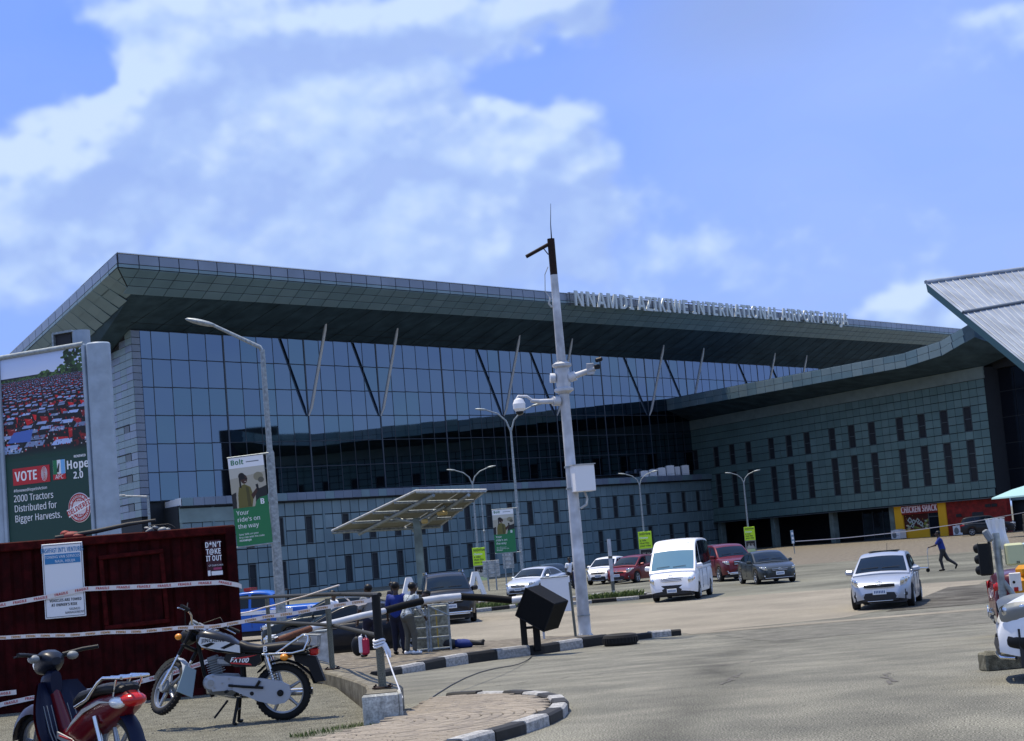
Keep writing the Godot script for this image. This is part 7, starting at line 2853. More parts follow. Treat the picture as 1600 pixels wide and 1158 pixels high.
# ---------------------------------------------------------------- motorcycles
func spun(b: B, at: Vector3, r: float, tw: float, spokes: int, xf: Transform3D, which: int) -> void:
	# which: 0 tyre, 1 rim and spokes, 2 hub and brake
	var ax := Transform3D(Basis(Vector3.BACK, -PI / 2), at)
	b.xf = xf
	if which == 0:
		var pr := []
		for i in 13:
			var a := -PI * 0.72 + PI * 1.44 * i / 12
			pr.append(Vector2(r - tw * 0.5 + cos(a) * tw * 0.5, sin(a) * tw * 0.5))
		b.lathe(pr, 40, ax)
		for i in 40:
			var a := TAU * i / 40
			for s in [-1.0, 1.0]:
				b.box(at + V(s * tw * 0.22, cos(a) * (r - 0.006), sin(a) * (r - 0.006)), V(tw * 0.3, 0.014, 0.02), Basis(Vector3.RIGHT, a) * Basis(Vector3.UP, s * 0.5))
	elif which == 1:
		var rr := r - tw * 0.72
		b.lathe([Vector2(rr - 0.02, -tw * 0.3), Vector2(rr + 0.012, -tw * 0.36), Vector2(rr + 0.012, -tw * 0.3), Vector2(rr - 0.012, -tw * 0.2), Vector2(rr - 0.012, tw * 0.2), Vector2(rr + 0.012, tw * 0.3), Vector2(rr + 0.012, tw * 0.36), Vector2(rr - 0.02, tw * 0.3), Vector2(rr - 0.026, 0.0), Vector2(rr - 0.02, -tw * 0.3)], 40, ax)
		for i in spokes:
			var a := TAU * i / spokes + 0.2
			b.tube([at + V(0, cos(a) * 0.05, sin(a) * 0.05), at + V(0, cos(a + 0.06) * (rr - 0.01), sin(a + 0.06) * (rr - 0.01))], [0.024, 0.015], 6)
	else:
		b.lathe([Vector2(0.0, -0.075), Vector2(0.06, -0.07), Vector2(0.065, -0.05), Vector2(0.045, -0.03), Vector2(0.045, 0.03), Vector2(0.075, 0.05), Vector2(0.07, 0.075), Vector2(0.0, 0.08)], 20, ax)
	b.xf = Transform3D()

func shell(rows: Array) -> B:
	# closed smooth body through rings given as [z, half width, y low, y high]
	var b := B.new()
	var g := []
	var ctr := Vector3.ZERO
	for q in rows:
		var r := []
		for i in 17:
			var a := TAU * i / 16 - PI / 2
			var sx := signf(cos(a)) * pow(absf(cos(a)), 0.75)
			var sy := signf(sin(a)) * pow(absf(sin(a)), 0.75)
			r.append(V(sx * q[1] + (q[4] if q.size() > 4 else 0.0), lerpf(q[2], q[3], 0.5 + 0.5 * sy), q[0]))
		g.append(r)
		ctr += V(q[4] if q.size() > 4 else 0.0, (q[2] + q[3]) / 2, q[0]) / rows.size()
	b.grid(g, ctr)
	for q in [0, g.size() - 1]:
		var m := V(rows[q][4] if rows[q].size() > 4 else 0.0, (rows[q][2] + rows[q][3]) / 2, rows[q][0])
		for i in 16:
			b.tri(m, g[q][i], g[q][i + 1], V(0, 0, g[q][0].z - g[1 if q == 0 else q - 1][0].z))
	return b

func patch(side: float, x: float, pts: Array, bulge := 0.0) -> B:
	# a thin plate in the plane of one flank: pts are (z, y)
	var b := B.new()
	var poly := PackedVector2Array()
	for p in pts:
		poly.append(Vector2(p[0], p[1]))
	var t := Transform3D(Basis(V(0, 0, 1), V(0, 1, 0), V(-1, 0, 0)), V(side * x, 0, 0))
	b.prism(poly, t, 0.012 + bulge)
	return b

func motorcycle() -> void:
	var gy := lot_y(-18.5)
	var t := thing("motorcycle", "black and silver motorcycle on its centre stand with the front wheel raised", "motorcycle", V(-2.74, gy + 0.004, -18.55), deg_to_rad(-90))
	t.rotation = V(deg_to_rad(-6.5), deg_to_rad(-90), 0)
	var I := Transform3D()
	var black := paint(0.010, 0.011, 0.013, 0.0)
	var b := B.new()
	var ra := V(0, 0.30, 0)
	var fa := V(0, 0.30, 1.20)
	# steering: everything in front turns about the head
	var head := V(0, 0.84, 0.95)
	var axis := V(0, 0.89, -0.45).normalized()
	var st := Transform3D(Basis(), head) * Transform3D(Basis(axis, deg_to_rad(-54)), Vector3.ZERO) * Transform3D(Basis(), -head)
	for w in [[ra, I, 0.30, 0.092], [fa, st, 0.295, 0.078]]:
		b = B.new()
		spun(b, w[0], w[2], w[3], 5, w[1], 0)
		var wh := obj("wheel", b, M.rubber, t)
		b = B.new()
		spun(b, w[0], w[2], w[3], 5, w[1], 1)
		obj("rim", b, M.alloy, wh)
		b = B.new()
		spun(b, w[0], w[2], w[3], 5, w[1], 2)
		obj("hub", b, M.plastic_g, wh)
	# frame
	b = B.new()
	b.tube([V(0, 0.86, 0.94), V(0, 0.74, 0.60), V(0, 0.70, 0.25)], 0.026, 8)
	b.tube([V(0, 0.80, 0.93), V(0, 0.45, 0.84), V(0, 0.22, 0.74)], 0.022, 8)
	for s in [-1.0, 1.0]:
		b.tube([V(s * 0.07, 0.72, 0.55), V(s * 0.12, 0.70, 0.1), V(s * 0.10, 0.72, -0.28)], 0.018, 8)
		b.tube([V(s * 0.08, 0.68, 0.45), V(s * 0.09, 0.40, 0.42), V(s * 0.07, 0.24, 0.50)], 0.018, 8)
		b.tube([V(s * 0.10, 0.36, 0.42), V(s * 0.10, 0.30, 0.0)], 0.022, 8)
	obj("frame", b, M.black, t)
	# tank
	obj("fuel_tank", shell([[0.42, 0.07, 0.70, 0.76], [0.47, 0.115, 0.685, 0.80], [0.58, 0.135, 0.68, 0.875], [0.72, 0.14, 0.69, 0.915], [0.84, 0.125, 0.72, 0.925], [0.91, 0.09, 0.76, 0.905], [0.94, 0.045, 0.80, 0.87]]), black, t)
	for s in [-1.0, 1.0]:
		var silver := mat(lin(0.62, 0.65, 0.66), 0.35, 0.3)
		obj("tank_panel", patch(s, 0.136, [[0.45, 0.70], [0.86, 0.745], [0.90, 0.79], [0.88, 0.85], [0.62, 0.815], [0.46, 0.775]]), silver, t)
		b = patch(s, 0.141, [[0.66, 0.745], [0.56, 0.80], [0.50, 0.79], [0.62, 0.735]])
		var q := patch(s, 0.141, [[0.86, 0.765], [0.80, 0.745], [0.72, 0.79], [0.76, 0.80]])
		b.v.append_array(q.v)
		b.n.append_array(q.n)
		obj("tank_stripe", b, M.black, t)
		text("JINCHENG", 0.036, M.text_k, t, facing(V(s * 0.146, 0.822, 0.74), V(0, -0.07 * -s, -s)), true, 1, "lettering", 0.003)
	b = B.new()
	b.lathe([Vector2(0.035, 0), Vector2(0.035, 0.012), Vector2(0, 0.016)], 14, Transform3D(Basis(), V(0, 0.915, 0.74)))
	obj("filler_cap", b, M.chrome, t)
	# seat
	obj("seat", shell([[-0.24, 0.07, 0.73, 0.79], [-0.20, 0.115, 0.715, 0.825], [0.0, 0.13, 0.70, 0.83], [0.16, 0.128, 0.70, 0.805], [0.26, 0.122, 0.695, 0.785], [0.38, 0.115, 0.69, 0.80], [0.46, 0.10, 0.69, 0.825], [0.50, 0.06, 0.70, 0.80]]), M.plastic, t)
	for s in [-1.0, 1.0]:
		text("B", 0.06, M.text_w, t, facing(V(s * 0.127, 0.745, 0.19), V(0, 0, -s)), true, 1, "lettering", 0.003)
		# side cover
		obj("side_cover", patch(s, 0.125, [[0.24, 0.69], [0.60, 0.68], [0.62, 0.62], [0.50, 0.55], [0.28, 0.56], [0.22, 0.62]], 0.02), black, t)
		b = patch(s, 0.143, [[0.27, 0.685], [0.50, 0.645], [0.52, 0.63], [0.38, 0.648]])
		q_merge(b, patch(s, 0.143, [[0.32, 0.575], [0.54, 0.585], [0.55, 0.60], [0.34, 0.595]]))
		obj("red_flash", b, M.text_r, t)
		text("FX100", 0.05, M.text_w, t, facing(V(s * 0.147, 0.625, 0.45), V(0, 0, -s)) * Transform3D(Basis(V(1, 0, 0), V(0.3, 1, 0), V(0, 0, 1)), Vector3.ZERO), true, 1, "lettering", 0.003)
	# tail: grab rail, rack, lamp, mudguard
	b = B.new()
	for s in [-1.0, 1.0]:
		b.tube([V(s * 0.13, 0.69, 0.22), V(s * 0.135, 0.70, 0.1), V(s * 0.135, 0.715, -0.10), V(s * 0.13, 0.75, -0.22), V(s * 0.12, 0.84, -0.255), V(s * 0.11, 0.895, -0.25), V(s * 0.11, 0.905, -0.2), V(s * 0.125, 0.69, 0.1)], 0.012, 8)
	b.tube([V(-0.11, 0.90, -0.25), V(0.11, 0.90, -0.25)], 0.011, 6)
	b.tube([V(-0.11, 0.90, -0.2), V(0.11, 0.90, -0.2)], 0.011, 6)
	obj("grab_rail", b, M.chrome, t)
	b = B.new()
	for x in [-0.09, -0.03, 0.03, 0.09]:
		b.tube([V(x, 0.905, -0.18), V(x, 0.905, -0.37)], 0.008, 6)
	b.tube([V(-0.1, 0.905, -0.37), V(0.1, 0.905, -0.37)], 0.009, 6)
	for x in [-0.09, 0.09]:
		b.tube([V(x, 0.905, -0.36), V(x, 0.80, -0.36), V(x, 0.75, -0.24)], 0.008, 6)
	obj("rack", b, M.plastic_g, t)
	b = B.new()
	b.bbox(V(0, 0.735, -0.315), V(0.15, 0.085, 0.10), 0.02)
	obj("tail_lamp", b, M.red_lens, t)
	b = B.new()
	b.bbox(V(0, 0.785, -0.27), V(0.17, 0.02, 0.2), 0.008)
	obj("tail_cowl", b, black, t)
	for s in [-1.0, 1.0]:
		b = B.new()
		b.ball(V(s * 0.17, 0.67, -0.02), V(0.035, 0.035, 0.045), 10, 6)
		b.tube([V(s * 0.1, 0.68, -0.02), V(s * 0.17, 0.67, -0.02)], 0.012, 6)
		obj("indicator", b, M.amber, t)
	b = B.new()
	var g := []
	for i in 9:
		var a := deg_to_rad(35.0 + i * 16.0)
		var rr := 0.345 + (0.02 if i > 6 else 0.0)
		var row := []
		for j in 7:
			var x := lerpf(-0.075, 0.075, j / 6.0)
			row.append(V(x, 0.30 + sin(a) * (rr - pow(x / 0.075, 2) * 0.022), cos(a) * (rr - pow(x / 0.075, 2) * 0.022)))
		g.append(row)
	var tail := []
	for j in 7:
		tail.append(V(lerpf(-0.085, 0.085, j / 6.0), 0.40, -0.42))
	g.append(tail)
	b.grid(g, ra)
	obj("rear_mudguard", b, M.plastic, t)
	b = B.new()
	b.prism(PackedVector2Array([Vector2(-0.10, 0.70), Vector2(-0.34, 0.68), Vector2(-0.45, 0.43), Vector2(-0.35, 0.41), Vector2(-0.27, 0.56), Vector2(-0.12, 0.63)]), Transform3D(Basis(V(0, 0, 1), V(0, 1, 0), V(-1, 0, 0)), Vector3.ZERO), 0.13)
	obj("mudguard_flap", b, M.plastic, t)
	# shocks
	for s in [-1.0, 1.0]:
		b = B.new()
		var a := V(s * 0.145, 0.66, 0.17)
		var c := V(s * 0.145, 0.32, 0.05)
		b.tube([a, a.lerp(c, 0.35)], 0.030, 10)
		b.tube([a.lerp(c, 0.3), c], 0.014, 8)
		b.tube([a.lerp(c, -0.06), a], 0.018, 8)
		var sh := obj("shock_absorber", b, M.chrome, t)
		b = B.new()
		var hel := []
		for i in 57:
			var f := i / 56.0
			hel.append(a.lerp(c, 0.36 + 0.54 * f) + V(cos(f * TAU * 7), 0, sin(f * TAU * 7)) * 0.026)
		b.tube(hel, 0.006, 5)
		obj("spring", b, M.alloy, sh)
	# engine
	b = B.new()
	b.bbox(V(0, 0.36, 0.62), V(0.22, 0.22, 0.34), 0.04)
	obj("crankcase", b, M.plastic_g, t)
	b = B.new()
	var cyl := Transform3D(Basis(Vector3.RIGHT, deg_to_rad(20)), V(0, 0.46, 0.70))
	for i in 7:
		b.xf = cyl
		b.bbox(V(0, 0.02 + i * 0.024, 0), V(0.15, 0.010, 0.16), 0.003)
	b.bbox(V(0, 0.10, 0), V(0.10, 0.2, 0.11), 0.01)
	obj("cylinder", b, M.plastic_g, t)
	b = B.new()
	b.bbox(V(0.05, 0.60, 0.62), V(0.10, 0.085, 0.16), 0.02)
	obj("carburettor", b, M.alloy, t)
	b = B.new()
	var lz := Transform3D(Basis(Vector3.BACK, -PI / 2), V(0.11, 0.38, 0.74))
	b.lathe([Vector2(0.085, -0.03), Vector2(0.088, 0.03), Vector2(0.07, 0.05), Vector2(0.0, 0.055)], 24, lz)
	q_merge(b, patch(1, 0.13, [[0.44, 0.32], [0.72, 0.29], [0.76, 0.46], [0.44, 0.45]], 0.05))
	var ec := obj("engine_cover", b, M.engine, t)
	b = B.new()
	for p in [[0.70, 0.33], [0.79, 0.42], [0.72, 0.45], [0.55, 0.43], [0.52, 0.34], [0.62, 0.38]]:
		b.tube([V(0.15, p[1], p[0]), V(0.172, p[1], p[0])], 0.010, 8)
	b.tube([V(0.15, 0.38, 0.74), V(0.171, 0.38, 0.74)], 0.035, 14)
	obj("bolts", b, M.alloy, ec)
	# chain case: a long silver cover from engine to rear hub
	b = patch(1, 0.155, [[-0.05, 0.20], [0.06, 0.175], [0.24, 0.21], [0.50, 0.31], [0.50, 0.45], [0.20, 0.445], [0.02, 0.425], [-0.09, 0.38], [-0.11, 0.30], [-0.09, 0.24]], 0.045)
	var cc := obj("chain_case", b, M.engine, t)
	b = B.new()
	b.tube([V(0.18, 0.285, 0.30), V(0.186, 0.285, 0.30)], 0.022, 14)
	b.tube([V(0.18, 0.30, 0.0), V(0.20, 0.30, 0.0)], 0.035, 14)
	b.tube([V(0.2, 0.30, 0.0), V(0.215, 0.30, 0.0)], 0.016, 10)
	obj("axle_nut", b, M.plastic, cc)
	b = B.new()
	b.tube([V(0.17, 0.36, 0.55), V(0.20, 0.355, 0.40), V(0.205, 0.35, 0.18)], 0.014, 8)
	b.tube([V(0.2, 0.352, 0.26), V(0.21, 0.42, 0.22)], 0.016, 8)
	b.tube([V(0.19, 0.30, 0.56), V(0.27, 0.30, 0.56)], 0.018, 8)
	b.tube([V(-0.19, 0.30, 0.56), V(-0.27, 0.30, 0.56)], 0.018, 8)
	obj("foot_levers", b, M.black, t)
	b = B.new()
	b.tube([V(-0.1, 0.42, 0.84), V(-0.13, 0.26, 0.82), V(-0.14, 0.22, 0.55), V(-0.15, 0.26, 0.2), V(-0.16, 0.30, -0.3)], [0.022, 0.022, 0.03, 0.045, 0.042], 10)
	obj("exhaust", b, M.chrome, t)
	# centre stand and side stand, level with the ground although the machine is pitched
	b = B.new()
	for s in [-1.0, 1.0]:
		b.tube([V(s * 0.07, 0.22, 0.46), V(s * 0.16, -0.035, 0.48)], 0.017, 8)
		b.tube([V(s * 0.14, -0.035, 0.48), V(s * 0.2, -0.035, 0.45)], 0.017, 8)
	b.tube([V(-0.11, 0.10, 0.465), V(0.11, 0.10, 0.465)], 0.013, 6)
	obj("centre_stand", b, M.black, t)
	b = B.new()
	b.tube([V(0.12, 0.20, 0.56), V(0.19, 0.02, 0.68)], 0.012, 8)
	obj("side_stand", b, M.black, t)
	# fork, mudguard and flap, lamp, bars
	b = B.new()
	b.xf = st
	for s in [-1.0, 1.0]:
		b.tube([V(s * 0.085, 0.90, 0.925), V(s * 0.085, 0.62, 1.05)], 0.020, 10)
	obj("upper_fork", b, M.black, t)
	b = B.new()
	b.xf = st
	for s in [-1.0, 1.0]:
		b.tube([V(s * 0.085, 0.62, 1.05), V(s * 0.085, 0.44, 1.13)], 0.015, 10)
		b.tube([V(s * 0.085, 0.46, 1.12), V(s * 0.085, 0.30, 1.195)], 0.024, 10)
	obj("lower_fork", b, M.chrome, t)
	b = B.new()
	b.xf = st
	b.bbox(V(0, 0.89, 0.93), V(0.22, 0.03, 0.07), 0.01)
	b.bbox(V(0, 0.72, 1.0), V(0.22, 0.03, 0.07), 0.01)
	obj("fork_bridge", b, M.black, t)
	b = B.new()
	b.xf = st
	g = []
	for i in 11:
		var a := deg_to_rad(20.0 + i * 15.0)
		var row := []
		for j in 7:
			var x := lerpf(-0.058, 0.058, j / 6.0)
			var rr := 0.335 - pow(x / 0.058, 2) * 0.02
			row.append(V(x, 0.30 + sin(a) * rr, 1.20 + cos(a) * rr))
		g.append(row)
	b.grid(g, fa)
	obj("front_mudguard", b, mat(lin(0.40, 0.43, 0.46), 0.35, 0.3), t)
	b = B.new()
	b.xf = st
	b.prism(PackedVector2Array([Vector2(-0.07, 0.16), Vector2(0.07, 0.16), Vector2(0.10, -0.14), Vector2(-0.10, -0.14)]), Transform3D(Basis(Vector3.RIGHT, 0.12), V(0, 0.33, 0.855)), 0.012)
	obj("mud_flap", b, mat(lin(0.20, 0.27, 0.29), 0.5), t)
	b = B.new()
	b.xf = st
	b.lathe([Vector2(0.0, -0.1), Vector2(0.06, -0.085), Vector2(0.085, 0.0), Vector2(0.088, 0.05), Vector2(0.08, 0.06)], 20, Transform3D(Basis(Vector3.RIGHT, PI / 2), V(0, 0.86, 1.09)))
	var hl := obj("headlight", b, M.black, t)
	b = B.new()
	b.xf = st
	b.lathe([Vector2(0.08, 0.05), Vector2(0.06, 0.075), Vector2(0.0, 0.085)], 20, Transform3D(Basis(Vector3.RIGHT, PI / 2), V(0, 0.86, 1.09)))
	obj("lens", b, M.lens, hl)
	b = B.new()
	b.xf = st
	for s in [-1.0, 1.0]:
		b.ball(V(s * 0.15, 0.80, 1.05), V(0.035, 0.035, 0.045), 10, 6)
	obj("indicator", b, M.amber, t)
	b = B.new()
	b.xf = st
	for s in [-1.0, 1.0]:
		b.tube([V(s * 0.02, 0.94, 0.93), V(s * 0.10, 0.95, 0.93), V(s * 0.17, 1.02, 0.88), V(s * 0.27, 1.05, 0.84), V(s * 0.36, 1.03, 0.77)], 0.012, 8)
		b.tube([V(s * 0.26, 1.04, 0.89), V(s * 0.33, 1.03, 0.87), V(s * 0.38, 1.01, 0.82)], 0.007, 6)
	obj("handlebar", b, M.chrome, t)
	for s in [-1.0, 1.0]:
		b = B.new()
		b.xf = st
		b.tube([V(s * 0.28, 1.05, 0.835), V(s * 0.38, 1.025, 0.755)], 0.018, 8)
		b.bbox(V(s * 0.25, 1.045, 0.85), V(0.05, 0.04, 0.04), 0.008)
		obj("grip", b, M.rubber, t)
	b = B.new()
	b.xf = st
	for x in [-0.05, 0.05]:
		b.lathe([Vector2(0.04, -0.04), Vector2(0.045, 0.02), Vector2(0.0, 0.022)], 14, Transform3D(Basis(Vector3.RIGHT, -0.5), V(x, 0.99, 0.99)))
	obj("dials", b, M.plastic_g, t)
	b = B.new()
	b.xf = st
	b.tube([V(0.25, 1.05, 0.86), V(0.24, 1.13, 0.90), V(0.16, 1.08, 1.05), V(0.05, 0.85, 1.08)], 0.006, 5)
	b.tube([V(-0.25, 1.05, 0.86), V(-0.20, 1.14, 0.92), V(-0.1, 1.05, 1.06), V(0.0, 0.85, 1.08)], 0.006, 5)
	obj("cables", b, M.black, t)

func q_merge(b: B, q: B) -> void:
	b.v.append_array(q.v)
	b.n.append_array(q.n)

func moped() -> void:
	var t := thing("red_moped", "dark red step-through moped with a chrome rear rack in the bottom left corner", "moped", V(-3.20, ground_y(-13.5), -13.25), deg_to_rad(-137))
	var I := Transform3D()
	var red := paint(0.10, 0.004, 0.008, 0.0)
	var navy := mat(lin(0.006, 0.010, 0.030), 0.45, 0.0, null, 1.0, 0.3)
	var head := V(0, 0.80, 1.02)
	var axis := V(0, 0.9, -0.43).normalized()
	var st := Transform3D(Basis(), head) * Transform3D(Basis(axis, deg_to_rad(12)), Vector3.ZERO) * Transform3D(Basis(), -head)
	for w in [[V(0, 0.28, 0), I], [V(0, 0.28, 1.22), st]]:
		var b := B.new()
		spun(b, w[0], 0.28, 0.075, 6, w[1], 0)
		var wh := obj("wheel", b, M.rubber, t)
		b = B.new()
		spun(b, w[0], 0.28, 0.075, 6, w[1], 1)
		obj("rim", b, M.alloy, wh)
		b = B.new()
		spun(b, w[0], 0.28, 0.075, 6, w[1], 2)
		obj("hub", b, M.plastic_g, wh)
	# rear body
	obj("rear_body", shell([[-0.30, 0.045, 0.64, 0.70], [-0.24, 0.09, 0.58, 0.735], [-0.08, 0.115, 0.50, 0.735], [0.12, 0.12, 0.42, 0.715], [0.32, 0.115, 0.33, 0.66], [0.50, 0.10, 0.27, 0.58], [0.66, 0.085, 0.28, 0.44], [0.80, 0.06, 0.30, 0.38]]), red, t)
	obj("seat", shell([[-0.22, 0.08, 0.72, 0.77], [-0.16, 0.12, 0.71, 0.795], [0.06, 0.13, 0.70, 0.79], [0.22, 0.125, 0.68, 0.755], [0.40, 0.11, 0.63, 0.735], [0.52, 0.08, 0.58, 0.69], [0.56, 0.04, 0.57, 0.63]]), M.plastic, t)
	var b := B.new()
	for s in [-1.0, 1.0]:
		var g := patch(s, 0.122, [[-0.20, 0.655], [0.05, 0.665], [0.30, 0.60], [0.48, 0.50], [0.58, 0.42], [0.50, 0.47], [0.28, 0.575], [0.03, 0.648]])
		obj("pale_stripe", g, M.offwhite, t)
		g = patch(s, 0.108, [[0.38, 0.29], [0.75, 0.37], [0.74, 0.42], [0.52, 0.37]])
		obj("badge_plate", g, M.offwhite, t)
		g = patch(s, 0.115, [[0.50, 0.355], [0.70, 0.385], [0.70, 0.395], [0.50, 0.365]])
		obj("red_script", g, M.text_r, t)
	# tail lamp
	b = B.new()
	b.ball(V(0, 0.665, -0.25), V(0.105, 0.055, 0.10), 14, 8)
	obj("tail_lamp", b, M.red_lens, t)
	for s in [-1.0, 1.0]:
		b = B.new()
		b.ball(V(s * 0.085, 0.65, -0.17), V(0.045, 0.045, 0.11), 12, 7)
		obj("indicator", b, M.lens, t)
	# rack
	b = B.new()
	for s in [-1.0, 1.0]:
		b.tube([V(s * 0.15, 0.62, 0.36), V(s * 0.155, 0.68, 0.16), V(s * 0.135, 0.80, 0.02), V(s * 0.12, 0.835, -0.04), V(s * 0.115, 0.835, -0.30)], 0.013, 8)
		b.tube([V(s * 0.10, 0.70, -0.14), V(s * 0.11, 0.83, -0.22)], 0.009, 6)
	for x in [-0.04, 0.04]:
		b.tube([V(x, 0.838, -0.02), V(x, 0.838, -0.32)], 0.008, 6)
	b.tube([V(-0.115, 0.835, -0.31), V(0.115, 0.835, -0.31)], 0.011, 8)
	b.tube([V(-0.12, 0.83, -0.03), V(0.12, 0.83, -0.03)], 0.011, 8)
	b.tube([V(-0.115, 0.838, -0.17), V(0.115, 0.838, -0.17)], 0.009, 8)
	obj("rear_rack", b, M.chrome, t)
	# rear mudguard and plate holder
	b = B.new()
	var g2 := []
	for i in 9:
		var a := deg_to_rad(60.0 + i * 13.0)
		var row := []
		for j in 7:
			var x := lerpf(-0.062, 0.062, j / 6.0)
			var rr := 0.325 - pow(x / 0.062, 2) * 0.02
			row.append(V(x, 0.28 + sin(a) * rr, cos(a) * rr))
		g2.append(row)
	var tl := []
	for j in 7:
		tl.append(V(lerpf(-0.085, 0.085, j / 6.0), 0.20, -0.44))
	g2.append(tl)
	b.grid(g2, V(0, 0.28, 0))
	obj("rear_mudguard", b, navy, t)
	# shocks, exhaust, engine
	for s in [-1.0, 1.0]:
		b = B.new()
		b.tube([V(s * 0.13, 0.55, 0.10), V(s * 0.13, 0.30, 0.01)], 0.022, 8)
		obj("shock_absorber", b, M.chrome, t)
	b = B.new()
	b.tube([V(-0.10, 0.28, 0.8), V(-0.12, 0.16, 0.6), V(-0.14, 0.2, 0.15), V(-0.15, 0.27, -0.36)], [0.018, 0.02, 0.045, 0.045], 12)
	b.tube([V(-0.15, 0.27, -0.36), V(-0.15, 0.275, -0.40)], [0.045, 0.03], 12)
	obj("exhaust", b, M.chrome, t)
	b = B.new()
	b.bbox(V(0, 0.28, 0.52), V(0.2, 0.2, 0.3), 0.04)
	b.tube([V(0, 0.30, 0.66), V(0, 0.32, 0.86)], 0.06, 12)
	obj("engine", b, M.engine, t)
	b = patch(1, 0.10, [[-0.06, 0.24], [0.40, 0.22], [0.42, 0.32], [-0.06, 0.34]], 0.03)
	obj("chain_case", b, M.plastic_g, t)
	b = B.new()
	for s in [-1.0, 1.0]:
		b.tube([V(s * 0.08, 0.2, 0.5), V(s * 0.26, 0.2, 0.5)], 0.018, 8)
		b.tube([V(s * 0.08, 0.2, 0.44), V(s * 0.15, 0.01, 0.38)], 0.014, 8)
	obj("foot_rests", b, M.black, t)
	# leg shield: dark inner face, red outer face
	var inner := []
	var outer := []
	for i in 12:
		var f := i / 11.0
		var y := lerpf(0.20, 0.80, f)
		var z := lerpf(0.72, 1.00, pow(f, 0.7)) - 0.05 * sin(f * PI)
		var hw := lerpf(0.22, 0.17, f) + 0.09 * sin(f * PI)
		var ri := []
		var ro := []
		for j in 11:
			var u := lerpf(-1.0, 1.0, j / 10.0)
			var zz := z - 0.12 * pow(absf(u), 2.2) + (0.01 if j % 2 == 0 else 0.0)
			ri.append(V(u * hw, y, zz))
			ro.append(V(u * hw * 1.03, y, zz + 0.025))
		inner.append(ri)
		outer.append(ro)
	b = B.new()
	b.grid(inner, V(0, 0.5, 3.0))
	obj("leg_shield_inner", b, navy, t)
	b = B.new()
	b.grid(outer, V(0, 0.5, -3.0))
	obj("leg_shield_outer", b, red, t)
	b = B.new()
	for s in [-1.0, 1.0]:
		for x in [0.07, 0.115, 0.15]:
			b.tube([V(s * x, 0.62, 0.915 - x * 0.3), V(s * x * 1.05, 0.42, 0.835 - x * 0.4), V(s * x * 0.95, 0.26, 0.74 - x * 0.4)], 0.005, 5)
	obj("shield_ribs", b, M.plastic_g, t)
	b = B.new()
	b.tube([V(0, 0.30, 0.62), V(0, 0.42, 0.80), V(0, 0.78, 1.0)], [0.07, 0.06, 0.045], 12)
	obj("frame_tube", b, red, t)
	# front mudguard, fork, nacelle
	b = B.new()
	b.xf = st
	var g3 := []
	for i in 12:
		var a := deg_to_rad(8.0 + i * 14.0)
		var row := []
		for j in 9:
			var u := lerpf(-1.0, 1.0, j / 8.0)
			var rr := 0.345 - u * u * 0.07
			row.append(V(u * 0.085, 0.28 + sin(a) * rr, 1.22 + cos(a) * rr))
		g3.append(row)
	b.grid(g3, V(0, 0.28, 1.22))
	obj("front_mudguard", b, mat(lin(0.02, 0.017, 0.028), 0.3), t)
	b = B.new()
	b.xf = st
	for s in [-1.0, 1.0]:
		b.tube([V(s * 0.07, 0.72, 1.03), V(s * 0.085, 0.28, 1.22)], 0.022, 8)
	obj("fork", b, M.alloy, t)
	var nac := shell([[0.90, 0.04, 0.93, 0.99], [0.94, 0.09, 0.90, 1.03], [1.02, 0.115, 0.86, 1.05], [1.09, 0.10, 0.85, 1.00], [1.13, 0.07, 0.87, 0.95], [1.15, 0.04, 0.89, 0.93]])
	obj("nacelle", nac, mat(lin(0.008, 0.012, 0.022), 0.35, 0.0, null, 1.0, 0.35), t)
	b = B.new()
	b.ball(V(0, 0.93, 1.13), V(0.085, 0.07, 0.065), 14, 8)
	obj("headlight", b, M.lens, t)
	b = B.new()
	for s in [-1.0, 1.0]:
		b.tube([V(s * 0.1, 1.0, 0.98), V(s * 0.25, 1.03, 0.93), V(s * 0.35, 1.04, 0.85)], [0.02, 0.016, 0.016], 8)
		b.tube([V(s * 0.22, 1.03, 0.99), V(s * 0.35, 1.02, 0.92)], 0.007, 6)
	obj("handlebar", b, M.plastic, t)
	b = B.new()
	for s in [-1.0, 1.0]:
		b.ball(V(s * 0.17, 0.99, 0.95), V(0.05, 0.035, 0.045), 10, 6)
	obj("switch_pods", b, M.plastic_g, t)
	b = shell([[0.92, 0.05, 0.70, 0.88], [0.98, 0.07, 0.60, 0.90], [1.06, 0.07, 0.62, 0.86], [1.10, 0.03, 0.66, 0.80]])
	obj("front_cowl", b, navy, t)

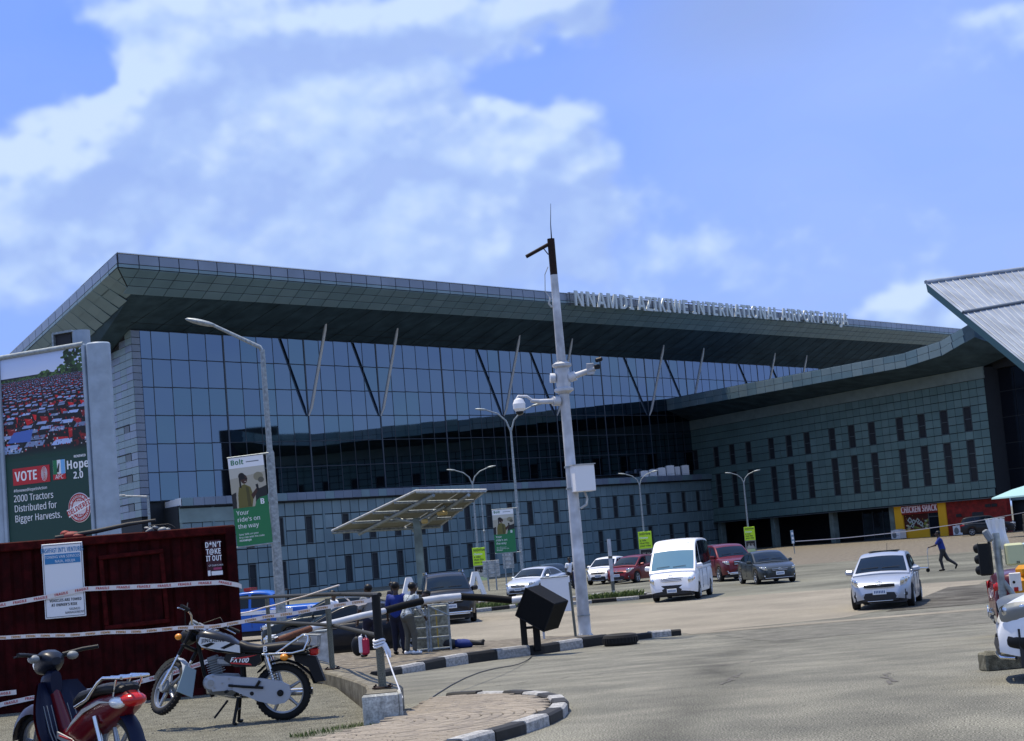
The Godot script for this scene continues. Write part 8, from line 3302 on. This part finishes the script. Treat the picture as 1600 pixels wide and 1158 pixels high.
# ---------------------------------------------------------------- people
func nets(caps: Array, cell: float, k := 0.035, cap_col = null) -> B:
	# skin over tapered capsules [a, b, ra, rb] joined with a smooth minimum, meshed as surface nets
	var lo := V(1e9, 1e9, 1e9)
	var hi := -lo
	for c in caps:
		var r: float = maxf(c[2], c[3]) + cell * 2.0
		lo = lo.min(c[0].min(c[1]) - V(r, r, r))
		hi = hi.max(c[0].max(c[1]) + V(r, r, r))
	var nx := int((hi.x - lo.x) / cell) + 2
	var ny := int((hi.y - lo.y) / cell) + 2
	var nz := int((hi.z - lo.z) / cell) + 2
	var f := PackedFloat32Array()
	f.resize(nx * ny * nz)
	f.fill(0.2)
	for c in caps:
		var a: Vector3 = c[0]
		var e: Vector3 = c[1] - a
		var el := maxf(e.length_squared(), 1e-9)
		var ra: float = c[2]
		var rb: float = c[3]
		var m: float = maxf(ra, rb) + k + cell * 2.0
		var p0 := ((a.min(c[1]) - V(m, m, m) - lo) / cell).floor()
		var p1 := ((a.max(c[1]) + V(m, m, m) - lo) / cell).ceil()
		for z in range(maxi(0, int(p0.z)), mini(nz, int(p1.z) + 1)):
			for y in range(maxi(0, int(p0.y)), mini(ny, int(p1.y) + 1)):
				for x in range(maxi(0, int(p0.x)), mini(nx, int(p1.x) + 1)):
					var p := lo + V(x, y, z) * cell
					var t := clampf((p - a).dot(e) / el, 0.0, 1.0)
					var d := p.distance_to(a + e * t) - lerpf(ra, rb, t)
					var i := x + nx * (y + ny * z)
					var o := f[i]
					var h := maxf(k - absf(d - o), 0.0) / k
					f[i] = minf(d, o) - h * h * k * 0.25
	var id := PackedInt32Array()
	id.resize(nx * ny * nz)
	id.fill(-1)
	var vs := PackedVector3Array()
	var off := [[0, 0, 0], [1, 0, 0], [0, 1, 0], [1, 1, 0], [0, 0, 1], [1, 0, 1], [0, 1, 1], [1, 1, 1]]
	var edges := [[0, 1], [2, 3], [4, 5], [6, 7], [0, 2], [1, 3], [4, 6], [5, 7], [0, 4], [1, 5], [2, 6], [3, 7]]
	var sy := nx
	var sz := nx * ny
	var cor := [0, 1, sy, sy + 1, sz, sz + 1, sz + sy, sz + sy + 1]
	for z in nz - 1:
		for y in ny - 1:
			var base := nx * (y + ny * z)
			for x in nx - 1:
				var i := base + x
				var s0 := f[i] < 0.0
				if (f[i + 1] < 0.0) == s0 and (f[i + sy] < 0.0) == s0 and (f[i + sy + 1] < 0.0) == s0 and (f[i + sz] < 0.0) == s0 and (f[i + sz + 1] < 0.0) == s0 and (f[i + sz + sy] < 0.0) == s0 and (f[i + sz + sy + 1] < 0.0) == s0:
					continue
				var acc := Vector3.ZERO
				var cnt := 0
				for q in edges:
					var fa: float = f[i + cor[q[0]]]
					var fb: float = f[i + cor[q[1]]]
					if (fa < 0.0) != (fb < 0.0):
						var t := fa / (fa - fb)
						var A: Array = off[q[0]]
						var D: Array = off[q[1]]
						acc += V(lerpf(A[0], D[0], t), lerpf(A[1], D[1], t), lerpf(A[2], D[2], t))
						cnt += 1
				id[i] = vs.size()
				vs.append(lo + (V(x, y, z) + acc / cnt) * cell)
	var faces := []
	for z in range(1, nz - 1):
		for y in range(1, ny - 1):
			for x in range(1, nx - 1):
				var i := x + nx * (y + ny * z)
				var s0 := f[i] < 0.0
				if (f[i + 1] < 0.0) != s0:
					faces.append([id[i], id[i - sy], id[i - sy - sz], id[i - sz], s0])
				if (f[i + sy] < 0.0) != s0:
					faces.append([id[i], id[i - sz], id[i - sz - 1], id[i - 1], s0])
				if (f[i + sz] < 0.0) != s0:
					faces.append([id[i], id[i - 1], id[i - 1 - sy], id[i - sy], s0])
	var nr := PackedVector3Array()
	nr.resize(vs.size())
	for q in faces:
		var n: Vector3 = (vs[q[2]] - vs[q[0]]).cross(vs[q[3]] - vs[q[1]])
		n = -n if not q[4] else n
		for j in 4:
			nr[q[j]] += n
	# the sign above depends on the axis order; make normals point out of the body
	var vote := 0.0
	for c in caps:
		pass
	for i in range(0, vs.size(), 7):
		var best := 1e9
		var dir := Vector3.ZERO
		for c in caps:
			var q := Geometry3D.get_closest_point_to_segment(vs[i], c[0], c[1])
			var d := vs[i].distance_to(q)
			if d < best:
				best = d
				dir = vs[i] - q
		vote += signf(nr[i].dot(dir))
	var sg := 1.0 if vote > 0.0 else -1.0
	var b := B.new()
	for q in faces:
		b.tri_n(vs[q[0]], vs[q[1]], vs[q[2]], nr[q[0]] * sg, nr[q[1]] * sg, nr[q[2]] * sg)
		b.tri_n(vs[q[0]], vs[q[2]], vs[q[3]], nr[q[0]] * sg, nr[q[2]] * sg, nr[q[3]] * sg)
	return b

func fingers(b: B, wrist: Vector3, dir: Vector3, palm: Vector3, s: float, curl := 0.5) -> void:
	# palm and five fingers; palm is the way the palm faces
	var d := dir.normalized()
	var p := (palm - d * palm.dot(d)).normalized()
	var w := d.cross(p)
	b.tube([wrist, wrist + d * 0.045, wrist + d * 0.09], [0.024, 0.033, 0.030], 8)
	for i in 4:
		var o := wrist + d * 0.085 + w * (i - 1.5) * 0.019
		var L: float = [0.062, 0.075, 0.07, 0.055][i]
		var a := o + (d * cos(curl) + p * sin(curl)) * L * 0.5
		var e := a + (d * cos(curl * 2.2) + p * sin(curl * 2.2)) * L * 0.5
		b.tube([o, a, e], [0.0095, 0.0085, 0.007], 6)
	var tb := wrist + d * 0.03 + w * 0.03 * s
	b.tube([tb, tb + (d * 0.6 + w * 0.6 * s + p * 0.4) * 0.04, tb + (d * 0.9 + w * 0.4 * s + p * 0.7) * 0.062], [0.012, 0.010, 0.008], 6)

func person(called: String, label: String, at: Vector3, turn: float, J: Dictionary, C: Dictionary, cell := 0.017, group := "") -> Node3D:
	var t := thing(called, label, "person", at, turn, group)
	var pel: Vector3 = J.get("pelvis", V(0, 0.94, 0))
	var che: Vector3 = J.get("chest", V(0, 1.30, 0.0))
	var nec: Vector3 = che + (che - pel).normalized() * 0.19
	var hed: Vector3 = J.get("head", nec + V(0, 0.15, 0.02))
	var rt: Vector3 = J.get("right", V(-1, 0, 0))
	var body := []
	var shirt := []
	var trouser := []
	var shoe := []
	body.append([pel, che, 0.115, 0.12])
	body.append([che + V(0, 0.02, 0) - rt * 0.07, che + V(0, 0.02, 0) + rt * 0.07, 0.10, 0.10])
	body.append([che, nec, 0.09, 0.055])
	body.append([nec, hed, 0.052, 0.06])
	body.append([hed + V(0, 0.02, -0.01), hed + V(0, -0.03, 0.02), 0.098, 0.085])
	shirt.append([pel + V(0, 0.02, 0), che, 0.14, 0.14])
	shirt.append([pel - rt * 0.05, pel + rt * 0.05, 0.13, 0.13])
	shirt.append([che + V(0, 0.03, 0) - rt * 0.10, che + V(0, 0.03, 0) + rt * 0.10, 0.115, 0.115])
	trouser.append([pel - V(0, 0.02, 0) - rt * 0.05, pel - V(0, 0.02, 0) + rt * 0.05, 0.135, 0.135])
	var sk: Array = J.arms
	var hands := B.new()
	for s in [0, 1]:
		var sg := -1.0 if s == 0 else 1.0
		var sh := che + V(0, 0.10, 0) + rt * 0.175 * sg
		var el: Vector3 = sk[s][0]
		var wr: Vector3 = sk[s][1]
		body.append([sh, el, 0.052, 0.042])
		body.append([el, wr, 0.042, 0.028])
		shirt.append([sh, sh.lerp(el, 0.75 if not C.get("long", false) else 1.0), 0.072, 0.062])
		if C.get("long", false):
			shirt.append([el, el.lerp(wr, 0.92), 0.060, 0.045])
		fingers(hands, wr, wr - el, J.get("palm", V(-sg * 0.8, 0, -0.3)), -sg, J.get("curl", 0.5))
		var L: Array = J.legs[s]
		var hip := pel - V(0, 0.04, 0) + rt * 0.09 * sg
		body.append([hip, L[0], 0.08, 0.055])
		body.append([L[0], L[1], 0.052, 0.036])
		trouser.append([hip, L[0], 0.105, 0.078])
		trouser.append([L[0], L[1] + (L[0] - L[1]) * 0.12, 0.075, 0.058])
		var toe: Vector3 = L[2]
		body.append([L[1] - V(0, 0.03, 0), toe, 0.034, 0.026])
		shoe.append([L[1] - V(0, 0.045, 0) - (toe - L[1]) * 0.2, toe, 0.046, 0.036])
	var bb := nets(body, cell)
	q_merge(bb, hands)
	obj("body", bb, C.skin, t)
	obj("shirt", nets(shirt, cell), C.shirt, t)
	obj("trousers", nets(trouser, cell), C.trousers, t)
	obj("shoes", nets(shoe, cell * 0.8, 0.02), C.shoes, t)
	var fw: Vector3 = J.get("look", V(0, 0, 1))
	var b := B.new()
	b.ball(hed + V(0, 0.035, 0) - fw * 0.025, V(0.104, 0.095, 0.112), 14, 9, Basis(fw.cross(Vector3.UP).normalized(), Vector3.UP, fw))
	obj("hair", b, C.get("hair", M.black), t)
	b = B.new()
	var rw := Vector3.UP.cross(fw).normalized()
	b.tube([hed + fw * 0.09 + V(0, 0.01, 0), hed + fw * 0.125 - V(0, 0.03, 0)], [0.010, 0.018], 6)
	for s in [-1.0, 1.0]:
		b.ball(hed + rw * s * 0.095 - V(0, 0.01, 0), V(0.014, 0.032, 0.022), 6, 5)
	obj("nose_and_ears", b, C.skin, t)
	b = B.new()
	for s in [-1.0, 1.0]:
		b.ball(hed + rw * s * 0.034 + fw * 0.092 + V(0, 0.008, 0), V(0.013, 0.008, 0.008), 6, 4)
	b.ball(hed + fw * 0.098 - V(0, 0.06, 0), V(0.024, 0.007, 0.008), 8, 4)
	obj("eyes_and_mouth", b, M.dark, t)
	return t

func people() -> void:
	var skin := mat(lin(0.045, 0.022, 0.013), 0.5)
	var navy := mat(lin(0.012, 0.016, 0.055), 0.85, 0, M.fine, 4.0)
	var grey := mat(lin(0.42, 0.45, 0.47), 0.9, 0, M.fine, 4.0)
	var blue := mat(lin(0.010, 0.055, 0.42), 0.85, 0, M.fine, 4.0)
	var khaki := mat(lin(0.19, 0.19, 0.155), 0.9, 0, M.fine, 4.0)
	var im := Image.create(64, 64, false, Image.FORMAT_RGB8)
	im.fill(Color(0.62, 0.66, 0.68))
	var r := RandomNumberGenerator.new()
	r.seed = 21
	for i in 90:
		img_ell(im, r.randf_range(0, 64), r.randf_range(0, 64), r.randf_range(1.0, 3.6), r.randf_range(1.0, 3.0), [Color(0.05, 0.055, 0.07), Color(0.12, 0.13, 0.15), Color(0.75, 0.78, 0.8)][r.randi() % 3])
	var pattern := StandardMaterial3D.new()
	pattern.albedo_texture = ImageTexture.create_from_image(im)
	pattern.uv1_triplanar = true
	pattern.uv1_scale = V(2.2, 2.2, 2.2)
	pattern.roughness = 0.85
	# man in a grey and dark shirt walking off with two bags
	var away := PI
	var stand := {"arms": [[V(0.25, 1.14, -0.02), V(0.27, 0.90, 0.06)], [V(-0.25, 1.14, -0.02), V(-0.27, 0.90, 0.06)]], "legs": [[V(0.10, 0.50, 0.03), V(0.11, 0.09, 0.0), V(0.12, 0.035, 0.16)], [V(-0.10, 0.50, 0.03), V(-0.11, 0.09, 0.0), V(-0.12, 0.035, 0.16)]], "right": V(-1, 0, 0)}
	var walk := {"arms": [[V(0.25, 1.14, 0.06), V(0.26, 0.90, 0.16)], [V(-0.25, 1.14, -0.06), V(-0.26, 0.88, 0.0)]], "legs": [[V(0.10, 0.52, 0.16), V(0.10, 0.10, 0.22), V(0.11, 0.04, 0.38)], [V(-0.10, 0.50, -0.05), V(-0.11, 0.14, -0.30), V(-0.12, 0.04, -0.16)]], "right": V(-1, 0, 0)}
	person("walking_person", "person in navy track trousers walking with a black and a red carrier bag", V(-3.92, 0.24, -42.2), away + 0.55, walk, {"skin": skin, "shirt": grey, "trousers": navy, "shoes": M.black}, 0.017)
	var t := thing("carrier_bag", "bulging black carrier bag in the walking person's hand", "bag", V(-4.27, 0.34, -42.1))
	var b := B.new()
	b.ball(V(0, 0.20, 0), V(0.15, 0.24, 0.10), 12, 8)
	b.tube([V(-0.04, 0.40, 0), V(0.02, 0.60, 0), V(0.05, 0.40, 0)], 0.012, 5)
	obj("bag", b, M.plastic, t)
	t = thing("carrier_bag", "red and white carrier bag in the walking person's hand", "bag", V(-4.10, 0.28, -41.95))
	b = B.new()
	b.bbox(V(0.03, 0.25, 0), V(0.20, 0.40, 0.12), 0.04)
	obj("bag", b, mat(lin(0.42, 0.012, 0.05), 0.5), t)
	b = B.new()
	b.bbox(V(-0.07, 0.30, 0.02), V(0.1, 0.42, 0.10), 0.03)
	b.tube([V(-0.06, 0.48, 0), V(0.0, 0.66, 0), V(0.08, 0.44, 0)], 0.012, 5)
	obj("white_side", b, M.cloth_w, t)
	person("blue_shirt_person", "person in a bright blue shirt standing behind the nearest rail post", V(-3.28, 0.24, -42.4), away - 0.25, stand, {"skin": skin, "shirt": blue, "trousers": navy, "shoes": M.black}, 0.017)
	var lean := {"pelvis": V(0, 0.93, -0.04), "chest": V(0, 1.27, 0.10), "arms": [[V(0.25, 1.22, 0.34), V(0.20, 1.16, 0.58)], [V(-0.27, 1.10, 0.12), V(-0.25, 0.90, 0.28)]], "legs": [[V(0.10, 0.50, 0.02), V(0.11, 0.09, -0.05), V(0.12, 0.035, 0.11)], [V(-0.10, 0.50, 0.06), V(-0.12, 0.09, 0.03), V(-0.13, 0.035, 0.19)]], "right": V(-1, 0, 0), "palm": V(0, -1, 0.1)}
	person("patterned_shirt_person", "person in a black and white patterned shirt and khaki trousers leaning on the gate leaf", V(-2.98, 0.24, -42.0), away - 0.9, lean, {"skin": skin, "shirt": pattern, "trousers": khaki, "shoes": M.white, "long": true}, 0.017)
	person("dark_clothed_person", "person in dark clothes bending over behind the beige cabinet", V(-2.35, 0.24, -43.7), -0.9, {"pelvis": V(0, 0.92, -0.12), "chest": V(0, 1.16, 0.14), "head": V(0, 1.36, 0.34), "arms": [[V(0.26, 1.06, 0.32), V(0.2, 1.1, 0.54)], [V(-0.26, 1.06, 0.32), V(-0.2, 1.1, 0.54)]], "legs": stand.legs, "right": V(-1, 0, 0), "palm": V(0, -1, 0)}, {"skin": skin, "shirt": M.plastic, "trousers": M.dark, "shoes": M.black, "long": true}, 0.02)
	# porter with a baggage trolley
	var push := {"pelvis": V(0, 0.92, -0.02), "chest": V(0, 1.29, 0.06), "arms": [[V(0.22, 1.14, 0.26), V(0.18, 1.08, 0.50)], [V(-0.22, 1.14, 0.26), V(-0.18, 1.08, 0.50)]], "legs": [[V(0.09, 0.50, 0.10), V(0.09, 0.09, 0.03), V(0.10, 0.035, 0.19)], [V(-0.09, 0.50, -0.20), V(-0.09, 0.24, -0.55), V(-0.10, 0.08, -0.50)]], "right": V(-1, 0, 0), "palm": V(0, -1, 0), "curl": 0.9}
	var face := to_cam(V(18, 0, -76)) - PI / 2
	person("trolley_porter", "person in a bright blue top and dark trousers pushing an empty trolley", V(18.05, 0.005, -76.0), face, push, {"skin": skin, "shirt": blue, "trousers": M.dark, "shoes": M.black}, 0.022)
	t = thing("baggage_trolley", "empty steel baggage trolley pushed by the person in blue", "trolley", V(18.05, 0, -76.0) + Basis(Vector3.UP, face) * V(0, 0, 0.62), face)
	b = B.new()
	for s in [-1.0, 1.0]:
		b.tube([V(s * 0.26, 1.06, -0.06), V(s * 0.26, 0.95, 0.0), V(s * 0.24, 0.22, 0.02), V(s * 0.24, 0.17, 0.10)], 0.016, 8)
		b.tube([V(s * 0.24, 0.20, 0.05), V(s * 0.18, 0.24, 0.95)], 0.016, 8)
	b.tube([V(-0.24, 0.22, 0.02), V(0.24, 0.22, 0.02)], 0.014, 6)
	b.tube([V(-0.25, 0.62, 0.01), V(0.25, 0.62, 0.01)], 0.014, 6)
	b.tube([V(-0.18, 0.24, 0.95), V(0.18, 0.24, 0.95)], 0.014, 6)
	obj("frame", b, M.chrome, t)
	b = B.new()
	b.tube([V(-0.3, 1.07, -0.07), V(0.3, 1.07, -0.07)], 0.022, 8)
	obj("handle", b, M.black, t)
	b = B.new()
	b.bbox(V(0, 0.86, 0.02), V(0.48, 0.14, 0.02), 0.008)
	b.bbox(V(0, 0.42, 0.02), V(0.40, 0.32, 0.012), 0.004)
	obj("panel", b, M.offwhite, t)
	for p in [V(-0.22, 0.09, 0.06), V(0.22, 0.09, 0.06), V(0.0, 0.08, 0.9)]:
		b = B.new()
		b.lathe([Vector2(0.05, -0.02), Vector2(0.085, -0.02), Vector2(0.085, 0.02), Vector2(0.05, 0.02), Vector2(0.0, 0.022)], 14, Transform3D(Basis(Vector3.BACK, PI / 2), p))
		obj("wheel", b, M.rubber, t)
	# small figures farther off
	person("white_top_person", "person in a white top and dark trousers far behind, left of the white mast", V(2.3, 0, -97.5), 0.4, stand, {"skin": skin, "shirt": M.cloth_w, "trousers": M.dark, "shoes": M.black}, 0.035)
	person("blue_trousers_person", "person with a pale top and blue trousers beside the white mast far behind", V(2.62, 0, -96.5), -0.6, stand, {"skin": skin, "shirt": grey, "trousers": blue, "shoes": M.black}, 0.035)
	person("white_shirt_person", "person in a white shirt behind the black saloon, left of the railing post", V(-5.95, 0, -52.5), 1.2, stand, {"skin": skin, "shirt": M.cloth_w, "trousers": M.dark, "shoes": M.black}, 0.03)
	person("far_dark_person", "person in dark clothes far behind above the barrier people's heads", V(-4.75, 0, -60.0), 0.9, stand, {"skin": skin, "shirt": navy, "trousers": M.dark, "shoes": M.black}, 0.035)

func _ready() -> void:
	rng.seed = 1234
	view_and_light()
	materials()
	ground()
	hall()
	podium()
	wing()
	seam_roof()
	shop()
	roof_sign()
	var px := [78.6, 80.7, 82.9, 85.1, 87.0, 89.0]
	for i in 6:
		var p: Vector3 = V(-30.15, 0, -140.0) + V(0.545, 0, -0.838) * px[i] + V(0.838, 0, 0.545) * 2.2
		aircon("rooftop_unit", ["leftmost low white air unit on the podium roof", "second low white air unit from the left on the podium roof", "third white air unit from the left on the podium roof", "tallest white air unit in the middle of the podium roof row", "narrow white air unit second from the right on the podium roof", "rightmost tall white air unit on the podium roof near the wing"][i], V(p.x, 9.0, p.z), deg_to_rad(10), [0.95, 0.95, 0.95, 1.0, 0.65, 0.95][i], [1.15, 1.3, 1.5, 1.75, 1.6, 1.75][i], "white air units on the podium roof")
	var wd := V(0.4656, 0, 0.885)
	for q in [[35.6, "white wall-foot air conditioner in front of the yellow pier"], [45.3, "white wall-foot air conditioner before the red shop wall"]]:
		var p: Vector3 = V(23.68, 0, -217.28) + wd * q[0] + V(-0.885, 0, 0.4656) * 0.7
		aircon("outdoor_unit", q[1], p, deg_to_rad(-62), 1.35, 0.92, "air conditioners outside the shops")
	billboard()
	container()
	low_wall()
	island()
	barrier()
	right_gate()
	lamps()
	mast()
	canopy()
	far_bits()
	vehicles()
	motorcycle()
	moped()
	people()
